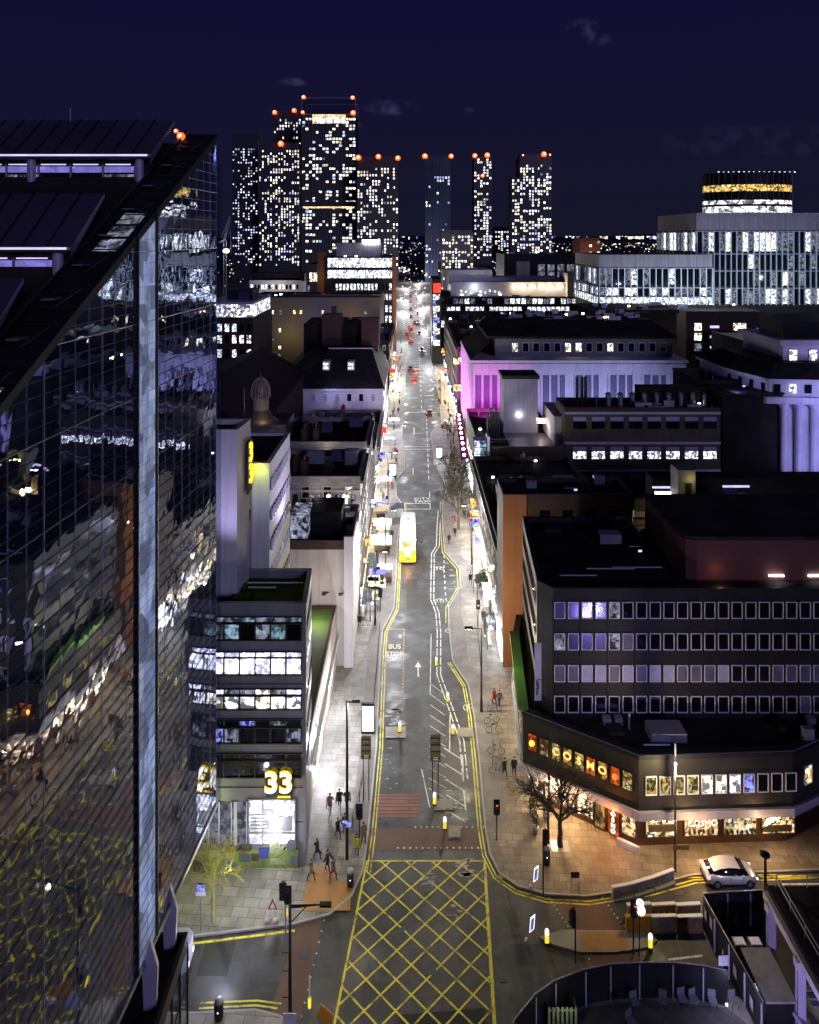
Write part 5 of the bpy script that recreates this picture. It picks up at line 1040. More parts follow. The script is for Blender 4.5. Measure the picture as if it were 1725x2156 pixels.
light('blue_floodlight', (60, 134, 24), 900, (.4, .36, 1), .8, cl_, 'SPOT', R(110), (65.5, 141, 22)); light('blue_floodlight', (80, 136, 28), 500, (.4, .36, 1), .6, cl_)
sl2 = thing('street_light', 'glaring white street light in the gap beyond the classical building', 'street lamp', (WX(1512, 200), 200, 0)); part('pole', MB().tube((WX(1512, 200), 200, 0), (WX(1512, 200), 200, WZ(772, 200)), .12), ['black_metal'], sl2); part('lamp_head', MB().ball((WX(1512, 200), 199.5, WZ(770, 200)), .9, 0, 10, .6), ['lamp_warm'], sl2); light('lamp_light', (WX(1512, 198), 197, WZ(776, 200)), 2500, (1, .9, .75), .4, sl2)
M('fin_paint', (.62, .78, .80), .4, .1)
# white modern complex
def finned(name, label, x0, x1, y0, y1, zt, zl, floors, group=None, n=20, fin='fin_paint', lits=None, louv=True):
    r = thing(name, label, 'building', ((x0+x1)/2, y0, 0)); part('wall', MB().prism(rect(x0, x1, y0, y1), 0, zl), ['dark_clad'], r)
    if louv: part('louvre_screen', MB().prism(rect(x0, x1, y0-.1, y1), zl, zt), ['louvre'], r)
    part('roof', MB().prism(rect(x0+.3, x1-.3, y0+.3, y1-.3), zt-.1, zt+.02), ['felt_roof'], r)
    for (za, zb, ms) in floors:
        wrow(r, (x0, y0), (x1, y0), (za+zb)/2, n, (x1-x0)/n*.86, (zb-za)*.86, ms, None, (1, 0), cap=98)
        part('floor_slab', MB().box(x0-.1, x1+.1, y0-.35, y0-.11, zb-.25, zb+.05), ['lav_metal'], r)
    for (za, zb, ms) in floors[:2 if x0 > 90 else 3]: wrow(r, (x0, y1), (x0, y0), (za+zb)/2, 11, (y1-y0)/11*.86, (zb-za)*.86, ms, None, (1, 0), cap=98)
    fb = MB()
    for i in range(12): y = y0+(y1-y0)*i/11; fb.box(x0-.5, x0-.12, y-.15, y+.15, floors[-1][0], zl-.3)
    for i in range(n+1): x = x0+(x1-x0)*i/n; fb.box(x-.17, x+.17, y0-.6, y0-.12, floors[-1][0], zl-.3)
    part('sun_fin', fb, [fin], r, kind='stuff'); return r
finned('finned_office', 'lower wing of white finned offices glowing over the dark roofs at right', WX(1262, 262), WX(1500, 262), 262, 300, WZ(536, 262), WZ(562, 262), [(WZ(602, 262), WZ(564, 262), [('dark_glass', .8), ('lit_dim', .3), ('lit_cool', .1)]), (WZ(623, 262), WZ(605, 262), [('lit_white', .4), ('lit_cool', .3), ('lit_dim', .4), ('dark_glass', .2)]), (WZ(642, 262), WZ(625, 262), [('lit_white', .6), ('lit_cool', .4)])], n=18, fin='fin_paint')
finned('finned_office', 'taller wing of white finned offices at the right edge below the curved tower', WX(1467, 268), WX(1790, 268), 268, 310, WZ(448, 268), WZ(484, 268), [(WZ(532, 268), WZ(486, 268), [('lit_white', .5), ('lit_dim', .4), ('dark_glass', .3)]), (WZ(568, 268), WZ(534, 268), [('dark_glass', .7), ('lit_dim', .3), ('lit_cool', .1)]), (WZ(603, 268), WZ(570, 268), [('dark_glass', .7), ('lit_warm', .12), ('lit_dim', .2)]), (WZ(642, 268), WZ(606, 268), [('lit_white', .35), ('lit_cool', .3), ('lit_dim', .3), ('dark_glass', .3)])], n=27, fin='fin_paint')
for (x, z) in ((80, 24), (100, 24), (118, 26), (140, 26)): light('fin_wash', (x, 246, z+10), 6000, (.75, .85, 1), 1.5)
ct_ = thing('curved_top_tower', 'rounded tower with a bar floor glowing amber above white lit floors', 'building', (WX(1573, 340), 352, 0))
cx_, cy_ = WX(1573, 352), 352; E('upper_lit', (.85, .87, 1), 1.5, .5, 1.6, 1.0, (1, 1, 1), scale=.5)
def ell(rx, ry, z0, z1, mi, mb, n=40): mb.prism([(cx_+rx*math.cos(2*PI*i/n), cy_+ry*math.sin(2*PI*i/n)) for i in range(n)], z0, z1, mi)
mb = MB(); ell(20.5, 13, 0, WZ(447, 340), 0, mb); part('wall', mb, ['dark_clad'], ct_)
for (py0, py1, mt) in ((446, 434, 'upper_lit'), (429, 421, 'upper_lit')): mb = MB(); ell(20.8, 13.3, WZ(py0, 340), WZ(py1, 340), 0, mb); part('lit_floor', mb, [mt], ct_)
for (py0, py1) in ((434, 429), (421, 402), (388, 362)): mb = MB(); ell(20.6, 13.1, WZ(py0, 340), WZ(py1, 340), 0, mb); part('spandrel', mb, ['dark_clad'], ct_)
E('bar_amber', (1, .50, .06), .95, .8, 1.4, 1.0, (1, .8, .3), scale=1.0); mb = MB(); ell(20.7, 13.2, WZ(402, 340), WZ(388, 340), 0, mb); part('amber_floor', mb, ['bar_amber'], ct_)
mb = MB()
for i in range(40): t = 2*PI*i/40; mb.tube((cx_+20.9*math.cos(t), cy_+13.4*math.sin(t), WZ(447, 340)), (cx_+20.9*math.cos(t), cy_+13.4*math.sin(t), WZ(364, 340)), .09, n=4)
part('mullion', mb, ['metal_grey'], ct_); 
for i in range(16): part('edge_light', MB().box(cx_-18+i*2.4, cx_-17.4+i*2.4, cy_-9.5, cy_-9.2, WZ(362, 340), WZ(360, 340)+.1), ['lit_cool'], ct_)
# office with globe lamps, dark gallery, brick block and other roofs at mid distance on the right
gbd = block('globe_lamp_office', 'stepped white office with a row of six round lamps on its terrace', 'building', rect(WX(928, 330), WX(1240, 330), 330, 370), WZ(625, 330), 'dark_clad', 'felt_roof', .4)
part('terrace_wall', MB().prism(rect(WX(950, 336), WX(1200, 336), 336, 366), WZ(626, 330), WZ(594, 336)), ['lav_metal'], gbd); part('white_volume', MB().prism(rect(WX(945, 340), WX(1036, 340), 340, 362), WZ(600, 336), WZ(568, 340)), ['white_stone'], gbd); part('white_volume', MB().prism(rect(WX(1036, 344), WX(1180, 344), 344, 362), WZ(600, 336), WZ(584, 344)), ['white_wall'], gbd)
part('white_volume', MB().prism(rect(WX(1195, 332), WX(1245, 332), 332, 350), WZ(640, 332), WZ(576, 332)), ['white_wall'], gbd)
for i in range(6):
    x = WX(1084+i*19.4, 334); q = part('globe_lamp', MB().ball((x, 334, WZ(604, 334)), 1.05, 0, 12, .8), ['lamp_warm'], gbd); part('lamp_bracket', MB().tube((x+.9, 334, WZ(604, 334)), (x+2.0, 336, WZ(602, 334)), .15), ['black_metal'], q)
for i in range(2): light('terrace_light', (WX(1100+i*60, 334), 331, WZ(606, 334)), 800, (1, .85, .7), .6, gbd)
for i in range(9): part('terrace_tree_light', MB().ball((WX(972+i*10, 334), 334, WZ(612+(i % 3)*2, 334)), .55, 0, 8), ['lit_white'], gbd)
light('terrace_light', (WX(1000, 334), 333, WZ(606, 334)), 900, (.85, 1, .92), .6, gbd)
wrow(gbd, (WX(930, 330), 330), (WX(1240, 330), 330), WZ(634, 330), 26, 2.0, 2.3, [('lit_white', .6), ('lit_dim', .3), ('dark_glass', .3)], None, (1, 0)); wrow(gbd, (WX(940, 330), 330), (WX(1240, 330), 330), WZ(650, 330), 30, 1.7, 1.7, [('lit_cool', .6), ('dark_glass', .3)])
wrow(gbd, (WX(928, 330), 330), (WX(990, 330), 330), WZ(682, 330), 5, 2.0, 3.0, [('lit_white', 1)], None, (1, 1)); 
bn2 = thing('banner_tower', 'slim street side tower with a red sign over white and blue lit banners', 'building', (WX(912, 300), 300, 0)); part('wall', MB().prism(rect(WX(910, 300), WX(929, 300), 300, 328), 0, WZ(588, 300)), ['dark_clad'], bn2)
part('red_sign', MB().box(WX(913, 299.5), WX(928, 299.5), 299.3, 299.8, WZ(616, 300), WZ(596, 300)), ['sign_red'], bn2)
for i in range(9): part('lit_banner', MB().box(WX(912, 299.6), WX(920 if i % 2 else 926, 299.6), 299.5, 299.8, WZ(631+i*12, 300), WZ(620+i*12, 300)), [['lit_white', 'lit_blue', 'lit_cool'][i % 3]], bn2)
gd2 = block('gallery_building', 'dark flat roofed gallery with two rows of square lit windows behind the globe lamp office', 'building', rect(WX(1062, 430), WX(1220, 430), 430, 470), WZ(535, 430), 'dark_clad', 'felt_roof', .6)
for py in (563, 578): wrow(gd2, (WX(1130, 430), 430), (WX(1232, 430), 430), WZ(py, 430), 5, 3.9, 3.6, 'lit_dim', (.2, 'metal_grey'), (1, 1), cap=50)
part('white_louvre', MB().box(WX(1088, 429), WX(1116, 429), 429.3, 429.9, WZ(580, 430), WZ(550, 430)), ['louvre'], gd2)
bb = block('brick_stair_block', 'brown brick block with three stacked violet landing windows beside the street light', 'building', rect(WX(1445, 240), WX(1600, 240), 240, 262), WZ(655, 240), 'brick_brown', 'felt_roof', .5)
for py in (688, 709, 731): window(bb, WX(1505, 240), 239.97, WZ(py, 240), 0, 3.0, .8, 'line_violet'); window(bb, WX(1558, 240), 239.97, WZ(py, 240), 0, 4.2, 2.4, 'lit_warm', None, (3, 1)); window(bb, WX(1470, 240), 239.97, WZ(py, 240), 0, 2.4, 2.4, pick([('lit_dim', 1), ('lit_warm', 1)]), None, (1, 1))
light('brick_wash', (WX(1520, 232), 230, 12), 500, (1, .7, .4), 1, bb)
dk = thing('black_roofed_hall', 'broad black curved roof hall directly behind the purple lit building', 'building', (60, 215, 0)); part('wall', MB().prism([(WX(1240, 212), 212), (WX(1425, 212), 212), (WX(1440, 212), 232), (WX(1240, 212), 232)], 0, 30), ['dark_wall'], dk); part('roof', MB().prism([(WX(1235, 212), 211), (WX(1428, 212), 211), (WX(1440, 212), 233), (WX(1235, 212), 233)], 30, 31.0), ['felt_roof'], dk)
for i in range(4): part('lit_sliver', MB().box(WX(1300+i*4, 211), WX(1302+i*4, 211), 210.8, 210.95, WZ(690, 211), WZ(679-i*2, 211)), ['lit_warm'], dk)
rw = street_row('yellow_window_building', 'brown street building with glowing yellow windows left of the magenta pilasters', 13.4, 40, 203, 262, 21.5, 'brick_brown', 'L', rows=4, lit=1.2, clutter=10)
wrow(rw, (WX(952, 203)+.4, 203), (WX(976, 203), 203), 17.5, 3, .9, 1.8, 'lit_yellow'); wrow(rw, (WX(952, 203)+.4, 203), (WX(976, 203), 203), 10, 3, .9, 1.8, 'lit_yellow')
rw2 = street_row('far_street_building', 'dark flat topped street building below the banner tower', 14.2, 48, 264, 298, 20, 'dark_wall', 'L', rows=4, lit=.8, clutter=9)
co = block('pediment_building', 'dark building with a bright slatted gable lit by white strips near the classical block', 'building', rect(WX(1560, 215), WX(1700, 215), 215, 236), WZ(715, 215), 'dark_wall', 'slate', .5)
for i in range(11): part('lit_slat', MB().box(WX(1628+i*3.6, 214.9), WX(1630+i*3.6, 214.9), 214.7, 214.9, WZ(757+i*.9, 215), WZ(722+i, 215)), ['lit_white'], co)
part('white_roof', MB().add([(WX(1595, 218), 216, WZ(700, 216)), (WX(1650, 218), 216, WZ(712, 216)), (WX(1650, 225), 226, WZ(700, 226)), (WX(1595, 225), 226, WZ(690, 226))], [(0, 1, 2, 3)]), ['white_wall'], co)

# plant, hatches, pipes and small lights scattered on the big roofs
def clutter(r, x0, x1, y0, y1, z, n, lights=2, seed=1):
    random.seed(seed)
    for i in range(n):
        x = random.uniform(x0, x1); y = random.uniform(y0, y1); k = random.random(); w = random.uniform(.4, 1.6)
        if k < .35: part('roof_unit', MB().box(x-w, x+w, y-w*.6, y+w*.6, z, z+random.uniform(.5, 1.3)).box(x-w*.8, x+w*.8, y-w*.61-.02, y-w*.61, z+.15, z+.45), ['metal_grey'], r)
        elif k < .6: part('roof_pipe', MB().tube((x, y, z+.25), (x+random.uniform(2, 6), y, z+.25), .07, n=6), ['lav_metal'], r)
        elif k < .8: part('roof_hatch', MB().box(x-w*.7, x+w*.7, y-.6, y+.6, z, z+.35), ['felt_roof'], r)
        else: part('vent_pipe', MB().tube((x, y, z), (x, y, z+random.uniform(.8, 2)), .1, n=8), ['metal_grey'], r)
    k_ = 1+y0/110
    for i in range(lights): x = random.uniform(x0, x1); y = random.uniform(y0, y1); part('roof_lamp', MB().box(x-.11*k_, x+.11*k_, y-.06, y, z+.4, z+.4+.12*k_), [random.choice(['lamp_warm', 'lamp_white', 'line_violet'])], r)
clutter(ob, 14, 24, 69, 82, 19.5, 9, 2, 2); clutter(ob, 38, 49, 66.9, 68.2, 19.5, 2, 0, 3); clutter(lt, 13.5, 18, 137, 163, 12.45, 8, 2, 4); clutter(so_, 30, 56, 136, 138.5, 19.85, 8, 1, 5)
clutter(pb, 23, 59, 181, 197, 31.5, 30, 6, 6); clutter(rlow, 13, 28, 97, 131, 11.3, 14, 3, 7); clutter(gbd, WX(940, 332), WX(1190, 332), 331, 335, WZ(625, 330), 8, 4, 8); clutter(rw, 15, 38, 205, 260, 20.8, 18, 5, 9); clutter(rw2, 16, 46, 266, 296, 19.3, 14, 5, 10)
clutter(gd2, WX(1070, 432), WX(1210, 432), 432, 465, WZ(535, 430), 6, 2, 11); clutter(bb, WX(1450, 242), WX(1590, 242), 242, 258, WZ(655, 240), 6, 2, 12); clutter(dk, WX(1245, 214), WX(1420, 214), 213, 230, 31, 10, 3, 13)
clutter(b33, -16, -10, 61, 65, 21.05, 4, 0, 14); clutter(l7, -60, -14, 302, 316, WZ(622, 300)-.8, 14, 3, 15); clutter(l8, WX(700, 333), WX(820, 333), 332, 337, WZ(540, 331)-.6, 5, 2, 16); clutter(hl, -50, -30, 130, 133, 17, 3, 1, 17); clutter(ra, 13, 26, 88.6, 93.4, 20.4, 4, 1, 18)
clutter(cb, 38, 58, 96, 100, 15.9, 8, 2, 19); clutter(db, 59, 68, 136, 158, 23.3, 5, 1, 20); clutter(pd, 14, 40, 62.5, 65.5, 8.1, 6, 0, 21); clutter(a_, -14, -8, 97, 99.5, 14.3, 5, 1, 22); clutter(ms_, -28, -10, 208, 222, 27.5, 8, 2, 23)
# ================================================================= SKYLINE
M('tower_dark', (.045, .045, .058), .5, .3, .02, 0, brick=(3.4, 3.1, .45, 'z')); M('tower_fin', (.16, .18, .24), .4, .1, .05, 0, metal=.3); M('tower_blue', (.02, .035, .09), .35, .3, .02, 0)
def tower(label, px0, px1, pyt, Y, dep, wall='tower_dark', lit=.4, pw=6.6, ph=6.2, pyb=560, mats=(('tower_warm', 1),), fins=0, ww=.62, hh=.66, dark_top=2, steps=None, cluster=True, finmat='tower_fin'):
    x0, x1, zt, zb = WX(px0, Y), WX(px1, Y), WZ(pyt, Y), WZ(pyb, Y)
    r = thing('skyscraper', label, 'skyscraper', ((x0+x1)/2, Y, 0)); part('tower_body', MB().prism(rect(x0, x1, Y, Y+dep), 0, zt), [wall], r)
    part('roof_parapet', MB().prism(rect(x0+1, x1-1, Y+1, Y+dep-1), zt, zt+2.2), [wall], r)
    nc = max(3, round((px1-px0)/pw)); nr = round((pyb-pyt)/ph); cw = (x1-x0)/nc; ch = (zt-zb)/nr
    colw = [random.uniform(.5, 1.5) for _ in range(nc)]; wins = []
    for j in range(nr):
        rw_ = random.uniform(.6, 1.4); run = 0
        for i in range(nc):
            if j < dark_top: continue
            p = lit*.8*colw[i]*rw_
            if cluster and run and random.random() < .35: p = max(p, .75)
            if random.random() < p:
                wins.append((x0+cw*(i+.5), zt-ch*(j+.5))); run = 1
            else: run = 0
    random.shuffle(wins)
    for k, (x, z) in enumerate(wins):
        window(r, x, Y-.05, z, 0, round(cw*ww*(.75 if k % 3 == 0 else 1), 1), round(ch*hh, 1), pick(mats))
    if fins:
        fb = MB()
        for i in range(fins+1): x = x0+(x1-x0)*i/fins; fb.box(x-.14, x+.14, Y-.9, Y-.1, zb, zt)
        part('facade_fin', fb, [finmat], r)
    return r
W1 = (('tower_warm', .8), ('tower_cool', .25)); W2 = (('tower_warm', .25), ('tower_cool', .75)); W3 = (('tower_warm', .6), ('lit_white', .2), ('tower_cool', .2))
tower('leftmost skyscraper, dark flat top with thin rows of pale blue windows', 489, 543, 283, 900, 30, lit=.34, mats=W2, pw=5.4, ph=5.6, dark_top=5, hh=.5, ww=.5)
tower('skyscraper of dense warm windows under one orange light, right of the leftmost tower', 545, 631, 304, 860, 34, lit=.42, mats=W1, pw=5.6, ph=5.6, dark_top=2, ww=.5, hh=.7)
tower('second tallest dark skyscraper with two red lights beside the tallest tower', 576, 634, 237, 960, 34, lit=.30, mats=W1, pw=6, ph=6.2, pyb=480, ww=.5)
t3 = tower('tallest skyscraper with an open glass crown and four red corner lights', 636, 749, 240, 870, 42, lit=.34, mats=W3, pw=7.2, ph=7.0, fins=15, dark_top=1, ww=.8, hh=.62)
x0, x1 = WX(636, 870), WX(749, 870); cr = MB()
for x in (x0, x1): 
    for y in (870, 912): cr.box(x-.2, x+.2, y-.2, y+.2, WZ(240, 870), WZ(205, 870))
cr.box(x0, x1, 869.8, 870.2, WZ(206.5, 870), WZ(205.6, 870)); cr.box(x0, x1, 911.8, 912.2, WZ(206.5, 870), WZ(205.6, 870)); cr.box(x0, x1, 869.7, 870.1, WZ(241, 870), WZ(239.5, 870))
M('crown_steel', (.34, .33, .42), .5, .1); part('crown_frame', cr, ['crown_steel'], t3)
seethru('crown_glass_m', (.3, .3, .5), .10); part('crown_glass', MB().add([(x0, 870, WZ(240, 870)), (x1, 870, WZ(240, 870)), (x1, 870, WZ(206, 870)), (x0, 870, WZ(206, 870))], [(0, 1, 2, 3)]), ['crown_glass_m'], t3)
part('lit_top_storey', MB().box(WX(661, 869), WX(725, 869), 869.2, 869.6, WZ(259, 869), WZ(246, 869)), ['tower_warm'], t3); part('top_frame', MB().box(WX(658, 869), WX(728, 869), 868.7, 869.1, WZ(245, 869), WZ(241, 869)).box(WX(658, 869), WX(662, 869), 868.7, 869.1, WZ(260, 869), WZ(245, 869)).box(WX(724, 869), WX(728, 869), 868.7, 869.1, WZ(260, 869), WZ(245, 869)), ['lit_yellow'], t3)
part('sky_lobby_strip', MB().box(WX(638, 869), WX(746, 869), 868.9, 869.4, WZ(438, 869), WZ(434.5, 869)), ['lit_yellow'], t3)
part('dark_storey', MB().box(WX(637, 869), WX(748, 869), 868.6, 869.5, WZ(434, 869), WZ(424, 869)), ['tower_dark'], t3)
tower('dark topped skyscraper with three red lights just right of the tallest tower', 752, 839, 333, 820, 34, lit=.36, mats=W3, pw=6.4, ph=6.4, dark_top=3, fins=0, ww=.55)
tower('mostly unlit skyscraper, blue glass at its foot, left one of the three slim towers', 896, 948, 331, 840, 32, lit=.10, mats=W2, pw=6, ph=6.5, pyb=600, wall='tower_blue', dark_top=4, fins=8); light('blue_uplight', (WX(915, 825), 815, 0), 9000, (.3, .4, 1), .1); light('blue_uplight', (WX(935, 825), 815, 12), 9000, (.35, .45, 1), .1)
tower('slimmest skyscraper with warm stacked windows and a lower orange light', 998, 1036, 333, 920, 24, lit=.5, mats=W3, pw=6.2, ph=5.6, dark_top=0, pyb=545)
tb_ = tower('rightmost skyscraper of the skyline, stepped shoulder and packed warm windows', 1095, 1162, 328, 880, 34, lit=.55, mats=W1, pw=6, ph=6, dark_top=3)
part('shoulder', MB().prism(rect(WX(1078, 880), WX(1095, 880)-.02, 880.5, 910), 0, WZ(374, 880)), ['tower_dark'], tb_)
for j in range(22):
    for i in range(3):
        if random.random() < .5: window(tb_, WX(1081+i*5.4, 880), 880.42, WZ(380+j*7, 880), 0, 1.9, 2.3, 'tower_warm')
tower('short pale apartment slab with warm windows between the slim towers', 931, 997, 489, 720, 30, wall='dark_stone', lit=.42, mats=W1, pw=6.6, ph=6.4, dark_top=0, pyb=566)
tower('low orange brick tower block with a few bright windows right of the skyline', 1222, 1265, 506, 640, 30, wall='brick_orange', lit=.4, mats=W1, pw=8, ph=8, dark_top=0, pyb=566)
tower('small distant block of scattered white windows beside the slimmest skyscraper', 1042, 1078, 481, 1000, 30, lit=.5, mats=W2, pw=6, ph=5, dark_top=1, pyb=530)
light('block_light', (WX(1243, 630), 625, 30), 6000, (1, .5, .2), 2)
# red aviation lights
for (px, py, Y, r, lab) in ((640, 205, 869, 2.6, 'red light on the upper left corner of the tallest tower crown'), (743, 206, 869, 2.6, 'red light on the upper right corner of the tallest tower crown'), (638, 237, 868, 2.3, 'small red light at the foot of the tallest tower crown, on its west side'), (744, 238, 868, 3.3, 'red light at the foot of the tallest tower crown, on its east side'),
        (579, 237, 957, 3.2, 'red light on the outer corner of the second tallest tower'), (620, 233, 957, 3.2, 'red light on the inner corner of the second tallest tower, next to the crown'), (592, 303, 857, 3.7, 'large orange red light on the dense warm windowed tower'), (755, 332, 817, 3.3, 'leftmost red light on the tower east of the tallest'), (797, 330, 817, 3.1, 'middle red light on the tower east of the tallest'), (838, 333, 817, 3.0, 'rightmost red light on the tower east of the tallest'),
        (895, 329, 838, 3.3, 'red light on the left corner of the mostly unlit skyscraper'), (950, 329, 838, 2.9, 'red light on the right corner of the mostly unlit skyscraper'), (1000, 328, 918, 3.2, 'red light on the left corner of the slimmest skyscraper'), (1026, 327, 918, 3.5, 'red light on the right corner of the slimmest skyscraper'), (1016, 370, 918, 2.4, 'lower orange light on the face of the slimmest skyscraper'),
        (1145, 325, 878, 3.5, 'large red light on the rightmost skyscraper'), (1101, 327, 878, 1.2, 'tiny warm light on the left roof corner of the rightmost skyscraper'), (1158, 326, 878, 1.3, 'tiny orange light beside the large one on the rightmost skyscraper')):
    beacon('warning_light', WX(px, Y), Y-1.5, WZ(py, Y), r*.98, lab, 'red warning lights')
# tower crane left of the skyline
cr = thing('tower_crane', 'pale lattice luffing crane with a glaring floodlight left of the skyline', 'crane', (WX(474, 520), 520, 0)); m_ = MB()
def lattice(a, b, w, n, mb):
    a = Vector(a); b = Vector(b); s_ = Vector((w/2, 0, 0))
    for q in (-1, 1): mb.tube(a+s_*q, b+s_*q, .16, n=4)
    for i in range(n): p = a.lerp(b, i/n); q = a.lerp(b, (i+1)/n); k = 1 if i % 2 else -1; mb.tube(p+s_*k, q-s_*k, .09, n=4)
X0 = WX(474, 520); lattice((X0, 520, 0), (X0, 520, WZ(505, 520)), 2.0, 24, m_); part('mast', m_, ['crane_steel'], cr)
m_ = MB(); lattice((X0-.5, 520, WZ(505, 520)), (WX(484, 520), 520, WZ(455, 520)), 1.2, 12, m_); m_.tube((WX(466, 520), 520, WZ(500, 520)), (WX(484, 520), 520, WZ(456, 520)), .12); m_.tube((WX(484, 520), 520, WZ(456, 520)), (WX(487, 520), 520, WZ(535, 520)), .08); lattice((WX(463, 520), 520, WZ(510, 520)), (X0, 520, WZ(503, 520)), 1.2, 3, m_); part('jib', m_, ['crane_steel'], cr)
part('floodlight', MB().ball((WX(477, 519), 518, WZ(528, 519)), 2.6, 0, 10, .7), ['keep_white'], cr); light('crane_light', (WX(477, 519), 514, WZ(528, 519)), 6000, (.8, .8, 1), 1, cr)
# low far city: individual blocks with a few lit windows
fb0 = []
for i in range(64):
    Y = random.uniform(430, 1500); px = random.uniform(455, 1740) if i % 3 else random.uniform(840, 1270)
    w = random.uniform(14, 46); zt = min(random.uniform(7, 26)*(1+Y/2500), WZ(512, Y)); x = WX(px, Y)
    if -20 < x < 22 and Y < 900: continue
    if any(abs(x-a) < (w+b)/2+2 and abs(Y-c) < 40 for a, b, c in fb0): continue
    fb0.append((x, w, Y))
    r = thing('distant_building', 'low dark building with a few lit windows in the far city', 'building', (x, Y, 0), group='low buildings of the far city')
    part('wall', MB().prism(rect(x-w/2, x+w/2, Y, Y+22), 0, zt), [random.choice(['tower_dark', 'brick_brown', 'dark_stone', 'dark_wall'])], r)
    for k in range(random.randint(5, 22)): window(r, x+random.uniform(-w/2+1, w/2-1), Y-.06, random.uniform(3, max(4, zt-1.5)), 0, random.choice([1.4, 2.4]), random.choice([1.2, 2.0]), pick([('tower_warm', 1), ('lit_yellow', .5), ('tower_cool', .8)]))
dl_ = MB()
for i in range(900):
    Y = 560*math.exp(random.random()*2.4); px = random.uniform(830, 1470) if i % 2 else random.uniform(455, 1500); s_ = Y*.00055*random.choice([.6, .8, 1, 1.6]); x = WX(px, Y); z = random.uniform(3, 14)
    dl_.box(x-s_, x+s_, Y-.1, Y+.1, z-s_*.8, z+s_*.8, random.choice([0, 0, 1, 2, 3]))
for i in range(170):
    px = random.gauss(1390, 60) if i % 2 else random.uniform(840, 1460); x = WX(px, 6380); s_ = random.uniform(3, 6); dl_.box(x-s_*1.3, x+s_*1.3, 6378, 6380, 60-6+random.uniform(-18, 12), 62+random.uniform(-4, 4), random.choice([0, 0, 1, 2, 3]))
o = struct('distant_lights', dl_, ['tower_warm', 'lit_yellow', 'lit_white', 'lit_blue']); o['kind'] = 'stuff'
# ================================================================= STREET LAMPS AND LIGHT ON THE STREET
def lamp_post(label, x, y, h, arm, lit=True, energy=3000, col=(.93, .95, 1), group=None, r=.09, lens='lamp_white', top=False):
    t = thing('street_lamp', label, 'street lamp', (x, y, .1), group=group); mb = MB(); mb.tube((x, y, .1), (x, y, 1.4), r*1.7, r*1.6); mb.tube((x, y, 1.4), (x, y, h), r*1.1, r*.8); part('pole', mb, ['black_metal'], t)
    ax_, ay_ = arm; hx, hy = x+ax_, y+ay_
    if ax_ or ay_: part('arm', MB().tube((x, y, h-.05), (hx, hy, h+.02), r*.6), ['black_metal'], t)
    hd_ = part('lamp_head', MB().obox((hx, hy), (1, 0) if abs(ax_) >= abs(ay_) else (0, 1), .45, .18, h-.02, h+.14), ['black_metal'], t)
    if lit:
        part('lamp_lens', MB().obox((hx, hy), (1, 0) if abs(ax_) >= abs(ay_) else (0, 1), .33, .12, h-.06, h-.025), [lens], hd_); light('lamp_light', (hx, hy, h-.35), energy, col, .25, t)
    return t
g1 = 'street lamps along the road'
x, y, _ = G(731, 1812); L1 = thing('street_lamp', 'tall black street lamp with short arm and blue sign on the left pavement', 'street lamp', (x, y, .12)); part('pole', MB().tube((x, y, .1), (x, y, 13.3), .14, .09), ['black_metal'], L1); part('arm', MB().tube((x, y, 13.2), (x+.9, y, 13.25), .07).box(x+.4, x+1.1, y-.1, y+.1, 13.2, 13.35), ['black_metal'], L1)
part('blue_sign', MB().box(x-.36, x+.36, y-.22, y-.16, 2.95, 3.45), ['lit_blue'], L1)
x, y, _ = G(611, 2205); L2 = thing('street_lamp', 'near street lamp with long braced arm and white notice board on its pole', 'street lamp', (x, y, .12)); part('pole', MB().tube((x, y, .1), (x, y, 1.6), .17).tube((x, y, 1.6), (x, y, 9.2), .13, .09), ['black_metal'], L2)
part('arm', MB().tube((x, y, 9.1), (x+2.4, y, 9.15), .055).tube((x, y, 8.95), (x+1.5, y, 9.12), .05).tube((x+.05, y, 8.0), (x+1.1, y, 9.1), .035).box(x+1.9, x+2.65, y-.14, y+.14, 9.08, 9.24), ['black_metal'], L2)
part('notice_board', MB().box(x-.42, x+.42, y-.25, y-.2, 1.35, 2.4), ['white_paint'], L2)
for q in (3.2, 4.9, 6.1): part('bracket', MB().tube((x-.5, y, q), (x, y, q), .03), ['black_metal'], L2)
lamp_post('street lamp halfway up the left pavement beside the pale concrete hoarding', *G(790, 1318)[:2], 10.0, (1.3, 0), True, 5200, group=g1)
lamp_post('street lamp on the right pavement level with the long yellow bus bay', *G(1014, 1500)[:2], 9.2, (-1.4, 0), True, 4200, (1, .86, .58), group=g1)
lamp_post('street lamp on the left pavement beside the bright market stalls', *G(812, 1210)[:2], 10.0, (1.3, 0), True, 7500, group=g1)
lamp_post('street lamp on the right kerb opposite the yellow double decker', *G(994, 1190)[:2], 9.5, (-1.3, 0), True, 6500, group=g1)
for i, Y in enumerate((142, 168, 196, 226, 262, 306, 356, 420)):
    s_ = i % 2; lamp_post('street lamp %s' % ['on the left kerb just beyond the bus', 'on the right kerb near the magenta canopy', 'on the left pavement before the mansard block', 'on the right kerb beside the magenta pilasters', 'on the left kerb behind the mansard block', 'on the right kerb by the yellow window building', 'on the left kerb beside the orange pier', 'on the far right kerb beyond the banner tower'][i], (-4.2 if not s_ else 9.6), Y, 10, (1.4 if not s_ else -1.4, 0), True, (7200+i*1200)*(.35 if i in (1, 3) else 1), (.92, .96, 1), group=g1)
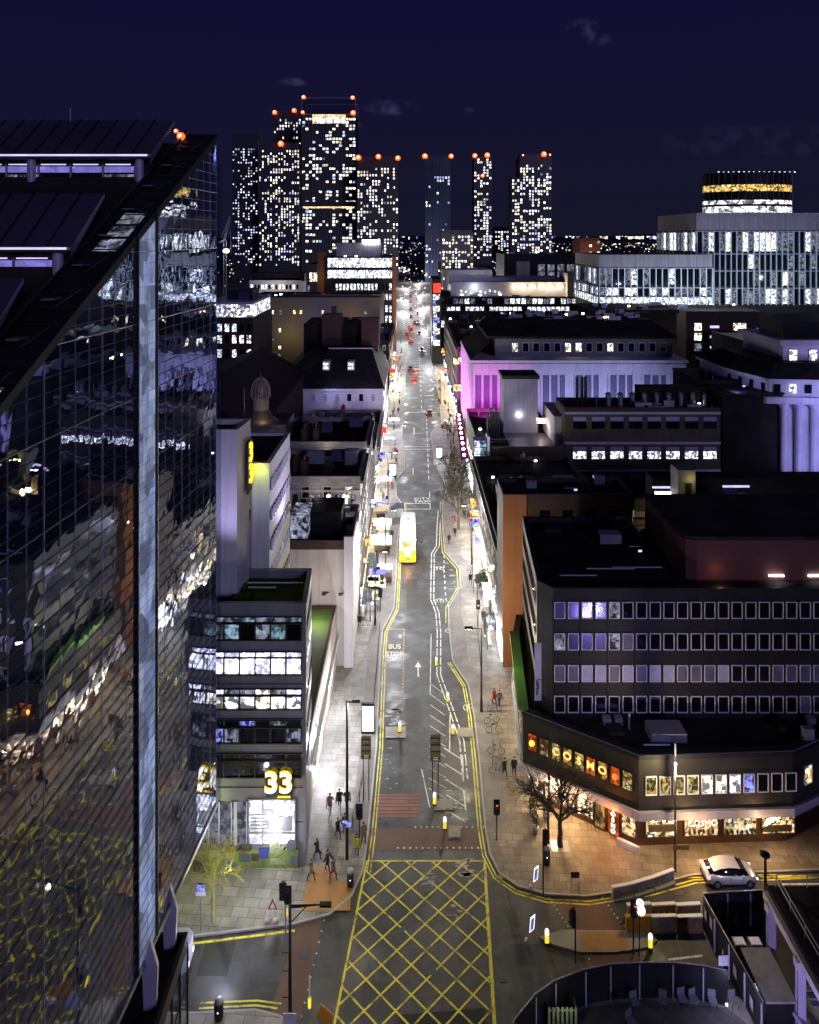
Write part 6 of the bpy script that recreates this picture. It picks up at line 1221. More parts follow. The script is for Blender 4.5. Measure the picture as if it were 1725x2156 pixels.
for i, (sx_, Y) in enumerate(((-5, 500), (11, 540), (-5, 600), (11, 660), (-5, 740), (11, 830))): lamp_post(['street lamp far down the hill, first on the left beyond the pier', 'street lamp far down the hill, first on the right', 'street lamp far down the hill, second on the left', 'street lamp far down the hill, second on the right', 'last left street lamp before the towers', 'last right street lamp before the towers'][i], sx_, Y, 11, (1.4 if sx_ < 0 else -1.4, 0), True, 30000, (1, .95, .95), group=g1)
x, y, _ = G(1422, 1838); L3 = thing('street_lamp', 'tall thin white capped pole in front of the restaurant windows', 'street lamp', (x, y, .12)); part('pole', MB().tube((x, y, .1), (x, y, 8.2), .09), ['black_metal'], L3); part('upper_pole', MB().tube((x, y, 8.2), (x, y, 10.6), .09), ['lav_metal'], L3); part('lamp_lens', MB().ball((x, y-.1, 9.0), .14), ['keep_white'], L3); part('road_sign', MB().box(x-.2, x+1.1, y-.13, y-.09, 2.0, 2.35), ['sign_back'], L3); light('lamp_light', (x, y-.5, 8.0), 1500, (1, .78, .42), .25, L3)
x, y = WX(1612, 52.9), 52.9; L4 = thing('street_lamp', 'black lamp column with a flat round head in front of the white car', 'street lamp', (x, y, .06)); part('pole', MB().tube((x, y, 0), (x, y, WZ(1800, 52.9)), .13, .09), ['black_metal'], L4); part('round_head', MB().lathe((x-.05, y, WZ(1800, 52.9)), [(.1, -.1), (.36, -.02), (.36, .08), (.1, .12)], 18), ['black_metal'], L4)
# ---- traffic signals
def signal(label, x, y, h=3.4, faces=(0,), lit=None, col='black_metal', r=.055):
    t = thing('traffic_light', label, 'traffic light', (x, y, .1)); part('pole', MB().tube((x, y, .1), (x, y, h), r), [col], t)
    for a in faces:
        u = (math.cos(a), math.sin(a)); nx, ny = u[1], -u[0]; c_ = (x+nx*.2+u[0]*(.2 if len(faces) > 1 else 0), y+ny*.2+u[1]*(.2 if len(faces) > 1 else 0))
        hdo = part('signal_head', MB().obox(c_, u, .17, .13, h-1.1, h), ['black_metal'], t); part('backing_board', MB().obox((c_[0]-nx*.1, c_[1]-ny*.1), u, .27, .02, h-1.2, h+.1), ['black_metal'], hdo)
        for k in range(3):
            z = h-.2-k*.34; part('lens', MB().ball((c_[0]+nx*.13, c_[1]+ny*.13, z), .1, 0, 8), [('tail_red' if (lit == 'red' and k == 0) else 'amber_lit' if (lit == 'amber' and k == 1) else 'dark_glass')], hdo); part('hood', MB().obox((c_[0]+nx*.2, c_[1]+ny*.2), u, .12, .1, z+.09, z+.12), ['black_metal'], hdo)
    return t
signal('pair of black traffic signals on a pale pole below the 33 block', *G(601, 1985)[:2], 4.2, (0, PI), col='metal_grey')
signal('traffic signal glowing red on the pavement by the restaurant tree', *G(1046, 1772)[:2], 3.6, (0,), 'red')
signal('single dark traffic signal between the red side road crossing studs', *G(1212, 2032)[:2], 3.9, (R(-80),))
signal('traffic signal showing red beside a glowing white keep left sign', *G(1334, 2012)[:2], 4.1, (R(10),), 'red')
wb = thing('illuminated_sign', 'glowing white keep left sign beside the red signal over the barriers', 'sign', (WX(1348, 52.3), 52.3, 2.2)); part('sign_face', MB().ball((WX(1348, 52.3), 52.3, WZ(1903, 52.3)), .28, 0, 12).ball((WX(1350, 52.3), 52.3, WZ(1917, 52.3)), .32, 0, 12), ['keep_white'], wb); part('pole', MB().tube((WX(1348, 52.3), 52.45, .13), (WX(1348, 52.3), 52.45, 3.2), .04), ['black_metal'], wb)
signal('dark traffic signal with amber arrow on the corner pavement by the crossing', *G(1086, 2990)[:2], 3.4, (0,)) if False else None
signal('dark signal beside the high visibility figure on the left kerb', *G(757, 1782)[:2], 3.6, (0,))
signal('small signal with two amber bars halfway up the right pavement', *G(1007, 1320)[:2], 3.6, (0,), 'amber')
signal('small dark signal on the right pavement nearer the bicycle racks', *G(1005, 1262)[:2], 3.6, (0,))
signal('tall dark signal before the bus stop on the left kerb', *G(804, 1262)[:2], 3.4, (0,), 'amber'); signal('second dark signal nearer the bus bay on the left kerb', *G(801, 1290)[:2], 3.4, (0,))
signal('traffic signal beside the dark litter bin on the corner pavement', *G(1144, 1888)[:2], 5.3, (R(70),))
# ---- direction boards seen from behind
def board(label, px, pyb, pw, p0, p1):
    x, y, _ = G(px, pyb); t = thing('direction_sign', label, 'sign', (x, y, .05)); z0 = WZ(p1, y); z1 = WZ(p0, y); w = pw*y/F/2
    part('sign_board', MB().box(x-w, x+w, y-.05, y+.02, z0, z1), ['sign_back'], t)
    for s_ in (-.55, .55): part('post', MB().tube((x+w*s_, y+.06, .05), (x+w*s_, y+.06, z1-.1), .045), ['black_metal'], t)
    rbm = MB()
    for k in range(4): z = z0+(z1-z0)*(k+.5)/4; rbm.box(x-w, x+w, y-.09, y-.051, z-.03, z+.03)
    rbm.box(x-w*.75, x+w*.75, y-.085, y-.052, z0+(z1-z0)*.42, z0+(z1-z0)*.58, 1); rbm.box(x-w*.6, x+w*.5, y-.085, y-.052, z1-.62, z1-.4, 1); rbm.box(x-w*.4, x+w*.5, y-.085, y-.052, z0+.15, z0+.4, 2)
    part('stiffener', rbm, ['dark_clad', 'metal_grey', 'white_paint'], t)
board('tall olive backed direction board standing in the middle of the road', 917, 1690, 22, 1546, 1603); board('olive backed direction board on the left pavement below the white screen', 771, 1690, 21, 1550, 1598)
# advertising screens
def adscreen(label, px, pyb, w, h, Yo=0):
    x, y, _ = G(px, pyb); t = thing('advertising_screen', label, 'screen', (x, y, .12)); part('screen_case', MB().box(x-w/2, x+w/2, y, y+.22, .12, h), ['black_metal'], t); part('screen_face', MB().box(x-w/2+.1, x+w/2-.1, y-.02, y-.003, .45, h-.3), ['screen_white'], t); part('screen_header', MB().box(x-w/2+.05, x+w/2-.05, y-.02, y-.004, h-.29, h-.05), ['screen_dark'], t); light('screen_light', (x, y-.8, h*.6), 160, (.85, .92, 1), .4, t)
adscreen('glowing white advertising screen in a dark frame on the left pavement', 775, 1548, 1.35, 3.3); adscreen('glowing white advertising screen beyond the market stalls', 827, 1005, 1.5, 3.0); adscreen('small white advertising screen on the right side near the street trees', 925, 968, 1.4, 3.0)
# ---- keep-left posts
def keepleft(label, px, py):
    x, y, _ = G(px, py); t = thing('bollard', label, 'bollard', (x, y, .1), group='white and yellow keep left bollards'); part('base', MB().box(x-.16, x+.16, y-.1, y+.1, .13, .25), ['black_metal'], t); part('yellow_body', MB().box(x-.14, x+.14, y-.07, y+.07, .25, .85), ['keep_yellow'], t); part('white_cap', MB().box(x-.14, x+.14, y-.07, y+.07, .852, 1.1).lathe((x, y, 1.1), [(.15, 0), (.12, .1), (.05, .16)], 10), ['keep_white'], t)
    return t
for lab, px, py in (('bollard on the left kerb island below the bus bay', 842, 1545), ('bollard at the head of the cycle lane hatching', 943, 1482), ('bollard on the white kerbed island in the cycle lane', 954, 1550), ('bollard between the legs of the olive direction board', 915, 1698), ('bollard on the triangle island nearest the red crossing', 937, 1750), ('far bollard by the mid street cycle lane', 919, 1405), ('bollard at the left tip of the long traffic island', 1152, 1992), ('bollard at the barrier end of the traffic island', 1370, 2002), ('bollard on the island beyond the yellow bus', 921, 955), ('bollard on the next island along past the trees', 920, 985)): keepleft(lab, px, py)
for lab, px, py, mt in (('slanted blue arrow sign on feet at the junction edge', 1119, 1985, 0), ('slanted blue arrow sign on feet on the corner pavement', 1127, 1872, 1)):
    x, y, _ = G(px, py); t = thing('arrow_sign', lab, 'sign', (x, y, .05)); z = .7 if mt == 0 else .5; sb = part('sign_face', MB().add([(x-.14, y, z), (x+.22, y+.05, z+.25), (x+.3, y+.05, z+1.35), (x-.06, y, z+1.1)], [(0, 1, 2, 3)]).add([(x-.14, y+.04, z), (x+.22, y+.09, z+.25), (x+.3, y+.09, z+1.35), (x-.06, y+.04, z+1.1)], [(3, 2, 1, 0)]), ['keep_white'], t)
    part('arrow_panel', MB().add([(x-.09, y-.02, z+.14), (x+.17, y+.02, z+.32), (x+.24, y+.02, z+1.2), (x-.02, y-.02, z+1.02)], [(0, 1, 2, 3)]), ['lit_blue'], t); part('arrow', MB().add([(x+.02, y-.05, z+.35), (x+.1, y-.05, z+.4), (x+.14, y-.05, z+.9), (x+.06, y-.05, z+.85)], [(0, 1, 2, 3)]).add([(x-.03, y-.05, z+.75), (x+.2, y-.05, z+.9), (x+.12, y-.05, z+1.12)], [(0, 1, 2)]), ['white_paint'], t)
    part('stand', MB().tube((x-.3, y+.1, .05), (x, y+.06, z+.3), .03).tube((x+.35, y+.1, .05), (x+.1, y+.06, z+.3), .03), ['amber_plastic'], t); part('sandbag', MB().ball((x-.35, y, .2), .18, 0, 8, .6), ['cream_wall'], t)
# pole sign and bins
x, y, _ = G(423, 1965); t = thing('parking_sign', 'blue and white sign on a thin grey pole beside the small left tree', 'sign', (x, y, .12)); part('pole', MB().tube((x, y, .12), (x, y, 3.8), .04), ['metal_grey'], t); part('sign_face', MB().box(x-.3, x+.3, y-.08, y-.05, 3.15, 3.8), ['lit_blue'], t); part('plate', MB().box(x-.38, x+.38, y-.08, y-.05, 2.85, 3.1), ['white_paint'], t); text('letter', 'T', .5, (x, y-.1, 3.47), t, 'white_paint', ext=.01)
def bin_(label, px, py, h=1.3, r=.3):
    x, y, _ = G(px, py); t = thing('litter_bin', label, 'bin', (x, y, .12)); part('body', MB().lathe((x, y, .12), [(r*.9, 0), (r, .1), (r, h*.78), (r*.85, h*.8)], 16), ['black_metal'], t); part('lid', MB().lathe((x, y, .12), [(r*1.02, h*.84), (r*.95, h*.95), (r*.5, h)], 16), ['metal_grey'], t); part('emblem', MB().ball((x, y-r, .12+h*.5), .05, 0, 8), ['keep_white'], t)
bin_('black litter bin on the near left pavement by the yellow line', 461, 2148); bin_('rounded black bin on the left kerb beside the box junction', 738, 1868, 1.3, .28); bin_('dark bin behind the signal pole on the corner pavement', 1151, 1822, 1.5, .3)
x, y, _ = G(1212, 1885); t = thing('warning_board', 'small dark warning board on a thin frame lying weeds at its feet', 'sign', (x, y, .12)); t['label'] = 'small dark board on a thin leaning frame on the corner pavement'; part('board', MB().box(x-.35, x+.3, y, y+.04, 1.35, 1.8), ['black_metal'], t); part('frame', MB().tube((x-.33, y+.05, .12), (x-.33, y+.05, 1.8), .025).tube((x+.3, y+.05, .12), (x+.3, y+.05, 1.8), .025).tube((x-.33, y+.05, .8), (x+.3, y+.05, .8), .02), ['metal_grey'], t)
x, y, _ = G(574, 1940); t = thing('road_works_sign', 'red and white triangular road works sign on sandbagged legs', 'sign', (x, y, .12)); part('sign_face', MB().add([(x-.38, y, .9), (x+.38, y, .9), (x, y, 1.75)], [(0, 1, 2)]), ['coat_red'], t); part('sign_centre', MB().add([(x-.22, y-.02, 1.0), (x+.22, y-.02, 1.0), (x, y-.02, 1.5)], [(0, 1, 2)]), ['white_paint'], t); part('stand', MB().tube((x-.3, y, .12), (x-.1, y+.05, 1.2), .025).tube((x+.3, y, .12), (x+.1, y+.05, 1.2), .025), ['metal_grey'], t); part('sandbag', MB().ball((x-.4, y-.2, .28), .2, 0, 8, .6).ball((x+.25, y-.2, .28), .22, 0, 8, .6), ['cream_wall'], t)
for k, (px, py, lab) in enumerate(((640, 1945, 'yellow capped push button post on the near side of the left signals'), (652, 2130, 'slim white and yellow post on the near left corner'))):
    x, y, _ = G(px, py) if k else G(603, 1962); t = thing('marker_post', lab, 'post', (x, y, .12)); part('pole', MB().tube((x, y, .12), (x, y, 2.4), .05), ['white_paint'], t); part('yellow_box', MB().box(x-.1, x+.1, y-.1, y+.1, .3 if k else 1.2, .9 if k else 1.7), ['keep_yellow'], t)
t = thing('flipped_barrier', 'orange plastic barrier wing leaning at the foot of the box junction', 'barrier', (G(690, 2150)[0], G(690, 2150)[1], 0)); x, y, _ = G(690, 2150); part('panel', MB().add([(x-.75, y, .15), (x+.2, y-.5, .15), (x+.45, y-.5, .9), (x-.45, y, 1.1)]+[(x-.75, y+.06, .15), (x+.2, y-.44, .15), (x+.45, y-.44, .9), (x-.45, y+.06, 1.1)], [(0, 1, 2, 3), (7, 6, 5, 4), (3, 2, 6, 7), (1, 5, 6, 2), (0, 3, 7, 4)]), ['amber_plastic'], t); part('foot', MB().box(x+.05, x+.6, y-.7, y-.5, .02, .3), ['white_paint'], t)
# ---- road barriers beside the side street
def barrier(label, a, b, col, group='road barriers around the side street works'):
    a = Vector(a); b = Vector(b); d = (b-a); L = d.length; u = d.normalized(); c_ = (a+b)/2; t = thing('road_barrier', label, 'barrier', (c_.x, c_.y, 0), group=group)
    v, h = (-u.y, u.x), 1.0; mb = MB()
    pr_ = [(-.3, 0), (.3, 0), (.3, .18), (.14, .35), (.11, h), (-.11, h), (-.14, .35), (-.3, .18)]
    vs = [(p.x+w*v[0], p.y+w*v[1], z) for p in (a+u*.04, b-u*.04) for w, z in pr_]; mb.add(vs, [(i, (i+1) % 8, 8+(i+1) % 8, 8+i) for i in range(8)]+[tuple(range(8))[::-1], tuple(range(8, 16))]); part('body', mb, [col], t)
    part('top_rail', MB().prism([(a.x-v[0]*.13, a.y-v[1]*.13), (b.x-v[0]*.13, b.y-v[1]*.13), (b.x+v[0]*.13, b.y+v[1]*.13), (a.x+v[0]*.13, a.y+v[1]*.13)], h+.002, h+.09), ['white_paint' if col != 'amber_plastic' else 'amber_plastic'], t)
    st = MB()
    for k in range(3): p = a+d*(.25+.25*k); st.ball((p.x+v[0]*-.15, p.y+v[1]*-.15, .55), .06, 0, 6)
    part('stud', st, ['cream_wall'], t)
for i in range(3): barrier('concrete barrier section %s of the upper curved row near the car' % ['at the kerb end', 'in the middle', 'closest to the white car'][i], [(15.9, 57.0), (17.6, 57.35), (19.4, 57.9)][i], [(17.6, 57.35), (19.4, 57.9), (21.3, 58.6)][i], 'concrete')
for i in range(3): barrier('%s barrier section of the lower row beside the glowing bollard' % ['orange', 'grey green', 'brown'][i], (16.2+i*1.95, 54.55), (18.1+i*1.95, 54.55+.05), ['amber_plastic', 'concrete', 'brown_barrier'][i])
for i in range(3): barrier('back row barrier section %s behind the orange one' % ['starting the row', 'between its neighbours', 'meeting the black hoarding'][i], (16.6+i*1.9, 55.5), (18.45+i*1.9, 55.6), 'concrete' if i != 1 else 'brown_barrier')
# ---- black hoardings and the yard behind them
def hoard(label, pts, h=2.4, joints='lav_metal', flip=1):
    cx_ = sum(p[0] for p in pts)/len(pts); cy_ = sum(p[1] for p in pts)/len(pts); t = thing('hoarding', label, 'hoarding', (cx_, cy_, 0)); mb = MB(); o = offs(pts, -.08)
    for i in range(len(pts)-1): mb.prism([pts[i], pts[i+1], o[i+1], o[i]], 0, h)
    part('panels', mb, ['hoarding'], t); jb = MB()
    for i in range(len(pts)-1):
        a = Vector(pts[i]); b = Vector(pts[i+1]); n = max(1, round((b-a).length/1.9))
        for k in range(n): p = a.lerp(b, k/n); u = (b-a).normalized(); nn = Vector((u.y, -u.x))*flip; part('joint_post', MB().obox((p.x+nn.x*.13, p.y+nn.y*.13), tuple(u), .045, .04, .05, h-.05), [joints], t)
    rl = MB()
    for i in range(len(pts)-1): rl.tube((pts[i][0], pts[i][1], h+.02), (pts[i+1][0], pts[i+1][1], h+.02), .04)
    part('top_rail', rl, ['metal_grey'], t)
hoard('curved black hoarding with pale vertical joints around the sunken yard', [(6.0, 42), (6.3, 44.6), (6.6, 45.99), (8.2, 47.6), (9.7, 48.5), (11.9, 49.25), (13.7, 49.6), (15.7, 49.7), (18, 49.7), (20, 49.5), (21.5, 49.15)])
hoard('straight black hoarding between the side street and the blue steel frame', [(22.1, 54.8), (24.0, 54.95), (27.5, 55.1)], 2.5); hoard('black hoarding with small white posters running toward the viewer', [(22.9, 47), (22.5, 50.9), (22.1, 54.75)], 2.5, flip=-1)
for k, (y, z, lab) in enumerate(((54.2, 1.5, 'at its far end'), (53.4, 1.6, 'second along'), (50.2, 1.3, 'lower and nearer'), (48.2, 1.2, 'nearest the viewer'))):
    solo('poster', MB().box(-.01, .01, -.22, .22, -.35, .35), ['blind'], 'small white poster on the black hoarding %s' % lab, 'poster', (22.02+(54.8-y)*.1, y, z), group='posters on the hoarding')
struct('yard_floor', MB().prism([(6.9, 30), (6.9, 45.9), (8.6, 47.4), (12, 49), (15.7, 49.5), (21.4, 49.0), (24, 46), (60, 46), (60, 30)], .061, .066), 'dark_stone')
for k, (px, py, a) in enumerate(((1337, 2125, .2), (1395, 2122, -.4), (1437, 2118, .1), (1462, 2119, .3), (1501, 2122, -.1), (1329, 2165, .5), (1545, 2124, .2))):
    x, y, _ = G(px, py); t = thing('outdoor_chair', 'grey outdoor chair %s in the sunken yard' % ['beside the first joint', 'with a rounded back', 'squat and square', 'with a pale seat', 'by the tall post', 'closest to the slatted bench', 'at the end of the row'][k], 'chair', (x, y, .07), group='chairs in the yard'); t.rotation_euler.z = a
    part('seat', MB().box(-.26, .26, -.25, .25, .42, .48), ['metal_grey'], t, world=False); part('backrest', MB().box(-.26, .26, .22, .27, .5, .95), ['metal_grey'], t, world=False)
    for sx in (-.23, .23):
        for sy in (-.21, .21): part('leg', MB().tube((sx, sy, 0), (sx, sy, .42), .02), ['black_metal'], t, world=False)
x, y, _ = G(1180, 2150); t = thing('slatted_crate', 'greenish slatted wooden crate lit at the bottom edge of the yard', 'crate', (x, y-.3, .07)); sl = MB()
for i in range(7): sl.box(-.95+i*.29, -.80+i*.29, -.45, -.40, 0, 1.6); 
sl.box(-.95, .95, -.39, -.35, .2, .3); sl.box(-.95, .95, -.39, -.35, 1.3, 1.4)
part('slats', sl, ['mural_light'], t, world=False); part('frame', MB().box(-.95, .95, -.34, .4, 0, .08).box(-.95, -.88, -.34, .4, 0, 1.5).box(.88, .95, -.34, .4, 0, 1.5), ['bark'], t, world=False); light('yard_light', (x+.2, y-1.6, 2.3), 30, (.9, 1, .6), .2, t)
x, y, _ = G(1522, 2112); t = thing('yard_sign_post', 'tall thin post with pale sign plate and white ground light by the hoarding corner', 'sign', (x, y, .07)); part('post', MB().tube((x, y, .07), (x, y, 3.6), .05), ['metal_grey'], t); part('sign_plate', MB().box(x-.3, x+.35, y-.08, y-.05, 2.6, 3.3), ['lav_metal'], t); part('ground_lamp', MB().ball((x+.15, y-.3, .2), .1, 0, 8), ['keep_white'], t); light('yard_light', (x, y-1.5, 1.8), 70, (.65, .68, 1), .2, t)
t = thing('yard_cabin', 'low grey topped cabin in the yard between the hoarding and the steel frame', 'cabin', (23.9, 49, 0)); part('wall', MB().prism(rect(23.2, 25.0, 47.2, 50.6), 0, 2.3), ['dark_clad'], t); part('roof', MB().prism(rect(23.1, 25.1, 47.1, 50.7), 2.3, 2.45), ['concrete'], t); part('poster_panel', MB().box(23.13, 23.17, 47.6, 48.7, .9, 2.0), ['screen_dark' if 0 else 'lit_cool'], t)
for k in range(2): 
    x = 23.8+k*1.15; t = thing('air_conditioner', '%s white grilled air conditioner unit behind the black hoarding' % ['bigger', 'smaller'][k], 'machine', (x, 52.4, .06), group='machines behind the hoarding'); part('case', MB().box(x-.42, x+.42, 52.1, 52.8, .06, 1.2), ['metal_grey'], t); part('panel', MB().box(x-.36, x+.36, 52.15, 52.7, 1.205, 1.24), ['white_paint'], t); part('grille', MB().lathe((x, 52.08, .5), [(.28, -.02), (.28, .02)], 12), ['black_metal'], t)
st_ = thing('steel_canopy', 'violet lit steel frame carrying a black flat roof with railing at the lower right corner', 'canopy', (27, 48, 0))
for (x, y) in ((25.4, 51.2), (25.4, 47.35), (25.4, 43.4)):
    part('column', MB().box(x-.26, x+.26, y-.05, y+.0, 0, 4.9).box(x-.05, x+.05, y-.3, y-.05, 0, 4.9).box(x-.26, x+.26, y-.35, y-.3, 0, 4.9), ['lav_metal'], st_); part('column_head', MB().box(x-.34, x+.34, y-.45, y+.1, 4.6, 5.15), ['lav_metal'], st_)
part('edge_beam', MB().box(25.25, 25.31, 30, 51.9, 4.85, 5.35).box(25.31, 25.55, 30, 51.9, 5.29, 5.35), ['lav_metal'], st_); part('roof', MB().box(25.56, 60, 30, 52.2, 5.2, 5.4), ['felt_roof'], st_); part('gutter', MB().box(25.6, 26.1, 30, 52.1, 5.41, 5.55), ['black_metal'], st_)
rl = MB()
for z in (5.9, 6.35): rl.tube((26.3, 30, z), (26.3, 52.1, z), .035); rl.tube((26.3, 52.1, z), (60, 52.1, z), .035)
for i in range(12): rl.tube((26.3, 52.1-i*1.9, 5.4), (26.3, 52.1-i*1.9, 6.35), .035); rl.tube((26.3+i*2.2, 52.1, 5.4), (26.3+i*2.2, 52.1, 6.35), .035)
part('railing', rl, ['metal_grey'], st_); part('bracing', MB().tube((24.9, 47.6, 1.6), (26.2, 42.5, 1.0), .14).tube((25.9, 47, 4.7), (26.6, 41, 4.4), .1), ['lav_metal'], st_)
part('stair_tread', MB().box(25.8, 27.6, 46.6, 46.9, 2.6, 2.7).box(25.8, 27.6, 46.9, 47.2, 2.8, 2.9).box(25.8, 27.6, 47.2, 47.5, 3.0, 3.1), ['metal_grey'], st_)
light('violet_flood', (22.6, 40, 4), 2200, (.48, .42, 1), .6, st_, 'SPOT', R(110), (25.4, 48, 3.2)); 
# railing along the left pavement
fr = MB(); 
def rail(label, pts, h=1.05, n=None):
    t = thing('pedestrian_railing', label, 'railing', (pts[0][0], pts[0][1], .12)); mb = MB()
    for a, b in zip(pts[:-1], pts[1:]):
        mb.tube((a[0], a[1], h), (b[0], b[1], h), .03); mb.tube((a[0], a[1], .35), (b[0], b[1], .35), .025); L = math.dist(a, b); k = max(1, round(L/1.7))
        for i in range(k+1): x = a[0]+(b[0]-a[0])*i/k; y = a[1]+(b[1]-a[1])*i/k; mb.tube((x, y, .1), (x, y, h+.05), .035)
    part('rails', mb, ['black_metal'], t)
rail('dark railing line along the left kerb from the screen to the street lamp', [G(788, 1480)[:2], G(795, 1400)[:2], G(800, 1330)[:2]]); rail('dark railing beside the cycle track on the right pavement', [G(1015, 1440)[:2], G(1009, 1370)[:2], G(1004, 1300)[:2]])
rail('low railing at the left crossing corner under the tall lamp', [G(742, 1745)[:2], G(757, 1690)[:2], G(765, 1640)[:2]]); rail('dark railing farther up the right pavement opposite the bus', [G(998, 1250)[:2], G(993, 1180)[:2], G(990, 1115)[:2]])
# bus shelter, stalls, umbrellas
def shelter(label, px, py, w, l, mat='seethru'):
    x, y, _ = G(px, py); t = thing('bus_shelter', label, 'shelter', (x, y, .12))
    for sx in (-w/2, w/2):
        for sy in (0, l): part('post', MB().tube((x+sx, y+sy, .12), (x+sx, y+sy, 2.5), .05), ['black_metal'], t)
    part('roof', MB().box(x-w/2-.1, x+w/2+.1, y-.2, y+l+.2, 2.5, 2.62), ['clear_glass' if mat == 'seethru' else mat], t); part('back_panel', MB().box(x-w/2, x-w/2+.03, y, y+l, .3, 2.4), ['clear_glass'], t); part('bench', MB().box(x-w/2+.2, x-w/2+.6, y+.4, y+l-.4, .5, .56), ['metal_grey'], t)
shelter('glass bus shelter with arched end on the left pavement beside the lamp', 768, 1310, 1.5, 4.0); shelter('long glass bus shelter in the middle of the left pavement', 783, 1232, 1.5, 5.0); shelter('grey kiosk shelter under the lamp on the right pavement', 1040, 1370, 1.6, 4.0); shelter('white roofed kiosk against the right shopfronts', 1046, 1300, 1.7, 4, 'white_paint')
def parasol(label, px, py, col, s=1.6, open_=True, group='market umbrellas on the pavements'):
    x, y, _ = G(px, py); t = thing('parasol', label, 'umbrella', (x, y, .12), group=group); part('pole', MB().tube((x, y, .12), (x, y, 2.7), .04), ['black_metal'], t); v = [(x-s, y-s, 2.2), (x+s, y-s, 2.2), (x+s, y+s, 2.2), (x-s, y+s, 2.2), (x, y, 2.85)]; part('canopy', MB().add(v, [(0, 1, 4), (1, 2, 4), (2, 3, 4), (3, 0, 4), (3, 2, 1, 0)]), [col], t)
    return t
M('canopy_white', (.8, .8, .82), .8, .05); M('canopy_cream', (.6, .5, .33), .8, .1); M('canopy_blue', (.06, .06, .55), .7, .15); M('canopy_teal', (.3, .5, .5), .7, .4, 2); M('canopy_dark', (.03, .04, .06), .7, .3)
parasol('bright white market umbrella nearest the bus', 800, 1165, 'canopy_white', 1.9); parasol('bright white market umbrella behind the nearest one', 806, 1125, 'canopy_white', 1.6); parasol('cream market umbrella beside the dark green one', 803, 1095, 'canopy_cream', 1.5); parasol('dark green umbrella on the kerb just beyond the bus', 836, 1090, 'canopy_dark', 1.4); parasol('royal blue umbrella on the right pavement', 1019, 1165, 'canopy_blue', 1.35); parasol('grey white umbrella behind the royal blue one', 1013, 1135, 'canopy_white', 1.25); parasol('pale teal patterned umbrella in front of the royal blue one', 1022, 1195, 'canopy_teal', 1.2)
parasol('small white umbrella far up the left pavement', 812, 1030, 'canopy_white', 1.4); parasol('white umbrella opposite the magenta canopy', 822, 940, 'canopy_white', 1.5); parasol('tiny white umbrella before the mansard block', 830, 900, 'canopy_white', 1.6)
light('stall_light', (-4.9, 118, 3.6), 900, (1, .98, 1), .4); light('stall_light', (-5, 127, 3.4), 700, (1, .9, .8), .4); light('stall_light', (11.2, 124, 3.4), 450, (1, .95, .9), .4); light('stall_light', (10.4, 101, 3.4), 800, (.97, .95, 1), .4); light('stall_light', (10.7, 92, 3.2), 700, (.95, .93, 1), .4); light('stall_light', (11.2, 111, 3.2), 420, (1, .8, .5), .4)
for k, (px, py, mt) in enumerate(((1030, 1272, 'keep_white'), (1036, 1240, 'lit_white'), (1043, 1215, 'lit_warm'))): solo('lit_kiosk', MB().box(-.8, .8, -.9, .9, 0, .9, 1).box(-.7, .7, -.8, .8, .9, 2.3, 0).box(-.95, .95, -1.1, 1.1, 2.3, 2.45, 1), [mt, 'white_paint'], 'brightly lit market kiosk %s' % ['nearest the small amber signal', 'second along the right shopfronts', 'with a warm glow beside the parasols'][k], 'kiosk', (G(px, py)[0], G(px, py)[1], .12), group='kiosks on the right pavement')
# roof snow-white A-board
x, y, _ = G(1009, 1232); t = thing('pavement_sign', 'white rounded pavement sign on the right pavement', 'sign', (x, y, .12)); part('board', MB().box(-.3, .3, 0, .08, 0, 1.0).lathe((0, .04, 1.0), [(.3, 0), (.2, .2), (.05, .28)], 12), ['white_paint'], t, world=False); part('emblem', MB().box(-.12, .12, -.02, -.001, .3, .7), ['black_metal'], t, world=False)
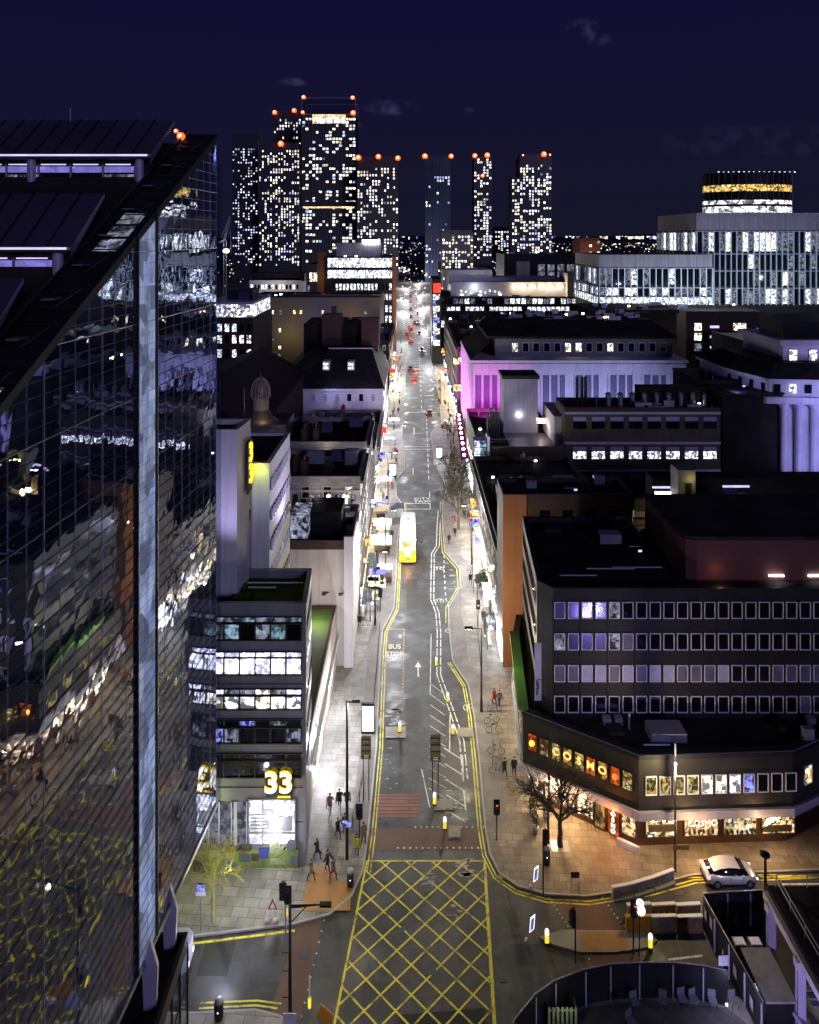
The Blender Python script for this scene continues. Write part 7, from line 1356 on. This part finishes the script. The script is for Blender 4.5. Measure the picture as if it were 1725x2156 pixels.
# ================================================================= TREES
def branch(mb, p, d, r, L, depth, spread, mi=0, up=.15, n=6):
    q = p+d*L; mb.tube(p, q, r, r*.68, n=n if r > .05 else 4, mi=mi, cap=False)
    if depth == 0: return
    k = 3 if random.random() < .45 else 2
    for i in range(k+(1 if depth > 2 else 0)):
        ax = Vector((random.uniform(-1, 1), random.uniform(-1, 1), random.uniform(-.4, .4))).normalized(); nd = (Matrix.Rotation(random.uniform(.35, spread), 3, ax) @ d+Vector((0, 0, up))).normalized()
        branch(mb, p.lerp(q, random.uniform(.65, 1)), nd, r*random.uniform(.5, .68), L*random.uniform(.62, .86), depth-1, spread, mi, up, n)
def tree(label, x, y, h, r, bark='bark_dark', depth=6, spread=.95, trunk=.32, up=.12, grate=None, group=None, leaf=0, L0=.2):
    t = thing('bare_tree', label, 'tree', (x, y, .1), group=group); th = h*trunk; tb = MB(); p = Vector((x, y, 0))
    pts = [p]; 
    for i in range(4): pts.append(Vector((x+random.uniform(-.08, .08)*r*4, y+random.uniform(-.08, .08)*r*4, th*(i+1)/4)))
    for i in range(4): tb.tube(pts[i], pts[i+1], r*(1.25-.12*i), r*(1.13-.12*i), n=10, cap=False)
    part('trunk', tb, [bark], t); cb_ = MB()
    for i in range(5): a = 2*PI*i/5+random.uniform(-.3, .3); branch(cb_, pts[-1]-Vector((0, 0, th*.1*(i % 3))), Vector((math.cos(a)*.75, math.sin(a)*.75, .8)).normalized(), r*.55, h*L0, depth-1, spread, up=up)
    branch(cb_, pts[-1], Vector((.05, 0, 1)), r*.7, h*L0*1.1, depth-1, spread, up=up)
    if leaf:
        for i in range(leaf): a = random.choice(cb_.v); s_ = random.uniform(.06, .16); q = Vector(a)+Vector((random.uniform(-.3, .3),)*3); e1 = Vector((random.uniform(-1, 1), random.uniform(-1, 1), random.uniform(-1, 1)))*s_; e2 = Vector((random.uniform(-1, 1), random.uniform(-1, 1), random.uniform(-1, 1)))*s_; cb_.add([q-e1-e2, q+e1-e2, q+e1+e2, q-e1+e2], [(0, 1, 2, 3)], 1)
    part('crown', cb_, [bark, 'foliage'], t); 
    if grate: part('tree_grate', MB().box(x-.75, x+.75, y-.6, y+.6, .125, .14), ['metal_grey'], t)
    return t
random.seed(21)
tree('bare winter tree on the corner pavement in front of the orange restaurant windows', *G(1180, 1785)[:2], 8.6, .2, depth=6, trunk=.30, grate=1, L0=.17)
tree('slim bare tree with pale yellowish bark in front of the green mural', *G(449, 1942)[:2], 7.4, .11, 'bark_pale', 6, trunk=.45, L0=.15, spread=1.1); light('tree_light', (-13.2, 53.6, 5.2), 150, (.85, 1, .45), .1)  # unseen lamp added beside the tree to light its branches
tree('tall leafless tree rising against the dark office block corner', 11.9, 62.3, 10.5, .1, depth=5, trunk=.35, L0=.2)
tree('bare street tree with the most spread limbs beside the right kerb', *G(966, 1115)[:2], 11.5, .22, 'bark', 6, trunk=.3, leaf=500, L0=.17); tree('bare street tree standing behind the widest one', *G(972, 1060)[:2], 11, .2, 'bark', 6, trunk=.3, leaf=500, L0=.17); tree('smaller bare tree near the island screen', *G(946, 1010)[:2], 8.5, .15, 'bark', 5, trunk=.3, leaf=300, L0=.18); tree('far bare tree below the magenta canopy', *G(955, 935)[:2], 9, .15, 'bark', 5, trunk=.3, leaf=300, L0=.18)
tree('leafy street tree in a tub against the right shopfronts', *G(1022, 1240)[:2], 3.4, .07, 'bark', 4, trunk=.3, leaf=900, L0=.2); light('tree_light', (9.2, 132, 3), 500, (1, .8, .5), .3)
def topiary(label, px, py):
    x, y, _ = G(px, py); t = thing('potted_plant', label, 'plant', (x, y, .12), group='potted bushes by the restaurant'); part('pot', MB().lathe((x, y, .12), [(.22, 0), (.3, .5), (.33, .55)], 12), ['stone'], t); fb = MB()
    for i in range(260):
        a = random.random()*2*PI; z = random.uniform(.6, 2.0); rr = .28*(1-abs((z*1.6) % 1-.5))*random.uniform(.7, 1.15); q = Vector((x+rr*math.cos(a), y+rr*math.sin(a), z)); e1 = Vector([random.uniform(-.07, .07) for _ in range(3)]); e2 = Vector([random.uniform(-.07, .07) for _ in range(3)]); fb.add([q-e1, q+e2, q+e1, q-e2], [(0, 1, 2, 3)])
    part('foliage', fb, ['foliage'], t)
topiary('clipped potted bush closest to the bare tree', 1127, 1757); topiary('clipped potted bush behind the first one', 1121, 1722); topiary('potted bush beside the restaurant glass', 1150, 1728)
# ================================================================= VEHICLES
def car_parts(t, paint, L=4.45, W=1.8, Hc=1.46, tail='tail_red', det=True, head='lit_white'):
    # lower body lofted from cross sections along x (front = +x)
    S = [(-2.22, .42, .78, .62), (-2.15, .28, .98, .80), (-1.7, .24, 1.03, .88), (-.9, .22, .98, .90), (.2, .22, .95, .90), (1.0, .22, .92, .90), (1.6, .24, .84, .87), (2.0, .28, .72, .78), (2.2, .38, .58, .60)]
    mb = MB(); rings = []
    for x, z0, z1, hw in S: rings.append([(x, -hw*.92, z0), (x, -hw, z0+.14), (x, -hw, (z0+z1)/2+.06), (x, -hw*.95, z1-.05), (x, -hw*.80, z1), (x, hw*.80, z1), (x, hw*.95, z1-.05), (x, hw, (z0+z1)/2+.06), (x, hw, z0+.14), (x, hw*.92, z0)])
    v = [p for r_ in rings for p in r_]; n = 10
    f = [(k*n+i, k*n+(i+1) % n, (k+1)*n+(i+1) % n, (k+1)*n+i) for k in range(len(S)-1) for i in range(n)]+[tuple(range(n))[::-1], tuple((len(S)-1)*n+i for i in range(n))]
    mb.add(v, f, 0, True)
    # roof skin and pillars
    Rf = [(-1.55, 1.17, .60), (-1.05, 1.36, .62), (-.3, Hc, .64), (.35, Hc-.04, .63), (.7, 1.33, .61)]
    v = [(x, s_*w, z) for x, z, w in Rf for s_ in (-1, 1)]; mb.add(v, [(2*i, 2*i+1, 2*i+3, 2*i+2) for i in range(len(Rf)-1)], 0, True)
    part('body', mb, [paint], t, world=False)
    G1 = [(-2.0, .98, .70), (-1.55, 1.165, .595), (-1.05, 1.35, .615), (-.3, Hc-.012, .635), (.35, Hc-.052, .625), (.7, 1.32, .60), (1.35, .93, .72)]
    gb_ = MB(); v = []
    for x, z, w in G1: v += [(x, -w, z), (x, w, z), (x, -.80, .93), (x, .80, .93)]
    f = []
    for i in range(len(G1)-1): a = 4*i; b = 4*i+4; f += [(a, b, b+2, a+2), (a+1, a+3, b+3, b+1), (a, a+1, b+1, b)]
    gb_.add(v, f, 0, True); part('windows', gb_, ['dark_glass'], t, world=False)
    for x in (-1.38, 1.38):
        for s_ in (-1, 1):
            w = part('wheel', MB().tube((x, s_*.72, .32), (x, s_*.915, .32), .33, n=18), ['tyre'], t, world=False)
            if det: part('rim', MB().tube((x, s_*.90, .32), (x, s_*.925, .32), .2, n=12), ['metal_grey'], w, world=False)
    for s_ in (-1, 1):
        part('tail_light', MB().box(-2.2, -1.95, s_*.60, s_*.84, .72, .95), [tail], t, world=False); part('headlight', MB().box(1.95, 2.14, s_*.5, s_*.76, .55, .68), [head], t, world=False)
        if det: part('wing_mirror', MB().box(.72, .9, s_*.88, s_*1.05, .93, 1.06), [paint], t, world=False)
    if det:
        for s_ in (-1, 1): part('door_line', MB().box(-.32, -.30, s_*.903, s_*.906, .3, .92).box(.78, .80, s_*.900, s_*.903, .3, .9), ['black_metal'], t, world=False); part('door_handle', MB().box(-.2, -.02, s_*.9, s_*.93, .78, .82), [paint], t, world=False)
        part('bumper', MB().box(-2.24, -2.1, -.62, .62, .3, .5), ['black_metal'], t, world=False)
t = thing('white_car', 'white hatchback with glowing tail lamp driving past the restaurant windows', 'car', ((WX(1482, 58.4)+WX(1600, 58.4))/2, 58.9, 0), R(1)); E('tail_soft', (1, .35, .45), 2.2, 0, 1, 0); car_parts(t, 'car_paint', tail='tail_soft'); t.scale = (.95, .98, .98)
light('car_fill', (t.location.x, 55.9, 3.2), 190, (.7, .68, 1), .8);  # unseen fill lamp added to make the car paint brighter
t = thing('white_van', 'white van nose just showing past the glazed pavilion on the left cross street', 'van', (WX(400, 52.6)-1.6, 51.8, 0)); part('body', MB().lathe((0, 0, 0), [(0.01, 0)], 3) if 0 else MB().prism([(-4, -.95), (1.5, -.95), (1.9, -.6), (1.9, .6), (1.5, .95), (-4, .95)], .35, 1.9), ['car_paint'], t, world=False); part('windscreen', MB().box(1.2, 1.6, -.8, .8, 1.25, 1.88), ['dark_glass'], t, world=False)
for sx in (-3, .9):
    for s_ in (-1, 1): part('wheel', MB().tube((sx, s_*.75, .35), (sx, s_*.97, .35), .35, n=14), ['tyre'], t, world=False)
for s_ in (-1, 1): part('headlight', MB().box(1.86, 1.95, s_*.45, s_*.7, .6, .85), ['keep_white'], t, world=False)
light('headlamp_light', (WX(400, 52.6)+2.5, 51.8, 2.6), 420, (.62, .62, 1), .4, None)  # lavender glow for the road, an added lamp hung above headlight height
M('car_red', (.5, .03, .02), .3, .1); M('car_dark', (.02, .02, .03), .3, .1); M('car_silver', (.4, .4, .42), .3, .1)
for k, (px, py, mt, lab) in enumerate(((873, 800, 'car_red', 'red car waiting with brake lights on near the far crossing'), (876, 779, 'car_silver', 'pale car just ahead of the red car'), (864, 778, 'car_dark', 'dark car beside the pale one in the distance'), (868, 700, 'car_silver', 'distant car with orange tail lights at the front of the queue'), (857, 706, 'car_dark', 'dark distant car in the queue nearest the left kerb'), (862, 690, 'car_red', 'small distant red car in the queue'), (873, 681, 'car_dark', 'farthest dark car of the queue'), (904, 872, 'car_dark', 'dark car stopped on the right beyond the street trees'))):
    x, y, _ = G(px, py); t = thing('distant_car', lab, 'car', (x, y, 0), R(90), group='cars up the street'); car_parts(t, mt, det=False, tail='tail_red'); light('tail_glow', (x, y-3.2, .8), 260 if k not in (7, 2) else 40, (1, .15, .05), .3)
for k, (px, py) in enumerate(((850, 655), (856, 640), (848, 628), (862, 662), (858, 618))):
    x, y, _ = G(px, py); t = thing('distant_car', 'far oncoming car with dazzling headlights, number %d down the hill' % (k+1), 'car', (x-1, y, 0), R(-90), group='oncoming cars far up the street'); t['label'] = ['oncoming car with dazzling headlights beside the orange pier', 'oncoming car behind the one by the orange pier', 'oncoming car closest to the far left facades', 'oncoming car nearest of the dazzling ones', 'last oncoming car visible up the street'][k]; car_parts(t, 'car_silver', det=False, head='lamp_white')
    light('headlamp_light', (x-1, y-4, 1.2), 500, (1, .95, 1), .3)
# yellow double decker
E('bus_side', (1, .62, .05), 1.6, .3, .8, .5, (1, .85, .4)); M('bus_yellow', (.70, .52, .02), .4, .12); E('bus_panel', (1, .93, .8), 2.6, .1, 1, .2)
x0, x1, y0, y1 = -1.55, 1.0, 115.5, 126.5
bs = thing('double_decker_bus', 'yellow and white double decker bus seen from behind with blazing lights', 'bus', (-.28, 121, 0))
part('body', MB().prism([(x0+.15, y0), (x1-.15, y0), (x1, y0+.25), (x1, y1-.3), (x1-.2, y1), (x0+.2, y1), (x0, y1-.3), (x0, y0+.25)], .35, 2.15), ['bus_yellow'], bs); part('upper_deck', MB().prism([(x0+.2, y0+.1), (x1-.2, y0+.1), (x1-.03, y0+.4), (x1-.03, y1-.3), (x1-.2, y1-.1), (x0+.2, y1-.1), (x0+.03, y1-.3), (x0+.03, y0+.4)], 2.15, 4.2), ['canopy_white'], bs)
part('roof', MB().prism([(x0+.3, y0+.3), (x1-.3, y0+.3), (x1-.3, y1-.4), (x0+.3, y1-.4)], 4.2, 4.35), ['canopy_white'], bs)
for z0_, z1_ in ((1.25, 2.0), (2.75, 3.6)): part('side_windows', MB().box(x0-.02, x0-.003, y0+1, y1-1, z0_, z1_).box(x1+.003, x1+.02, y0+1, y1-1, z0_, z1_), ['bus_side'], bs)
part('rear_window', MB().box(x0+.4, x1-.4, y0+.04, y0+.09, 2.75, 3.6), ['bus_side'], bs); part('rear_panel', MB().box(x0+.75, x1-.75, y0-.03, y0-.005, 1.3, 2.1), ['bus_panel'], bs)
for k in range(9):
    for z0_, z1_ in ((1.2, 2.05), (2.7, 3.65)): part('window_pillar', MB().box(x0-.03, x1+.03, y0+1.1+k*1.08, y0+1.2+k*1.08, z0_, z1_), ['bus_yellow' if z0_ < 2 else 'canopy_white'], bs)
part('roof_hatch', MB().box(x0+.9, x1-.9, y0+3, y0+4, 4.352, 4.42).box(x0+.9, x1-.9, y0+7, y0+8, 4.352, 4.42), ['metal_grey'], bs); part('number_plate', MB().box(x0+1.0, x1-1.0, y0-.035, y0-.006, .42, .54), ['white_paint'], bs); part('advert_band', MB().box(x0-.025, x0-.004, y0+1.5, y1-1.5, 2.15, 2.65).box(x1+.004, x1+.025, y0+1.5, y1-1.5, 2.15, 2.65), ['coat_red'], bs)
for k in range(3): part('engine_grille', MB().box(x0+.9+k*.25, x0+1.0+k*.25, y0-.03, y0-.004, .55, 1.1), ['lit_yellow'], bs)
for x in (x0+.12, x1-.12): part('tail_light', MB().box(x-.1, x+.1, y0-.06, y0-.01 if 0 else y0+.05, .6, 1.5), ['amber_lit'], bs); part('marker_light', MB().ball((x, y0+.05, 3.9), .12, 0, 8), ['lamp_white'], bs)
for x in (x0+.1, x1-.1):
    for y in (y0+2.6, y1-2.3): part('wheel', MB().tube((x-.16, y, .5), (x+.16, y, .5), .5, n=16), ['tyre'], bs)
light('tail_glow', (-.3, 113.9, .9), 170, (1, .45, .1), .4, bs); light('bus_roof_fill', (-.28, 121, 7), 380, (1, .97, .95), .6, bs)  # the second lamp hangs unseen above the bus to brighten its roof
# bicycles at the stands
def bicycle(label, px, py, a, group='bicycles at the stands'):
    x, y, _ = G(px, py); t = thing('bicycle', label, 'bicycle', (x, y, .12), a, group=group)
    for sx in (-.52, .52):
        mb = MB(); n = 16
        for i in range(n): t0 = 2*PI*i/n; t1 = 2*PI*(i+1)/n; mb.tube((sx+.33*math.cos(t0), 0, .34+.33*math.sin(t0)), (sx+.33*math.cos(t1), 0, .34+.33*math.sin(t1)), .022, n=4, cap=False)
        for i in range(4): t0 = PI*i/4; mb.tube((sx-.32*math.cos(t0), 0, .34-.32*math.sin(t0)), (sx+.32*math.cos(t0), 0, .34+.32*math.sin(t0)), .005, n=3, cap=False)
        part('wheel', mb, ['tyre'], t, world=False)
    part('frame', MB().tube((-.52, 0, .34), (-.15, 0, .85), .02).tube((-.52, 0, .34), (-.05, 0, .33), .02).tube((-.05, 0, .33), (-.15, 0, .88), .022).tube((-.13, 0, .82), (.38, 0, .85), .022).tube((-.05, 0, .33), (.38, 0, .82), .022).tube((.38, 0, .95), (.52, 0, .34), .02), ['coat_red' if 'red' in label else 'metal_grey'], t, world=False)
    part('saddle', MB().box(-.28, -.02, -.06, .06, .9, .95), ['black_metal'], t, world=False); part('handlebar', MB().tube((.36, -.26, .99), (.36, .26, .99), .018), ['black_metal'], t, world=False)
for lab, px, py, a in (('bicycle parked farthest up the right pavement', 1042, 1500, .1), ('bicycle nearest the blue lamp sign', 1040, 1545, .05), ('bicycle at the middle stand', 1045, 1590, -.1), ('bicycle leaning at the last stand by the walkers', 1048, 1630, .15), ('bicycle standing alone beside the upper stand', 1036, 1525, .2)): bicycle(lab, px, py, a)
for k, (px, py) in enumerate(((1047, 1575), (1046, 1612), (1048, 1645))):
    x, y, _ = G(px, py); mb = MB(); mb.tube((-.4, 0, 0), (-.4, 0, .75), .03).tube((.4, 0, 0), (.4, 0, .75), .03).tube((-.4, 0, .75), (.4, 0, .75), .03); solo('cycle_stand', mb, ['metal_grey'], 'grey hoop cycle stand %s on the right pavement' % ['highest up', 'in the middle', 'closest to the walkers'][k], 'cycle stand', (x, y, .12), group='hoop cycle stands')
# ================================================================= PEOPLE
def skin_mesh(name, verts, edges, radii, mats, root=0, sub=1):
    me = bpy.data.meshes.new(name); me.from_pydata(verts, edges, []); o = bpy.data.objects.new(name, me); C.objects.link(o)
    md = o.modifiers.new('skin', 'SKIN'); md.use_smooth_shade = True
    for i, r_ in enumerate(radii): me.skin_vertices[0].data[i].radius = r_ if isinstance(r_, tuple) else (r_, r_)
    for i in range(len(verts)): me.skin_vertices[0].data[i].use_root = (i == root)
    s_ = o.modifiers.new('sub', 'SUBSURF'); s_.levels = sub; s_.render_levels = sub
    dg_ = bpy.context.evaluated_depsgraph_get(); m2 = bpy.data.meshes.new_from_object(o.evaluated_get(dg_)); bpy.data.objects.remove(o)
    m2.name = name; m2.materials.clear()
    for m in mats: m2.materials.append(MATS[m])
    for p in m2.polygons: p.use_smooth = True
    return m2
def body_mesh(step, arm):
    V = [(0, 0, .95), (0, 0, 1.12), (0, .01, 1.32), (0, 0, 1.46), (0, 0, 1.53), (0, -.02, 1.60), (0, -.01, 1.70)]; Rr = [(.15, .11), (.13, .10), (.17, .11), (.12, .08), .055, (.075, .09), (.08, .095)]; Ed = [(0, 1), (1, 2), (2, 3), (3, 4), (4, 5), (5, 6)]
    for s_ in (-1, 1):
        k = len(V); d = step*s_
        V += [(s_*.10, d*.05, .86), (s_*.11, -d*.22, .50), (s_*.11, -d*.30+.02, .09), (s_*.12, -d*.30-.13, .05)]; Rr += [(.095, .10), .062, .042, (.045, .03)]; Ed += [(0, k), (k, k+1), (k+1, k+2), (k+2, k+3)]
        k = len(V); V += [(s_*.21, 0, 1.42), (s_*.26, d*arm*.35, 1.15), (s_*.25, d*arm*.7-.10*arm, .92), (s_*.25, d*arm*.75-.13*arm, .84)]; Rr += [.06, .045, .033, (.022, .04)]; Ed += [(3, k), (k, k+1), (k+1, k+2), (k+2, k+3)]
    m = skin_mesh('body', V, Ed, Rr, ['trousers', 'skin', 'coat_black'])
    for p in m.polygons:
        z = p.center.z; x = abs(p.center.x); p.material_index = 0 if z < .9 and x < .2 else (1 if z > 1.52 or (x > .2 and z < .90) else 2)
    return m
def person_parts(t, coat, step, arm, bm_, cm_):
    o = link(bpy.data.objects.new('body', bm_), t)
    o2 = link(bpy.data.objects.new('coat', cm_[coat]), t); o3 = link(bpy.data.objects.new('hair', HAIR), t)
HAIR = MB().lathe((0, 0, 0), [(.02, 1.60), (.088, 1.64), (.102, 1.70), (.09, 1.76), (.05, 1.80), (.01, 1.81)], 12).mesh('hair', ['hair'])
for v in HAIR.vertices:
    if v.co.z < 1.72 and v.co.y < 0: v.co.y *= .35
coats = ['coat_black', 'coat_navy', 'coat_red', 'coat_grey', 'coat_tan', 'hi_vis']
bodies = []
for step, arm in ((.9, .8), (.35, .3), (-.7, .7)):
    bmz = body_mesh(step, arm); cm_ = {}
    for c_ in coats:
        mb = MB(); mb.lathe((0, 0, 0), [(.225, .72), (.20, .95), (.185, 1.12), (.215, 1.34), (.19, 1.43), (.08, 1.50)], 14)
        for s_ in (-1, 1): d = step*s_; mb.tube((s_*.2, 0, 1.42), (s_*.265, d*arm*.35, 1.15), .075, .06, n=8); mb.tube((s_*.265, d*arm*.35, 1.15), (s_*.255, d*arm*.7-.1*arm, .93), .06, .05, n=8)
        me = mb.mesh('coat', [c_])
        for v in me.vertices: 
            if abs(v.co.x) < .24: v.co.y *= .72
        cm_[c_] = me
    bodies.append((bmz, cm_, step, arm))
def person(label, px, py, coat, pose, a, group='people on the pavements'):
    x, y, _ = G(px, py, .12); t = thing('person', label, 'person', (x, y, .12), a, group=group); b_ = bodies[pose]; person_parts(t, coat, b_[2], b_[3], b_[0], b_[1])
PP = [('walker in a dark coat on the right pavement below the bicycle stands', 1063, 1635, 'coat_black', 0, .2), ('second dark walker beside the first near the restaurant wing', 1083, 1632, 'coat_navy', 1, 0), ('person in a red coat on the right pavement by the green ledge', 1041, 1483, 'coat_red', 0, .4), ('person in grey walking with the one in red', 1052, 1487, 'coat_grey', 2, .3),
 ('person in high visibility jacket at the left crossing', 752, 1800, 'hi_vis', 1, 0), ('dark figure behind the high visibility one', 766, 1775, 'coat_tan', 1, .6), ('walker on the bright pavement nearest the shopfront corner', 695, 1712, 'coat_tan', 0, 0), ('dark walker in the middle of the bright pavement', 715, 1702, 'coat_black', 0, 0), ('dark walker right of the middle one on the bright pavement', 731, 1702, 'coat_black', 2, .2),
 ('striding dark figure near the crossing corner', 712, 1765, 'coat_navy', 0, .5), ('figure in grey beside the striding one', 726, 1755, 'coat_grey', 1, .4), ('dark figure closest to the 33 block corner', 668, 1810, 'coat_black', 0, 1.2), ('person crossing toward the left signals', 690, 1835, 'coat_navy', 2, 1.4), ('person in tan coat near the traffic signals', 655, 1855, 'coat_tan', 0, 1.3), ('grey figure between the signals and the bin', 702, 1852, 'coat_grey', 0, 1.0),
 ('lone dark walker on the right pavement near the white sign', 991, 1230, 'coat_black', 0, 0), ('dark figure at the kerb bulge opposite the bus', 946, 1145, 'coat_black', 1, 0), ('first of two dark figures under the right street lamp', 978, 1092, 'coat_black', 0, .1), ('second of two dark figures under the right street lamp', 985, 1090, 'coat_grey', 2, .1), ('person among the white umbrellas', 826, 1135, 'coat_navy', 1, 0), ('person at the left kerb beside the bus', 818, 1170, 'coat_black', 0, 0),
 ('person waiting in the arched shelter', 757, 1320, 'coat_black', 1, 0), ('person on the left pavement beyond the umbrellas', 815, 1060, 'coat_black', 0, 0), ('person by the market shelter post', 806, 1080, 'coat_black', 2, 0), ('far person beside the white screen', 836, 960, 'coat_black', 0, 0), ('far person below the screen', 833, 1015, 'coat_navy', 0, 0), ('person near the foot of the widest street tree', 958, 1130, 'coat_black', 1, 0), ('person by the warm shop lights across from the screen', 1003, 1075, 'coat_tan', 0, 0), ('person beside the shopfronts near the right signal', 1018, 1310, 'coat_grey', 0, 0), ('tiny person by the crowd of lights before the mansard block', 839, 870, 'coat_black', 0, 0), ('tiny person on the far right kerb', 925, 850, 'coat_black', 0, 0)]
for p in PP: person(*p)
# small crates and bags at the left shopfronts
random.seed(5)
for k in range(14):
    px = random.uniform(775, 812); py = random.uniform(1075, 1290); x, y, _ = G(px, py); s_ = random.uniform(.5, 1.1); 
    solo('market_stall', MB().box(-s_, s_, -s_*.7, s_*.7, 0, .85, 0).box(-s_*1.1, s_*1.1, -s_*.85, s_*.85, 2.0, 2.08, 1).tube((-s_, -s_*.7, .85), (-s_, -s_*.7, 2), .03, mi=2).tube((s_, -s_*.7, .85), (s_, -s_*.7, 2), .03, mi=2).tube((-s_, s_*.7, .85), (-s_, s_*.7, 2), .03, mi=2).tube((s_, s_*.7, .85), (s_, s_*.7, 2), .03, mi=2), [random.choice(['lit_warm', 'white_paint', 'canopy_cream', 'brown_panel']), random.choice(['canopy_white', 'canopy_cream', 'canopy_white', 'canopy_blue']), 'black_metal'], 'small market stall with a flat awning among the bright left stalls', 'stall', (x, y, .12), group='market stalls on the left pavement')
light('lamp_light', (G(611, 2205)[0]+2.3, G(611, 2205)[1], 8.8), 1150, (1, .90, .62), .3, L2); light('lamp_light', (G(731, 1812)[0]+.8, G(731, 1812)[1], 12.8), 2000, (1, .92, .70), .3, L1)
# more passers-by and traffic farther along
random.seed(77)
def crowd(n, x0, x1, y0, y1, side, group):
    for i in range(n):
        x = random.uniform(x0, x1); y = y0*(y1/y0)**random.random(); t = thing('person', 'distant passer-by on the %s pavement up the street' % side, 'person', (x, y, .12), random.uniform(0, 6.28), group=group); b_ = random.choice(bodies); person_parts(t, random.choice(coats[:5]), b_[2], b_[3], b_[0], b_[1])
crowd(34, -6.3, -2.8, 128, 330, 'left', 'distant passers-by on the left pavement'); crowd(34, 8.2, 12.2, 128, 330, 'right', 'distant passers-by on the right pavement')
for k in range(16):
    s_ = k % 2; y = 330+k*28+random.uniform(-8, 8); x = (1.0 if s_ else 5.4)+random.uniform(-.5, .5); t = thing('distant_car', 'tiny car with %s lights in the traffic at the far end of the street' % ('red tail' if s_ else 'dazzling front'), 'car', (x, y, 0), R(90 if s_ else -90), group='cars with %s lights at the far end of the street' % ('red tail' if s_ else 'dazzling front')); car_parts(t, random.choice(['car_silver', 'car_dark', 'car_red']), det=False, tail='tail_red', head='lamp_white'); t.scale = (1.1, 1.15, 1.1)
flush()
